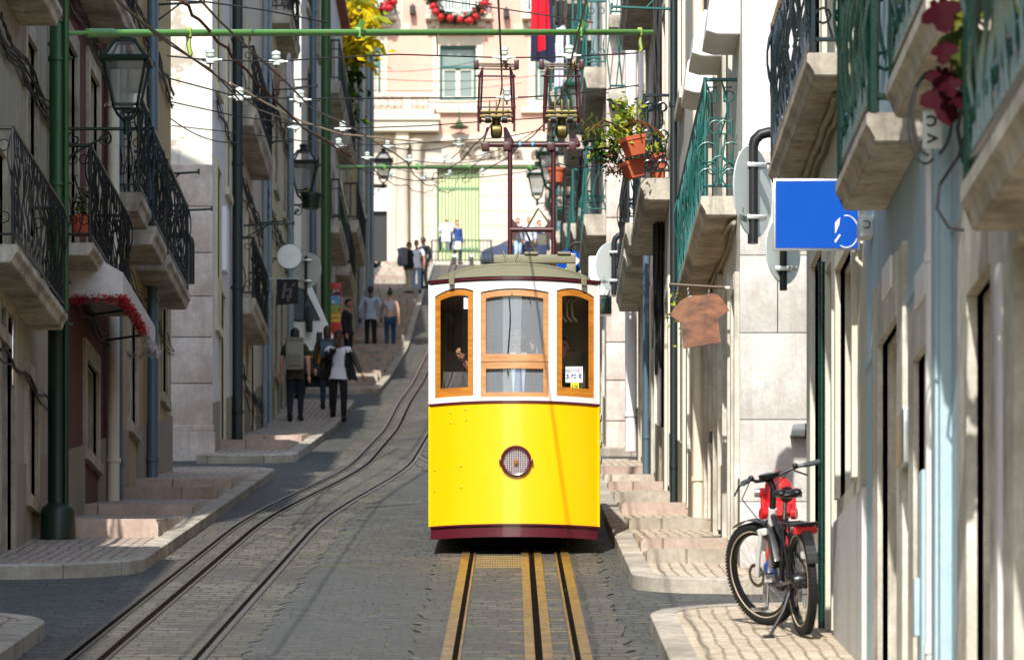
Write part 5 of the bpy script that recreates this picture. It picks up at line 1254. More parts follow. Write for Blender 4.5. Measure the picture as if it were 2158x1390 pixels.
# ---------------------------------------------------------------- street furniture
def curl_pts(c, u, v, r0, r1, a0, a1, n=14):
    return [Vector(c) + Vector(u) * (r0 + (r1 - r0) * k / n) * math.cos(a0 + (a1 - a0) * k / n) + Vector(v) * (r0 + (r1 - r0) * k / n) * math.sin(a0 + (a1 - a0) * k / n) for k in range(n + 1)]
M['l_glass'] = glass_clear('lantern_glass', (.88, .9, .9), .16, .08, (.7, .72, .72))
def lamp(label, loc, wallx, k=1.0, mat='pole_dark'):
    """four sided lantern on a scrolled wall bracket; loc = foot of the lantern, wallx = lateral place of the wall"""
    t = thing('street_lamp', label, 'street lamp', loc, 0, 'wall lanterns along the street')
    def sq(m, r0, z0, r1, z1, th=None): m.lathe([(r0 * 1.414, z0), (r1 * 1.414, z1)], 4, ang=R(45))
    m = MB(); b0, b1, zb, zt = .13 * k, .225 * k, .14 * k, .60 * k
    for sx in (-1, 1):
        for sy in (-1, 1): m.tube([(sx * b0, sy * b0, zb), (sx * b1, sy * b1, zt)], .016 * k, 5)
    for z, r in ((zb, b0), (zt, b1)):
        for a in (0, 90, 180, 270): m.box((-r - .014 * k, -.014 * k, -.014 * k), (r + .014 * k, .014 * k, .014 * k), 0, Matrix.Rotation(R(a), 4, 'Z') @ Matrix.Translation((0, -r, z)))
    for sx in (-1, 1):
        for sy in (-1, 1): m.tube([(sx * b0, sy * b0, zb), (sx * b0 * .9, sy * b0 * .9, zb - .05 * k), (sx * .04 * k, sy * .04 * k, .0)], .012 * k, 5)
    m.lathe([(.02 * k, -.16 * k), (.035 * k, -.12 * k), (.028 * k, -.05 * k), (.045 * k, 0), (.02 * k, .03 * k)], 12)
    m.build('lantern_frame', mat, t)
    m = MB()
    for a in (0, 90, 180, 270):
        Rm = Matrix.Rotation(R(a), 3, 'Z'); m.prism([Rm @ Vector(p) for p in ((-b0, -b0, zb), (b0, -b0, zb), (b1, -b1, zt), (-b1, -b1, zt))], Rm @ Vector((0, .004, 0)))
    m.build('pane', 'l_glass', t)
    m = MB(); m.lathe([(.001, zb), (.085 * k, zb + .005), (.085 * k, zb + .015 * k), (.001, zb + .02 * k)], 12); m.build('reflector', 'white_s', t)
    m = MB(); sq(m, b1 * 1.18, zt, b1 * 1.24, zt + .035 * k); sq(m, b1 * 1.16, zt + .035 * k, b1 * 1.0, zt + .06 * k)
    for sx in (-1, 1):
        for sy in (-1, 1): m.tube([(sx * b1 * .98, sy * b1 * .98, zt + .05 * k), (sx * .105 * k, sy * .105 * k, zt + .235 * k)], .018 * k, 5); m.lathe([(.014 * k, zt + .02 * k), (.02 * k, zt + .06 * k), (.002, zt + .09 * k)], 6, (sx * b1 * 1.2, sy * b1 * 1.2, 0))
    sq(m, .115 * k, zt + .225 * k, .12 * k, zt + .25 * k); m.lathe([(.12 * k, zt + .25 * k), (.075 * k, zt + .28 * k), (.06 * k, zt + .32 * k), (.085 * k, zt + .34 * k), (.06 * k, zt + .37 * k), (.01, zt + .39 * k)], 14)
    cap = m.build('roof_cap', mat, t)
    m = MB(); sq(m, b1 * .97, zt + .045 * k, .10 * k, zt + .23 * k); m.build('cap_pane', 'l_glass', cap)
    m = MB(); d = wallx - loc[0]; sg = 1 if d > 0 else -1; ln = abs(d)
    m.tube([(0, 0, -.1 * k), (d, 0, -.1 * k)], .018 * k, 6); m.tube([(0, .0, -.16 * k), (0, 0, -.02)], .03 * k, 8)
    m.tube([(d, 0, -.52 * k)] + [(d - sg * ln * .72 * f, 0, -.52 * k + .34 * k * f ** .6) for f in (.25, .5, .75, 1)], .014 * k, 6)
    m.tube(curl_pts((sg * ln * .34, 0, -.21 * k), (sg, 0, 0), (0, 0, 1), .085 * k, .02 * k, R(100), R(560)), .011 * k, 5); m.tube(curl_pts((sg * ln * .8, 0, -.21 * k), (-sg, 0, 0), (0, 0, 1), .08 * k, .02 * k, R(100), R(500)), .011 * k, 5)
    m.box((d - .02, -.04, -.56 * k), (d + .005, .04, -.05 * k)); m.build('bracket', mat, t); return t
def lampat(label, u, v, Y, wallx, k=1.0, mat='pole_dark'): p = at(u, v, Y); return lamp(label, (p.x, p.y, p.z), wallx, k, mat)
lampat('nearest dark green wall lantern on the left beside the tall green pole', 266, 252, 43.6, -4.6, .95)
lampat('dark green wall lantern above the round white sign on the left', 640, 420, 86.5, -4.57, 1.15)
lampat('large green lantern on the right wall behind the right current collector', 1232, 282, 72, 1.5, 1.25, paint('weathered_green_lamp', (36, 82, 70), .4, .1, .3))
lampat('small dark lantern framed by the maroon mast on the right', 1132, 420, 122, 1.5, 1.1)
lampat('dark lantern half hidden behind the right mast post', 1162, 400, 104, 1.48, 1.35)
lampat('small lantern at the far left in front of the bank doorway', 808, 385, 139.6, -4.6, 1.15)

# green tram pole and the span pipe
pt = thing('tram_pole', 'tall thick green iron pole with dark base on the left pavement', 'pole', (-4.36, 41.0, gz(41) + .1)); zt = zv(50, 41) - pt.location.z
m = MB(); m.lathe([(.082, 2.2), (.084, zt - .55), (.078, zt)], 20); m.tube([(.085, -.07, 2.2), (.085, -.07, zt + .5)], .028, 10); m.lathe([(.10, zt), (.10, zt + .03), (.02, zt + .05)], 20); m.build('shaft', 'pole_green', pt)
m = MB(); m.lathe([(.17, 0), (.165, .28), (.15, .32), (.098, .36), (.096, 2.1), (.105, 2.12), (.105, 2.2)], 20); m.tube([(.085, -.07, .3), (.085, -.07, 2.2)], .028, 10); m.build('base', 'pole_dark', pt)
for z in (2.05, 3.4, 4.6): m = MB(); m.tube([(0, 0, z), (0, 0, z + .04)], .098, 16); m.tube([(.0, -.07, z + .02), (.15, -.07, z + .02)], .012, 6); m.build('clamp', 'pole_green', pt)
pa = at(142, 70, 41.1); pb = Vector((1.86, 53.5, zv(68, 53.5)))
bt = thing('span_pipe', 'bright green horizontal pipe spanning the street above the wires', 'pipe', pa); dv = pb - pa
m = MB(); m.tube([dv * .06, dv * .96], .036, 12); m.tube([dv * .02, dv * .025, dv * .026, dv * .06, dv * .061], [.02, .02, .045, .045, .036], 12); m.tube([dv * .0, dv * .02], .022, 8); m.tube([dv * .96, dv], .03, 10); m.build('tube', 'pipe_green', bt)
for f in (.165, .425, .83, .955):
    m = MB(); c = dv * f
    if f in (.165, .955): m.box((c.x - .03, c.y - .045, c.z - .05), (c.x + .03, c.y + .045, c.z + .05), .006); m.tube([c, c + Vector((.0, -.02, -.12)), c + Vector((.02, -.03, -.22)), c + Vector((0, -.03, -.25))], .024, 6)
    else: m.box((c.x - .03, c.y - .05, c.z - .06), (c.x + .03, c.y + .05, c.z + .05), .006); m.tube([c + Vector((0, 0, .03)), c + Vector((.05, -.02, .13))], .035, 4)
    m.build('clamp', paint('lichen_green_clamp', (140, 160, 66), .5, .1, .5, wearcol=(120, 84, 50)) if f in (.165, .955) else 'pipe_green', bt)
m = MB(); c = dv * .56; m.box((c.x - .012, c.y - .05, c.z - .13), (c.x + .012, c.y - .04, c.z + .06)); m.tube([c + Vector((0, -.045, -.13)), c + Vector((0, -.045, -.27))], .008, 5); m.build('hanger', 'steel', bt)
p2 = thing('tram_pole', 'distant green iron pole between balconies on the left', 'pole', (-4.28, 98.2, gz(98) + .1)); m = MB(); m.lathe([(.2, 0), (.2, .5), (.12, .6), (.11, 11.4), (.03, 11.5)], 16); m.build('shaft', 'pole_green', p2)
pa2 = at(712, 352, 98.2); pb2 = at(1130, 354, 116); m = MB(); m.tube([Vector((0, 0, 0)), pb2 - pa2], .04, 8)
for f in (.2, .36, .62, .96): c = (pb2 - pa2) * f; m.box((c.x - .05, c.y - .05, c.z - .06), (c.x + .05, c.y + .05, c.z + .09))
o = tag(m.build('span_pipe', 'pipe_green'), 'distant thin green pipe crossing the street in front of the bank', 'pipe'); o.location = pa2

# ---- overhead wires
def wire(label, pts, r=.011, mat='wire', cat='wire', group='overhead wires'):
    P0 = Vector(pts[0]); m = MB(); m.tube([Vector(p) - P0 for p in pts], r, 5); o = tag(m.build('overhead_wire', mat), label, cat, group); o.location = P0; return o
def sagw(a, b, sag, n=10): a, b = Vector(a), Vector(b); return [a.lerp(b, i / n) - Vector((0, 0, sag * 4 * (i / n) * (1 - i / n))) for i in range(n + 1)]
def trol(x0, y0, y1, h, xf): return [(x0 + xf(y) , y, gz(y) + h + .03 * math.sin(y * .5)) for y in [y0 + (y1 - y0) * k / 30 for k in range(31)]]
wire('left contact wire nearest the wall climbing from the green pipe', trol(-.33, 18, 165, 4.56, xL), .010, 'wirec'); wire('left contact wire on the street side climbing under the green pipe', trol(.27, 18, 165, 4.56, xL), .010, 'wirec')
wire('contact wire touching the left current collector of the tram', trol(-.11, 18, 165, 4.82, lambda y: -1.8 * sstep(47, 105, y)), .010, 'wirec'); wire('contact wire touching the right current collector of the tram', trol(.60, 18, 165, 4.82, lambda y: -1.8 * sstep(47, 105, y)), .010, 'wirec')
ins = [0]
INS = None
def insul(u, v, Y, lab):
    global INS
    p = at(u, v, Y)
    if INS is None:
        t = thing('insulator', lab, 'insulator', p, 0, 'white insulators on the wires'); m = MB(); m.lathe([(.02, .03), (.05, .035), (.055, .06), (.03, .07), (.055, .08), (.055, .11), (.03, .12), (.01, .13)], 12); m.tube([(-.14, 0, 0), (-.09, 0, 0), (-.085, 0, 0), (.085, 0, 0), (.09, 0, 0), (.14, 0, 0)], [.012, .012, .022, .022, .012, .012], 8)
        m.lathe([(.02, -.05), (.05, -.045), (.055, -.015), (.02, .0), (.025, .03)], 12); m.build('porcelain', 'porc', t); m = MB(); m.tube([(0, 0, -.05), (0, 0, -.10)], .012, 6); m.build('clip', 'wirec', t); INS = t
    else: t = copy_tree(INS); t.location = p; t['label'] = lab
    k_ = .85; t.scale = (k_, k_, k_)
for lab, rows, Y in (('first', [(352, 118), (443, 127), (582, 130), (690, 122), (840, 115), (1060, 122), (1200, 120), (1345, 112)], 41.5), ('second', [(355, 165), (505, 205), (633, 208), (760, 208), (1068, 206), (1180, 202), (1345, 180)], 45.5), ('third', [(362, 215), (500, 245), (623, 262), (760, 270), (900, 265), (1050, 254), (1240, 244)], 52), ('fourth', [(362, 265), (500, 280), (700, 305), (830, 305), (1060, 290), (1200, 262)], 61)):
    wire('thin black span wire crossing the street, %s below the green pipe' % lab, [at(u, v, Y + (u - 360) * .004) for u, v in rows], .008)
for u, v, Y, lab in ((443, 126, 41.8, 'white porcelain insulator in front of the white corner house top'), (582, 130, 42.4, 'white porcelain insulator below the green pipe above the hanging white cloth'), (505, 205, 46, 'white porcelain insulator in front of the scrolled balcony railing on the left'), (633, 210, 46.5, 'white porcelain insulator left of the hanging white cloth foot'), (722, 271, 61, 'white porcelain insulator before the dark shrub on the left balconies'), (714, 306, 63, 'white porcelain insulator lowest of the pair before the left balconies'), (623, 268, 64, 'small white insulator above the round lantern top on the left'), (1062, 121, 43.6, 'white porcelain insulator just above the left current collector'), (1200, 117, 43.6, 'white porcelain insulator just above the right current collector'), (1068, 205, 47, 'white porcelain insulator seen through the left current collector'), (774, 332, 80, 'small white insulator left of the bank column'), (817, 308, 80, 'small white insulator right of the stone balcony bracket'), (967, 303, 84, 'small insulator above the bank emblem'), (864, 337, 92, 'small insulator in front of the bank column'), (937, 335, 92, 'small insulator above the left edge of the yellow gate'), (1022, 325, 96, 'small insulator in front of the bank lettering'), (824, 371, 100, 'small insulator in front of the bank door lantern'), (896, 375, 100, 'small insulator left of the yellow gate bars'), (948, 368, 100, 'small insulator before the top of the yellow gate'), (1017, 364, 104, 'small insulator at the right edge of the yellow gate')):
    insul(u, v, Y, lab)
for i, (a, b_) in enumerate((((774, 332), (864, 337)), ((817, 308), (967, 303)), ((864, 337), (1060, 328)), ((824, 371), (948, 368)), ((896, 375), (1180, 345)), ((720, 330), (824, 371)), ((948, 368), (1022, 325)), ((937, 335), (980, 300)))):
    wire('dark wire before the bank, span %s' % ('left of the column', 'across the stone balcony foot', 'across the lettering', 'across the gate top', 'along the gate to the right wall', 'from the left balconies to the column', 'from gate to lettering', 'short at the emblem')[i], sagw(at(*a, 90 + i), at(*b_, 94 + i), .12), .012)
wire('pale double guy wire slanting from the white corner house towards the bank', [at(485, 175, 50), at(560, 217, 56), at(640, 258, 62), at(720, 283, 68), at(900, 300, 76), at(1080, 302, 84)], .014, 'wireb')
m = [at(380 + 190 * k / 14 + 4 * math.sin(k * 2), 0 + 205 * k / 14 + 3 * math.cos(k * 3), 39 + k) for k in range(15)]; wire('knotted creeper covered cable slanting down from the top left', m + [at(640, 270, 58), at(740, 330, 66)], .016, 'lf_b')
wire('long brown wire rising steeply from the top left corner to the pipe', [at(245, 0, 36), at(300, 50, 38), at(360, 96, 40), at(441, 144, 41), at(504, 210, 46)], .009, 'wirec')
wire('black cable across the top from the left to the pipe clamp', [at(350, 0, 40), at(440, 5, 42), at(560, 22, 45), at(640, 38, 47), at(690, 48, 47.6)], .009)
wire('thin wire across the top of the bank towards the laundry', [at(925, 0, 60), at(1010, 12, 60), at(1120, 28, 60), at(1250, 48, 60)], .010)
for i, (a, b_, Y) in enumerate((((360, 250), (505, 300), 55), ((785, 150), (1000, 130), 110), ((785, 165), (1130, 160), 100), ((780, 190), (1100, 175), 120), ((900, 215), (1200, 190), 90), ((1000, 330), (1150, 260), 80), ((1150, 300), (1330, 262), 60), ((1180, 345), (1300, 328), 58), ((780, 330), (900, 365), 100))):
    wire(('thin wire before the white corner house end wall', 'faint wire crossing above the middle bank window', 'faint wire crossing the middle bank window', 'faint wire sagging below the bank window top', 'faint wire crossing behind the left current collector', 'twisted wire rising behind the maroon mast top', 'thin wire from the large green lantern to the planted balcony', 'short wire beside the right mast post', 'faint wire across the bank doorway')[i], sagw(at(*a, Y), at(*b_, Y + 2), .1), .008)

# ---- signs
def hoop_sign(label, u, v, Y, r, wallx, yaw, colr='signback', bent=True, drop=.35, mat='iron_blk', num=None):
    c = at(u, v, Y); t = thing('road_sign', label, 'road sign', c); sg = 1 if wallx > c.x else -1; d = wallx - c.x
    m = MB(); T = Matrix.Rotation(yaw, 4, 'Z') @ Matrix.Rotation(R(90), 4, 'X'); m.lathe([(r, -.006), (r + .006, 0), (r, .006)], 40, mat=T); m.build('disc', colr, t)
    m = MB(); y = -.05
    if bent: m.tube([(-.0 * sg, y, -r - .06), (0, y, r * .95)] + [(sg * .12 * (1 - math.cos(a)), y, r * .95 + .12 * math.sin(a)) for a in (R(30), R(60), R(90))] + [(d, y, r * .95 + .12)], .042 * r / .36, 12)
    else: m.tube([(0, y, -r - drop), (0, y, r * .8)], .03, 10)
    m.build('post', mat, t)
    for z in (-.6 * r, .55 * r): m = MB(); m.box((-.07, y - .05, z - .018), (.11, y + .05, z + .018), .006); m.build('clamp', 'zinc', t)
    if num:
        m = MB(); m.add_mesh(text_mesh(num, .06, .001), Matrix.Rotation(yaw, 4, 'Z') @ Matrix.Translation((-r * .55, -.009, -r * .58)) @ FACE_CAM); m.build('stamp', 'black', t)
    return t
hoop_sign('large grey back of a round sign on black bent pipe beside the near balcony', 1586, 404, 34.0, .36, 2.6, R(62), num='I\n15305')
hoop_sign('small round sign back hanging under the blue sign on the right', 1650, 528, 32.6, .25, 2.2, R(55))
hoop_sign('round sign back on dark bent pipe right of the tram roof', 1294, 562, 62.5, .36, 1.95, R(40), num='I\n15801')
hoop_sign('blue round arrow sign partly hidden behind the tram roof rack', 1200, 553, 73.5, .22, 1.5, R(8), 'blue_s')
m = MB(); c = at(1205, 550, 73.4); m.prism([c + Vector(p) for p in ((0, -.03, .03), (.06, -.03, .03), (.06, -.03, .08), (.15, -.03, 0), (.06, -.03, -.08), (.06, -.03, -.03), (0, -.03, -.03))], (0, .01, 0)); m.build('arrow_mark', 'white_s', [o for o in COL.objects if o.get('label', '').startswith('blue round arrow')][0], loc=-at(1200, 553, 73.5))
m = MB(); c = at(1272, 582, 63); o = thing('meter_box', 'white meter box with green base beside the tram roof', 'box', c); m.box((-.22, 0, -.28), (.1, .3, .3), .02); m.build('case', 'white_s', o); m = MB(); m.box((-.1, .02, -.55), (.12, .28, -.3), .01); m.build('base', 'iron_grn', o)
hoop_sign('pale round sign back on dark post behind the white mirror sign', 645, 570, 86.0, .36, -4.57, R(-30), bent=False, drop=.3, num='13804 B')
# white round shop light with bracket
c = at(610, 541, 80.0); t = thing('round_shop_sign', 'round white illuminated style shop sign on a thin bracket at the left', 'sign', c); m = MB(); m.lathe([(.225, -.05), (.235, -.04), (.235, .04), (.225, .05)], 36, mat=Matrix.Rotation(R(90), 4, 'X')); m.build('rim', 'zinc', t); m = MB(); m.lathe([(.2, -.062), (.2, -.05)], 36, mat=Matrix.Rotation(R(90), 4, 'X')); m.b.transform(Matrix.Translation((0, -.0, 0)))
m.build('face', 'white_s', t); m = MB(); m.tube([(-.22, 0, -.03), (-.4, 0, -.03)], .014, 6); m.tube([(-.4, 0, -.16), (-.26, 0, -.05)], .01, 6); m.build('bracket', 'iron_blk', t)
# flag with letter
c = at(583, 588, 79.2); t = thing('shop_flag', 'dark square shop flag with a slanted letter mark below the round white sign', 'flag', c); s_ = F / 80.5
m = MB(); n = 8
for k in range(n): 
    x0, x1 = .40 * k / n, .40 * (k + 1) / n; z = lambda x: .012 * math.sin(x * 14); m.prism([(x0, z(x0), -.48 + .06 * x0), (x1, z(x1), -.48 + .06 * x1), (x1, z(x1), 0), (x0, z(x0), 0)], (0, .006, 0))
m.build('cloth', clo((38, 36, 38)), t); m = MB(); m.tube([(-.25, 0, .01), (.42, 0, .01)], .010, 6); m.build('rod', 'zinc', t)
m = MB(); gp = clo((106, 98, 100))
for q in (((.09, -.36), (.14, -.36), (.19, -.07), (.14, -.07)), ((.14, -.24), (.16, -.19), (.27, -.16), (.29, -.2)), ((.24, -.2), (.29, -.18), (.27, -.36), (.22, -.36)), ((.18, -.3), (.215, -.3), (.235, -.42), (.2, -.43)), ((.27, -.12), (.34, -.07), (.35, -.1), (.30, -.14))): m.prism([(x, -.016, z) for x, z in q], (0, .006, 0))
m.build('letter_mark', gp, t)
# blue sign on the right
c = at(1630, 527, 26.75); s_ = F / 26.75; w_, h_ = 182 / s_, 150 / s_; t = thing('blue_sign', 'large plain blue rectangular sign with a white ring mark in its lower right corner', 'sign', c)
m = MB(); m.box((0, 0, 0), (w_, .03, h_), .003); m.build('frame', 'zinc', t); m = MB(); m.box((.012, -.004, .012), (w_ - .012, .002, h_ - .012)); m.build('panel', 'blue_s', t)
m = MB(); q = Vector((w_ - .085, -.007, .115)); m.tube([q + Vector((.075 * math.cos(a), 0, .1 * math.sin(a))) for a in [R(-120 + 220 * k / 20) for k in range(21)]], .0035, 5)
m.prism([(w_ - .155, -.008, .17), (w_ - .125, -.008, .205), (w_ - .13, -.008, .16), (w_ - .155, -.008, .10)], (0, .003, 0)); m.prism([(w_ - .16, -.008, .055), (w_ - .128, -.008, .10), (w_ - .122, -.008, .092), (w_ - .152, -.008, .045)], (0, .003, 0)); m.build('ring_mark', 'white_s', t)
m = MB(); m.tube([(w_ - .02, .05, .3), (w_ - .015, .05, -.05), (w_ + .03, .05, -.1)], .012, 6); m.box((w_ - .02, .03, .05), (2.2 - c.x, .06, .09)); m.build('fixing', 'pvc_cream', t)
# T-shirt sign
c = at(1415, 601, 37.7); s_ = F / 37.7; t = thing('shirt_sign', 'wooden t-shirt shaped shop sign hanging from a rod below the teal balcony', 'sign', c)
def sp(u, v): return ((u - 1415) / s_, 0, (601 - v) / s_)
M['shirtw'] = wood('grained_shirt_board', (148, 98, 66), (56, 34, 30), (3.5, 3.5, 7), .35, .5)
pl = [(1450, 624), (1466, 622), (1482, 622), (1498, 617), (1512, 620), (1526, 634), (1537, 654), (1514, 670), (1512, 671), (1520, 722), (1440, 734), (1437, 679), (1428, 677), (1412, 663), (1424, 645), (1436, 632)]
m = MB(); m.prism([sp(*q) for q in pl], (0, .022, 0), .003); m.build('board', 'shirtw', t); m = MB(); m.tube([sp(1413, 599), sp(1530, 606)], .013, 8); m.build('rod', 'wood_b', t); m = MB(); m.tube([sp(1528, 606), sp(1566, 608)], .015, 8); m.build('rod_end', 'pvc_cream', t)
m = MB()
for a, b_ in (((1449, 602), (1452, 626)), ((1494, 603), (1493, 621))):
    A_, B_ = Vector(sp(*a)), Vector(sp(*b_))
    for k in range(5): cc = A_.lerp(B_, (k + .5) / 5); m.tube([cc + Vector((.006 * math.cos(q), .006 * math.sin(q) * (k % 2), .013 * math.sin(q))) for q in [j * PI / 4 for j in range(8)]], .0025, 4, closed=True)
m.build('chain', 'chrome', t)
# wall lamp on the end wall
c = at(1684, 906, 36.3); t = thing('wall_light', 'small metal wedge wall light on the stone end wall above the bicycle', 'wall light', c); m = MB(); m.prism([(-.07, 0, -.04), (.05, 0, -.05), (.05, 0, .06), (-.05, 0, .05)], (0, .14, 0), .006); m.build('housing', 'zinc', t); m = MB(); m.box((.05, .0, -.05), (.09, .14, .06), .004); m.build('mount', 'iron_blk', t)

# ---- hydrant
M['hyd'] = paint('hydrant_red', (206, 34, 38), .35, 0, .2, coat=.3)
b0 = Vector(((1640 - U0) * 36.0 / F, 36.0, gz(36.0) + .1)); t = thing('fire_hydrant', 'red fire hydrant with blue foot against the stone end wall behind the bicycle', 'hydrant', b0)
m = MB(); m.lathe([(.10, .1), (.11, .16), (.095, .2), (.09, .46), (.13, .5), (.13, .58), (.10, .6), (.11, .64), (.12, .68), (.11, .76), (.07, .81), (.03, .82), (.03, .86), (.005, .87)], 20); m.build('barrel', 'hyd', t)
m = MB(); m.lathe([(.12, 0), (.12, .08), (.10, .1)], 20); m.build('foot', 'blue_s', t)
for sx in (-1, 1): m = MB(); m.tube([(sx * .09, 0, .68), (sx * .16, 0, .68)], .042, 12); m.tube([(sx * .11, -.04, .50), (sx * .15, -.055, .50)], .048, 12); m.tube([(sx * .12, 0, .68), (sx * .12, -.03, .5)], .03, 8); m.build('outlet', 'hyd', t)
m = MB(); m.tube([(0, -.1, .53), (0, -.2, .53)], .06, 14); m.build('outlet', 'hyd', t); m = MB()
for sx in (-1, 1): m.tube([(sx * .16, 0, .68), (sx * .2, 0, .68)], .038, 12)
m.build('cap', 'zinc', t)

# ---- bicycle: leaning on its kick-stand, front wheel turned to the left, seen from behind
Yr = 28.8; br = Vector(((1694 - U0) * Yr / F, Yr, gz(Yr) + .14))
bk = thing('bicycle', 'black and white electric bicycle with red tail light standing on the near pavement', 'bicycle', br, R(8.5))
slope = math.atan(.13); BM = Matrix.Rotation(R(-4), 4, 'Y') @ Matrix.Rotation(slope, 4, 'X')     # leans to the left, follows the slope
M['b_wht'] = paint('bike_white', (232, 232, 230), .3, 0, .1, coat=.5); M['b_blk'] = paint('bike_black', (24, 24, 26), .35, .1, .2, coat=.3); M['b_tan'] = paint('tan_sidewall', (196, 178, 150), .6); M['red_l'] = paint('tail_light_red', (190, 14, 22), .15, 0, .1, coat=.6)
RW = .362; WB = 1.08
def bpart(m, nm, mt, par=None, X=None): m.b.transform(BM @ X if X is not None else BM); return m.build(nm, mt, par or bk)
def wheel(X):
    W = Matrix.Translation((0, 0, RW)) @ Matrix.Rotation(R(90), 4, 'Y')
    m = MB(); T = .030
    m.lathe([(.018, -.03), (.018, .03)], 12, mat=W); 
    for k in range(32):
        a = 2 * PI * k / 32; s_ = 1 if k % 2 else -1; a2 = a + (.35 if k % 4 < 2 else -.35)
        m.tube([W @ Vector((.022 * math.cos(a2), .022 * math.sin(a2), s_ * .028)), W @ Vector((.285 * math.cos(a), .285 * math.sin(a), 0))], .0013, 4, caps=False)
    wh = bpart(m, 'wheel', 'chrome', None, X)
    m = MB(); m.lathe([(RW - .062, -T * .75), (RW - .04, -T), (RW - .018, -T * .95), (RW - .004, -T * .6), (RW, 0), (RW - .004, T * .6), (RW - .018, T * .95), (RW - .04, T), (RW - .062, T * .75)], 56, mat=W, loop=True)
    for k in range(90):
        a = 2 * PI * k / 90
        for zz in (-.017, 0, .017):
            aa = a + (zz != 0) * .035; m.box((RW - .006, -.0075, zz - .0065), (RW + .0035, .0075, zz + .0065), 0, W @ Matrix.Rotation(aa, 4, 'Z'))
    bpart(m, 'tyre', 'rubber', wh, X)
    m = MB()
    for s_ in (-1, 1): m.tube([W @ Vector(((RW - .056) * math.cos(2 * PI * k / 48), (RW - .056) * math.sin(2 * PI * k / 48), s_ * T * .82)) for k in range(48)], .0045, 5, closed=True)
    bpart(m, 'sidewall_band', 'b_tan', wh, X)
    m = MB(); m.lathe([(RW - .085, -.012), (RW - .06, -.018), (RW - .055, 0), (RW - .06, .018), (RW - .085, .012)], 48, mat=W, loop=True); bpart(m, 'rim', 'b_blk', wh, X); return wh
I4 = Matrix.Identity(4)
wr = wheel(I4)
HA = R(20)                                        # head angle from vertical
hd0, hd1 = Vector((0, WB - .19, .62)), Vector((0, WB - .26, .82)); ax = (hd1 - hd0).normalized()
ST = Matrix.Translation(hd0) @ Matrix.Rotation(R(28), 4, ax) @ Matrix.Translation(-hd0)
fx = ST @ Matrix.Translation((0, WB, 0)); wf = wheel(fx)
m = MB(); W = Matrix.Translation((-.045, 0, RW)) @ Matrix.Rotation(R(90), 4, 'Y'); m.lathe([(.06, -.001), (.085, -.001), (.085, .001), (.06, .001)], 28, mat=W, loop=True); bpart(m, 'brake_disc', 'steel', wf, fx)
m = MB(); m.tube([(0, WB - .43, .30), hd0 + Vector((0, 0, .0))], .034, 12); m.tube([(0, WB - .43, .30), (0, WB - .62, .76)], .018, 10); m.tube([(0, WB - .56, .62), hd1 - Vector((0, 0, .05))], .02, 10)
for s_ in (-1, 1): m.tube([(s_ * .03, WB - .43, .30), (s_ * .065, 0, RW)], .013, 8); m.tube([(s_ * .02, WB - .58, .66), (s_ * .065, 0, RW)], .010, 8)
m.sphere((0, WB - .43, .30), .045); bpart(m, 'frame', 'b_blk')
m = MB(); m.add_mesh(text_mesh('adventure', .07, .001), Matrix.Translation((-.038, WB - .34, .42)) @ Matrix.Rotation(R(-90), 4, 'Z') @ FACE_CAM @ Matrix.Rotation(R(-122), 4, 'Z')); 
m.b.free(); 
m = MB(); m.tube([hd0, hd1], .03, 12); bpart(m, 'head_tube', 'b_wht')
m = MB(); m.box((-.04, -.05, -.16), (.04, .05, .2), .015, Matrix.Translation((0, WB - .29, .56)) @ Matrix.Rotation(R(-38), 4, 'X')); bpart(m, 'battery', 'b_blk')
m = MB()
for s_ in (-1, 1): m.tube([(s_ * .055, WB - .02, RW), (s_ * .062, WB - .08, .5), (s_ * .06, WB - .16, .66)], [.016, .019, .019], 10)
m.box((-.075, WB - .20, .645), (.075, WB - .13, .69), .01); m.tube([(0, WB - .17, .66), (0, WB - .19, .72)], .02, 8); bpart(m, 'fork', 'b_wht', None, ST)
m = MB(); a0 = hd1; m.tube([a0, a0 + Vector((0, -.05, .14)), a0 + Vector((0, -.03, .19)), a0 + Vector((0, .0, .2))], .022, 10); hb = a0 + Vector((0, .0, .2))
m.tube([hb + Vector(p) for p in ((-.33, -.16, .045), (-.2, -.08, .045), (-.1, 0, .01), (0, 0, 0), (.1, 0, .01), (.2, -.08, .045), (.33, -.16, .045))], .0125, 8)
m.box((-.05, -.06, .0), (.05, .05, .035), .008, Matrix.Translation(hb + Vector((0, -.02, .01))))
for s_ in (-1, 1): m.tube([hb + Vector((s_ * .2, -.06, .04)), hb + Vector((s_ * .25, .0, .01)), hb + Vector((s_ * .33, -.03, -.04))], .007, 6); m.sphere(hb + Vector((s_ * .2, -.08, .05)), .022, 8, 6); m.tube([hb + Vector((s_ * .18, -.04, .03)), hb + Vector((s_ * .14, .14, -.1)), hb + Vector((s_ * .06, .12, -.25)), hb + Vector((.0, .03, -.42))], .004, 5)
hbo = bpart(m, 'handlebar', 'b_blk', None, ST)
m = MB()
for s_ in (-1, 1): m.tube([hb + Vector((s_ * .25, -.11, .045)), hb + Vector((s_ * .345, -.17, .045))], [.017, .02], 10)
bpart(m, 'grip', paint('grey_grip', (70, 76, 80), .8), hbo, ST)
m = MB(); m.tube([(0, WB - .60, .70), (0, WB - .66, .88)], .014, 10); bpart(m, 'seat_post', 'chrome')
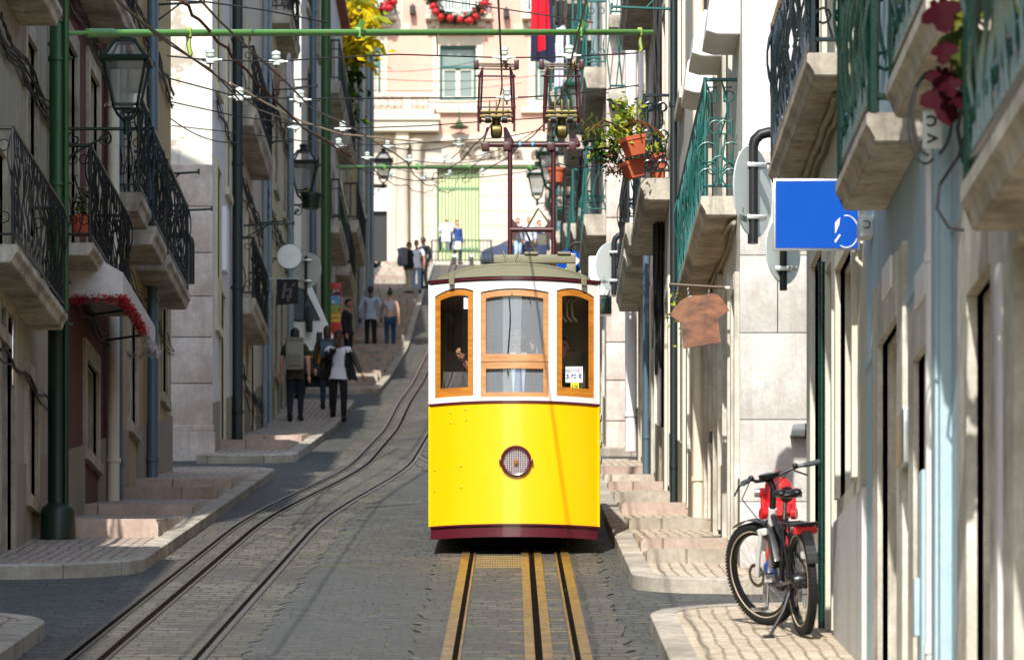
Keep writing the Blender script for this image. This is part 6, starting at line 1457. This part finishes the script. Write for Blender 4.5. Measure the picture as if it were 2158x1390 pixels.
m = MB(); sc0 = Vector((0, WB - .70, .93)); m.sphere(sc0 + Vector((0, -.04, 0)), (.095, .09, .03), 16, 8); m.tube([sc0 + Vector((0, -.02, .0)), sc0 + Vector((0, .1, .004)), sc0 + Vector((0, .19, -.01))], [.055, .03, .02], 10); m.sphere(sc0 + Vector((-.055, -.06, .012)), (.045, .07, .028)); m.sphere(sc0 + Vector((.055, -.06, .012)), (.045, .07, .028)); m.tube([sc0 + Vector((-.03, -.03, -.02)), sc0 + Vector((0, .0, -.06)), sc0 + Vector((.03, -.03, -.02))], .008, 6); bpart(m, 'saddle', 'b_blk')
m = MB(); zr = .745
for s_ in (-1, 1): m.tube([(s_ * .075, .34, zr), (s_ * .075, -.12, zr), (0, -.14, zr)], .007, 6); m.tube([(s_ * .075, -.02, zr), (s_ * .085, .0, RW + .02)], .006, 6); m.tube([(s_ * .075, .2, zr), (s_ * .085, .02, RW + .02)], .006, 6)
for y in (-.05, .08, .2, .32): m.tube([(-.075, y, zr), (.075, y, zr)], .005, 5)
m.box((-.10, -.16, zr - .012), (.10, -.06, zr + .012), .008); bpart(m, 'rear_rack', 'b_blk')
m = MB(); m.box((-.085, -.19, zr - .065), (.085, -.13, zr - .012), .02); bpart(m, 'tail_light', 'red_l')
for s0, Xf, f0, f1 in ((0, fx, 62, 118), (1, I4, 20, 100)):
    m = MB(); n = 12
    for k in range(n):
        a, b_ = R(f0 + (f1 - f0) * k / n), R(f0 + (f1 - f0) * (k + 1) / n)
        pr = [Vector((x, -(RW + .03) * math.cos(q) if s0 else -(RW + .03) * math.cos(q), RW + (RW + .03 - abs(x) * .3) * math.sin(q))) for q, x in ((a, -.035), (a, .035), (b_, .035), (b_, -.035))]
        m.prism(pr, (0, 0, .006))
    bpart(m, 'mudguard', 'b_blk', None, Xf)
m = MB(); m.tube([(-.05, .12, .30), (-.12, .06, .16), (-.25, -.02, -.01)], [.016, .014, .012], 8); m.box((-.28, -.05, -.012), (-.21, .03, .012), .006); bpart(m, 'kick_stand', 'b_blk')
m = MB(); m.tube([(-.09, WB - .43, .30), (-.1, WB - .40, .14)], .011, 8); m.tube([(.08, WB - .43, .30), (.09, WB - .46, .46)], .011, 8); m.lathe([(.085, -.003), (.085, .003)], 28, mat=Matrix.Translation((.055, WB - .43, .30)) @ Matrix.Rotation(R(90), 4, 'Y')); cr = bpart(m, 'crank', 'chrome')
for x, y, z in ((-.155, WB - .40, .14), (.145, WB - .46, .46)):
    m = MB(); m.box((x - .05, y - .04, z - .012), (x + .05, y - .03, z + .012), .003); m.box((x - .05, y + .03, z - .012), (x + .05, y + .04, z + .012), .003); m.box((x - .05, y - .03, z - .01), (x - .04, y + .03, z + .01)); m.box((x + .04, y - .03, z - .01), (x + .05, y + .03, z + .01)); m.tube([(x - .05, y, z), (x + .05, y, z)], .009, 8); bpart(m, 'pedal', 'chrome', cr)
m = MB(); m.lathe([(.045, -.06), (.055, -.03), (.055, .03), (.045, .06)], 20, mat=Matrix.Translation((0, 0, RW)) @ Matrix.Rotation(R(90), 4, 'Y')); m.box((.06, -.06, RW - .16), (.10, .05, RW - .02), .01); bpart(m, 'hub_motor', 'b_blk')
m = MB()
for z in (.345 + .075, .345 - .075): m.tube([(.055, .0, z), (.055, WB - .43, .30 + (z - .345) * 1.1)], .005, 5)
bpart(m, 'chain', 'steel')

# ---- pots, plants and laundry
def pot(label, c, top, bot, h, mat='terra', round_=False, tilt=None):
    t = thing('flower_pot', label, 'flower pot', c); m = MB()
    if round_: m.lathe([(bot, 0), (top * .96, h * .8), (top * 1.08, h * .8), (top * 1.08, h), (top * .96, h), (top * .9, h * .85)], 20)
    else:
        a, b_ = top, bot
        for (r0, z0), (r1, z1) in (((b_, 0), (a, h * .8)), ((a * 1.08, h * .8), (a * 1.1, h))): m.lathe([(r0 * 1.414, z0), (r1 * 1.414, z1)], 4, ang=R(45))
    m.build('vessel', mat, t)
    if tilt: t.rotation_euler = tilt
    return t
c1 = at(1340, 328, 49.2); c2 = at(1340, 374, 49.4)
pot('tilted square terracotta planter, upper of the two hung outside the planted balcony', c1, .115, .085, .22, tilt=(0, R(-14), R(20))); pot('tilted square terracotta planter, lower of the two hung outside the planted balcony', c2, .108, .08, .2, tilt=(0, R(-16), R(20)))
pot('large round terracotta pot standing inside the planted balcony', at(1398, 402, 51.3), .19, .14, .42, round_=True)
def plant(name, label, cat, spec, stems=None, group=None):
    c = Vector(spec[0][0]); t = thing(name, label, cat, c, 0, group)
    if stems:
        m = MB()
        for q in stems: m.tube([Vector(p) - c for p in q], .010, 5)
        m.build('stem', 'lf_b', t)
    m = MB(); ms = []
    for cc, rad, n, size, mats, *o in spec:
        for q in mats:
            if q not in ms: ms.append(q)
        b0_ = len(m.b.faces); leaves(m, Vector(cc) - c, rad, n, size, len(mats), *o); m.b.faces.ensure_lookup_table()
        for f in m.b.faces[b0_:]: f.material_index = ms.index(mats[f.material_index])
    m.build('foliage', ms, t, fix=False, smooth=False); return t
def arcs(c, n, l, h): return [[Vector(c) + Vector((math.cos(a) * l * f, math.sin(a) * l * f, h * math.sin(f * 2.6) - .12 * f * f)) for f in (0, .3, .6, .85, 1)] for a in [2 * PI * k / n + rng.random() for k in range(n)]]
q = c1 + Vector((-.16, .22, .3)); plant('potted_plant', 'lime green spider plant spilling from the upper tilted planter', 'plant', [(q, (.28, .26, .22), 210, .09, ('lf_l', 'lf_l', 'lf_g')), (q + Vector((.06, 0, .22)), (.2, .18, .22), 170, .09, ('lf_l', 'lf_l', 'lf_g')), (q + Vector((-.22, 0, .08)), (.32, .26, .2), 90, .15, ('lf_g', 'lf_l'), .5, .3, .1)], arcs(q, 12, .5, .15))
q = c2 + Vector((-.2, .22, .2)); plant('potted_plant', 'dry brown and green plant spilling from the lower tilted planter', 'plant', [(q, (.24, .24, .2), 150, .075, ('lf_b', 'lf_d', 'lf_b')), (q + Vector((-.14, 0, .16)), (.26, .24, .2), 120, .1, ('lf_g', 'lf_d'))])
q = at(1394, 335, 51.4); plant('potted_plant', 'green succulent growing from the large round pot behind the railing', 'plant', [(q, (.3, .26, .32), 170, .18, ('lf_g', 'lf_d', 'lf_l'), 0, .9, .22)])
q = at(735, 40, 116.6) + Vector((.15, 0, 0)); plant('climbing_plant', 'yellow leaved shrub overhanging the top left balconies', 'plant', [(q, (.75, .7, 1.1), 420, .42, ('lf_y', 'lf_y', 'lf_l')), (at(748, 100, 117.5), (.55, .5, .5), 130, .42, ('lf_y', 'lf_l')), (at(722, 190, 117.5), (.5, .5, 1.5), 420, .3, ('lf_d', 'lf_g', 'lf_d'))], [[at(705, 260, 117.6), at(715, 120, 117.5), at(735, 20, 117.4)]])
# vine on the nearest right balconies, with lobed leaves
def lobed(m, c, nrm, down, size):
    nrm = Vector(nrm).normalized(); d = Vector(down).normalized(); s_ = nrm.cross(d).normalized(); rim = []
    for k in range(31):
        a = -PI * .9 + 1.8 * PI * k / 30; r_ = size * (.6 + .4 * abs(math.cos(a * 2.5)) ** .9) * (.66 + .44 * math.cos(a)) * (1 + .05 * (k % 2)); rim.append(Vector(c) + d * math.cos(a) * r_ + s_ * math.sin(a) * r_ - nrm * (.18 * size * (math.sin(a) ** 2)))
    vs = [m.b.verts.new(p) for p in rim]; c0 = m.b.verts.new(Vector(c) + nrm * size * .05)
    for k in range(30):
        f = m.b.faces.new((c0, vs[k], vs[k + 1])); f.material_index = m.mi
t = thing('vine', 'grapevine with crimson and green lobed leaves trailing from the nearest right balcony', 'plant', at(1990, 120, 18.9)); ov = -Vector(t.location)
m = MB()
for u, v, sz, mi in ((1990, 190, 70, 0), (1978, 8, 60, 0), (1990, 95, 40, 0), (1985, 150, 44, 0), (2000, 170, 34, 0), (2022, 65, 72, 1), (2045, 55, 40, 1), (2032, 140, 56, 1), (2018, 5, 44, 2), (2060, 8, 36, 2), (2130, 20, 44, 1), (2150, 125, 44, 2), (2105, 90, 30, 1), (2040, 110, 26, 0), (2140, 190, 30, 1), (2008, 35, 30, 2)):
    m.mi = mi; y = 18.6 - rng.uniform(0, .25); c = at(u, v, y); lobed(m, c + ov, (rng.uniform(-.5, .2), -1, rng.uniform(.1, .5)), (rng.uniform(-.3, .3), -.2, -1), sz * y / F)
m.build('leaf', ['vine_r', 'vine_g', 'vine_y'], t, fix=False, smooth=False); m = MB(); m.tube([at(2010, -40, 18.8) + ov, at(2002, 40, 18.7) + ov, at(2010, 110, 18.75) + ov, at(2000, 180, 18.8) + ov], .008, 5); m.tube([at(2100, -40, 18.5) + ov, at(2060, 40, 18.5) + ov, at(2120, 110, 18.5) + ov], .008, 5); m.build('stem', 'lf_b', t)
q = at(1440, 640, 42.5) + Vector((0, 0, .1)); plant('climbing_plant', 'small green tufts growing on the foot of the teal balcony', 'plant', [(q, (.08, .3, .5), 70, .06, ('lf_l', 'lf_g')), (q + Vector((-.02, .6, -.1)), (.1, .3, .2), 60, .06, ('lf_l', 'lf_g'))])
# coiled cable at the blue house
q = at(1985, 250, 20.3); m = MB(); m.tube([at(1965 + 42 * math.cos(a), 240 + 90 * math.sin(a), 20.4) - q for a in [R(100 + 330 * k / 24) for k in range(25)]], .008, 6); m.tube([at(1950 + 35 * math.cos(a), 255 + 90 * math.sin(a), 20.45) - q for a in [R(60 + 280 * k / 24) for k in range(25)]], .006, 6)
m.tube([at(*p, 20.3) - q for p in ((1975, 140), (1990, 190), (2020, 215), (2040, 260), (2020, 330), (1980, 390), (1975, 440), (2000, 480), (2050, 488), (2085, 470))], .008, 6); m.tube([at(*p, 20.3) - q for p in ((2030, 210), (2018, 270), (2030, 340), (2045, 360))], .010, 6); o = tag(m.build('loose_cable', 'black'), 'black loops of loose cable hanging before the light blue house', 'cable'); o.location = q
t = thing('sign_plate', 'small grey plate with dark letter marks beside the loose cable loops', 'sign', at(1945, 312, 20.95)); s_ = F / 20.95; m = MB(); m.box((0, 0, 0), (40 / s_, .02, 78 / s_), .002); m.build('plate', 'signback', t); m = MB(); m.add_mesh(text_mesh('C', .075, .001, .002), Matrix.Translation((18 / s_, -.003, 58 / s_)) @ FACE_CAM @ Matrix.Rotation(R(180), 4, 'Z')); m.add_mesh(text_mesh('V', .075, .001, .002), Matrix.Translation((22 / s_, -.003, 20 / s_)) @ FACE_CAM @ Matrix.Rotation(R(90), 4, 'Z')); m.build('letter_mark', 'black', t)
def sheet(label, pts4, rgb, n=9, amp=.05, name='laundry', stripes=None):
    """hanging cloth with folds between four corners (top left, top right, bottom right, bottom left)"""
    a, b_, c, d = [Vector(p) for p in pts4]; m = MB(); g = []; th = Vector((0, .012, 0))
    for j in range(n + 1):
        row = []
        for i in range(n * 2 + 1):
            f, e = i / (2 * n), j / n; p = a.lerp(b_, f).lerp(d.lerp(c, f), e); p = p + Vector((0, amp * math.sin(f * 17 + e * 1.5) * (.3 + e), -.02 * math.sin(f * 9)))
            row.append((m.b.verts.new(p - a), m.b.verts.new(p - a + th)))
        g.append(row)
    for j in range(n):
        for i in range(2 * n):
            m.mi = 1 if stripes and stripes(i / (2 * n), j / n) else 0
            m.b.faces.new((g[j][i][0], g[j][i + 1][0], g[j + 1][i + 1][0], g[j + 1][i][0])).material_index = m.mi; m.b.faces.new((g[j][i][1], g[j + 1][i][1], g[j + 1][i + 1][1], g[j][i + 1][1])).material_index = m.mi
    o = tag(m.build(name, [clo(q) for q in ((rgb,) if not stripes else rgb)], fix=False), label, 'laundry'); o.location = a; return o
Y = 92
sheet('red and navy cloth hanging at the top right of the street', (at(1120, -60, Y), at(1160, -60, Y), at(1172, 130, Y), at(1118, 128, Y)), ((32, 38, 66), (204, 20, 44)), stripes=lambda f, e: (e < .62 and f < .8) or (e < .8 and .25 < f < .6))
sheet('white cloth hanging beside the red and navy one', (at(1172, 58, Y + 3), at(1196, 55, Y + 3), at(1208, 180, Y + 3), at(1168, 182, Y + 3)), (214, 214, 230)); sheet('white shirt hanging on a drying line at the left', (at(604, 115, 81.5), at(612, 112, 81.5), at(624, 190, 81.5), at(602, 205, 81.5)), (226, 226, 228)); sheet('dark trousers hanging below the left drying lines', (at(560, 160, 80), at(575, 165, 80), at(580, 245, 80), at(566, 230, 80)), (54, 44, 42)); sheet('beige towel hanging between the left drying lines', (at(577, 140, 81), at(590, 150, 81), at(590, 200, 81), at(577, 195, 81)), (186, 160, 142)); sheet('dark green and black clothes hanging by the upper right balconies', (at(1195, -30, 96), at(1225, -30, 96), at(1222, 45, 96), at(1190, 42, 96)), ((24, 28, 36), (50, 150, 90)), stripes=lambda f, e: e < .35 and f > .4)
for u, v, Y, lab in ((1213, 20, 93, 'terracotta pot on the upper balcony beside the hanging clothes'), (1258, 88, 76, 'round terracotta pot on the right balcony below the thin teal rail'), (1173, 385, 101, 'small terracotta pot behind the right mast post'), (1215, 470, 96, 'terracotta pot low on the distant right balcony')): pot(lab, at(u, v, Y), .2, .15, .34, round_=True)
pot('terracotta pot on the red house balcony at the left', at(171, 497, 43.6), .11, .085, .2, round_=True); q = at(172, 440, 43.7); plant('potted_plant', 'thin dark leaved plant in the pot on the red house balcony', 'plant', [(q, (.12, .15, .25), 120, .07, ('lf_d', 'lf_g'))])
pot('small dark green hanging pot by the second left lantern', at(656, 440, 86), .2, .15, .3, 'pole_dark', True); q = at(656, 415, 86); plant('potted_plant', 'small green plant in the hanging pot by the second left lantern', 'plant', [(q, (.2, .2, .14), 60, .12, ('lf_g', 'lf_d'))])
# awning with tinsel on the red house
c = at(163, 567, 44); t = thing('awning', 'white canvas awning with sloping top on the red house', 'awning', (-4.6, 43.9, 7.05)); 
pr = [(0, 0), (.60, -.34), (.60, -.56), (.57, -.56), (.56, -.37), (0, -.05)]
m = MB(); m.prism([(x, 0, z) for x, z in pr], (0, 4.0, 0)); m.prism([(.0, -.01, -.02), (.58, -.01, -.33), (.60, -.01, -.60), (.0, -.01, -.60)], (0, .012, 0), .002); m.build('canvas', 'canvas', t, smooth=False); m = MB()
for y in (.05, 2, 3.95): m.tube([(0, y, -.5), (.56, y, -.42)], .014, 6)
m.tube([(.585, 0, -.57), (.585, 4, -.57)], .016, 6); m.build('frame', 'iron_blk', t)
for lab, mt, pts in (('red tinsel along the near and front edge of the white awning', 'tinsel_r', [(-4.58, 43.85, 6.42), (-4.3, 43.84, 6.45), (-4.0, 43.85, 6.43), (-3.98, 45, 6.43), (-3.98, 46.2, 6.42)]), ('silver tinsel along the far front edge of the white awning', 'tinsel_w', [(-3.98, 46.2, 6.42), (-3.98, 47, 6.40), (-3.98, 47.9, 6.42), (-4.3, 47.9, 6.4)])):
    q = Vector(pts[0]); m = MB()
    for a, b_ in zip(pts, pts[1:]):
        a, b_ = Vector(a) - q, Vector(b_) - q
        for k in range(int((b_ - a).length * 60)): leaves(m, a.lerp(b_, rng.random()), (.04, .04, .05), 12, .05, 1, 0, .5, .22)
    o = tag(m.build('tinsel_garland', mt, fix=False, smooth=False), lab, 'garland'); o.location = q
# wall pipe bracket and blue sign by the ochre house
q = at(404, 540, 58.8); m = MB(); m.tube([(-.5, 0, .29)] + [(-.12 + .12 * math.sin(a), 0, .17 + .12 * math.cos(a)) for a in (0, R(30), R(60), R(90))] + [(0, 0, -.38)], .042, 12); o = tag(m.build('bent_wall_pipe', 'iron_blk'), 'black bent sign pipe at the end of the ochre house', 'pipe'); o.location = q
q = at(392, 600, 57.0); t = thing('shop_sign', 'narrow blue projecting shop sign under the ochre house balconies', 'sign', q); m = MB(); m.box((-.12, 0, -.27), (.03, .05, .30), .01); m.build('panel', paint('pale_blue_sign', (70, 110, 186), .4), t); m = MB(); m.box((-.3, .01, .3), (.03, .04, .33)); m.build('bracket', 'iron_blk', t)

# ---- van coming out of the third side street
Yv = 89.3; vb = Vector((-3.78, Yv, gz(Yv + 1))); van = thing('van', 'white delivery van with slanted windscreen nosing out of the third side street', 'van', vb)
pr = [(.1, .45), (.12, .9), (.06, 1.22), (-.02, 1.38), (-.44, 2.36), (-.62, 2.5), (-4.2, 2.55), (-4.25, .45)]
M['van_w'] = paint('van_white', (242, 244, 244), .25, 0, .08, coat=.6)
m = MB(); m.prism([(x, 0, z) for x, z in pr], (0, 1.95, 0), .05); m.build('body', 'van_w', van)
m = MB(); m.prism([(x, -.012, z) for x, z in ((-.24, 1.58), (-.54, 2.18), (-.66, 2.26), (-1.4, 2.26), (-1.4, 1.74), (-.7, 1.56))], (0, .02, 0), .003); m.build('door_window', glass_dark('van_glass', (92, 108, 110), .08), van)  # pale glass colour paints reflected light into the side window
m = MB(); m.tube([(x, -.02, z) for x, z in ((-.24, 1.58), (-.54, 2.18), (-.66, 2.26), (-1.4, 2.26), (-1.4, 1.74), (-.7, 1.56))], .018, 5, closed=True); m.tube([(-.56, -.01, 2.2), (-.56, -.01, 1.57)], .014, 5); m.build('window_seal', 'black', van)
m = MB(); m.prism([(-.06, .12, 1.42), (-.44, .12, 2.3), (-.44, 1.83, 2.3), (-.06, 1.83, 1.42)], (.03, 0, .012)); m.build('windscreen', 'glassb', van)
m = MB(); m.box((-1.0, -.02, .42), (.06, 1.97, .95), .05); m.build('bumper', 'black', van); m = MB(); m.box((-.52, -.24, 1.3), (-.38, -.12, 1.85), .03); m.box((-.3, -.22, 1.0), (-.18, -.14, 1.3), .02); m.tube([(-.45, 0, 1.5), (-.45, -.16, 1.5)], .02, 6); m.build('mirror', 'black', van)
for x in (-1.0, -3.5):
    for y in (.0, 1.72):
        m = MB(); T = Matrix.Translation((x, y + .1, .36)) @ Matrix.Rotation(R(90), 4, 'X'); m.lathe([(.22, -.11), (.36, -.1), (.38, 0), (.36, .1), (.22, .11)], 28, mat=T); wv = m.build('wheel', 'rubber', van); m = MB(); m.lathe([(.2, -.115), (.22, .112), (.05, .118)], 20, mat=T); m.build('rim', 'zinc', wv)
m = MB(); m.box((-.04, .12, .98), (.03, .4, 1.15), .02); m.box((-.04, 1.55, .98), (.03, 1.83, 1.15), .02); m.build('headlight', 'chrome', van); m = MB(); m.box((-.9, -.03, .78), (-.2, -.018, .82)); m.build('side_stripe', paint('orange_stripe', (224, 130, 40), .4), van)
m = MB(); m.box((-1.3, -.02, 1.22), (-1.12, -.005, 1.26), .004); m.tube([(-1.95, -.006, .6), (-1.95, -.006, 2.3)], .006, 4); m.build('door_handle', 'black', van)
# poster board
q = at(707, 640, 106.0); t = thing('poster_board', 'tall red topped poster board with bright coloured panels behind the man in the waistcoat', 'poster', q); s_ = F / 106.0
m = MB(); m.box((-.14, 0, -1.2), (.14, .05, .52), .01); m.build('board', paint('poster_red', (206, 34, 38), .4), t)
for z0, z1, rgb in ((.22, .36, (60, 34, 30)), (-.02, .2, (70, 160, 214)), (-.22, -.04, (126, 190, 70)), (-.45, -.24, (232, 196, 60))):
    m = MB(); m.box((-.12, -.008, z0), (.12, .0, z1)); pp = m.build('panel', paint('poster_ink_%02x%02x%02x' % rgb, rgb, .45), t)
    m = MB()
    for k in range(6): x, z = rng.uniform(-.1, .1), rng.uniform(z0 + .03, z1 - .03); m.lathe([(rng.uniform(.012, .03), -.003), (.012, .0)], 8, (x, -.011, z), mat=Matrix.Rotation(R(90), 4, 'X'))
    m.build('printed_shape', clo(rng.choice(((206, 60, 60), (240, 220, 200), (40, 40, 60)))), pp)
# railing, bollards, caution plate and car at the top
q = at(910, 556, 168); t = thing('guard_railing', 'thin metal guard railing at the top of the stairs before the yellow gate', 'railing', q); s_ = F / 168; m = MB()
for v in (506, 530, 548): m.tube([(0, 0, (556 - v) / s_), (125 / s_, 0, (556 - v) / s_)], .022, 6)
for k in range(17): m.tube([(125 / s_ * k / 16, 0, 0), (125 / s_ * k / 16, 0, .95)], .035 if k in (0, 16) else .012, 6)
m.build('bars', 'iron_grn', t)
q = at(956, 517, 167.6); t = thing('caution_plate', 'white plate with yellow warning triangle on the guard railing', 'sign', q); m = MB(); m.box((-.26, 0, -.15), (.28, .02, .15), .005); m.build('plate', 'white_s', t); m = MB(); m.prism([(.10, -.006, -.06), (.24, -.006, -.06), (.17, -.006, .07)], (0, .008, 0)); m.build('triangle', 'lf_y', t)
for u in (958, 994):
    q = at(u, 575, 166.2); t = thing('bollard', 'black bollard with white band, %s of the pair before the guard railing' % ('left' if u < 970 else 'right'), 'bollard', q, 0, 'bollards at the top of the street'); m = MB(); m.lathe([(.08, -.4), (.08, .72), (.06, .76), (.02, .78)], 14); m.build('post', 'iron_blk', t); m = MB(); m.lathe([(.083, .62), (.083, .72)], 14); m.build('band', 'white_s', t)
q = at(1118, 566, 169.5); t = thing('car', 'dark blue car crossing the top of the street behind the tram roof', 'car', q); pr = [(-2, .3), (-1.95, .75), (-1.2, .9), (-.5, 1.42), (.9, 1.45), (1.7, .95), (2.05, .85), (2.05, .3)]
m = MB(); m.prism([(x, 0, z) for x, z in pr], (0, 1.7, 0), .08); m.build('body', paint('car_blue', (26, 34, 78), .2, .3, .05, coat=1), t); m = MB(); m.prism([(x, -.01, z) for x, z in ((-1.05, .92), (-.45, 1.34), (.8, 1.36), (1.4, .96))], (0, .02, 0)); m.build('side_window', 'glassb', t)
for x in (-1.25, 1.3):
    for y in (0, 1.5): m = MB(); m.lathe([(.2, -.1), (.31, -.09), (.31, .09), (.2, .1)], 20, mat=Matrix.Translation((x, y + .1, .3)) @ Matrix.Rotation(R(90), 4, 'X')); m.build('wheel', 'rubber', t)
# red house cloth, red roll on the far left, fallen leaves and weeds
m = MB(); 
for _ in range(200):
    x = rng.choice((rng.uniform(-1.6, 1.0), rng.uniform(.72, 1.0), rng.uniform(-1.2, -.8))); y = rng.uniform(26, 46); a = rng.uniform(0, 6); l = rng.uniform(.015, .035); m.mi = rng.randrange(2)
    if m.mi == 0: m.face([(x, y, gz(y) + .03), (x + l * math.cos(a), y + l * math.sin(a), gz(y) + .034), (x + l * math.cos(a + 1), y + l * math.sin(a + 1), gz(y) + .031)])
    else:
        for k in range(5): b_ = a + k * 1.3; m.face([(x, y, gz(y)), (x + .006, y, gz(y)), (x + .014 * math.cos(b_), y + .014 * math.sin(b_), gz(y) + rng.uniform(.006, .016))])
tag(m.build('fallen_leaves_and_weeds', ['lf_y', 'lf_g'], fix=False, smooth=False), kind='stuff')
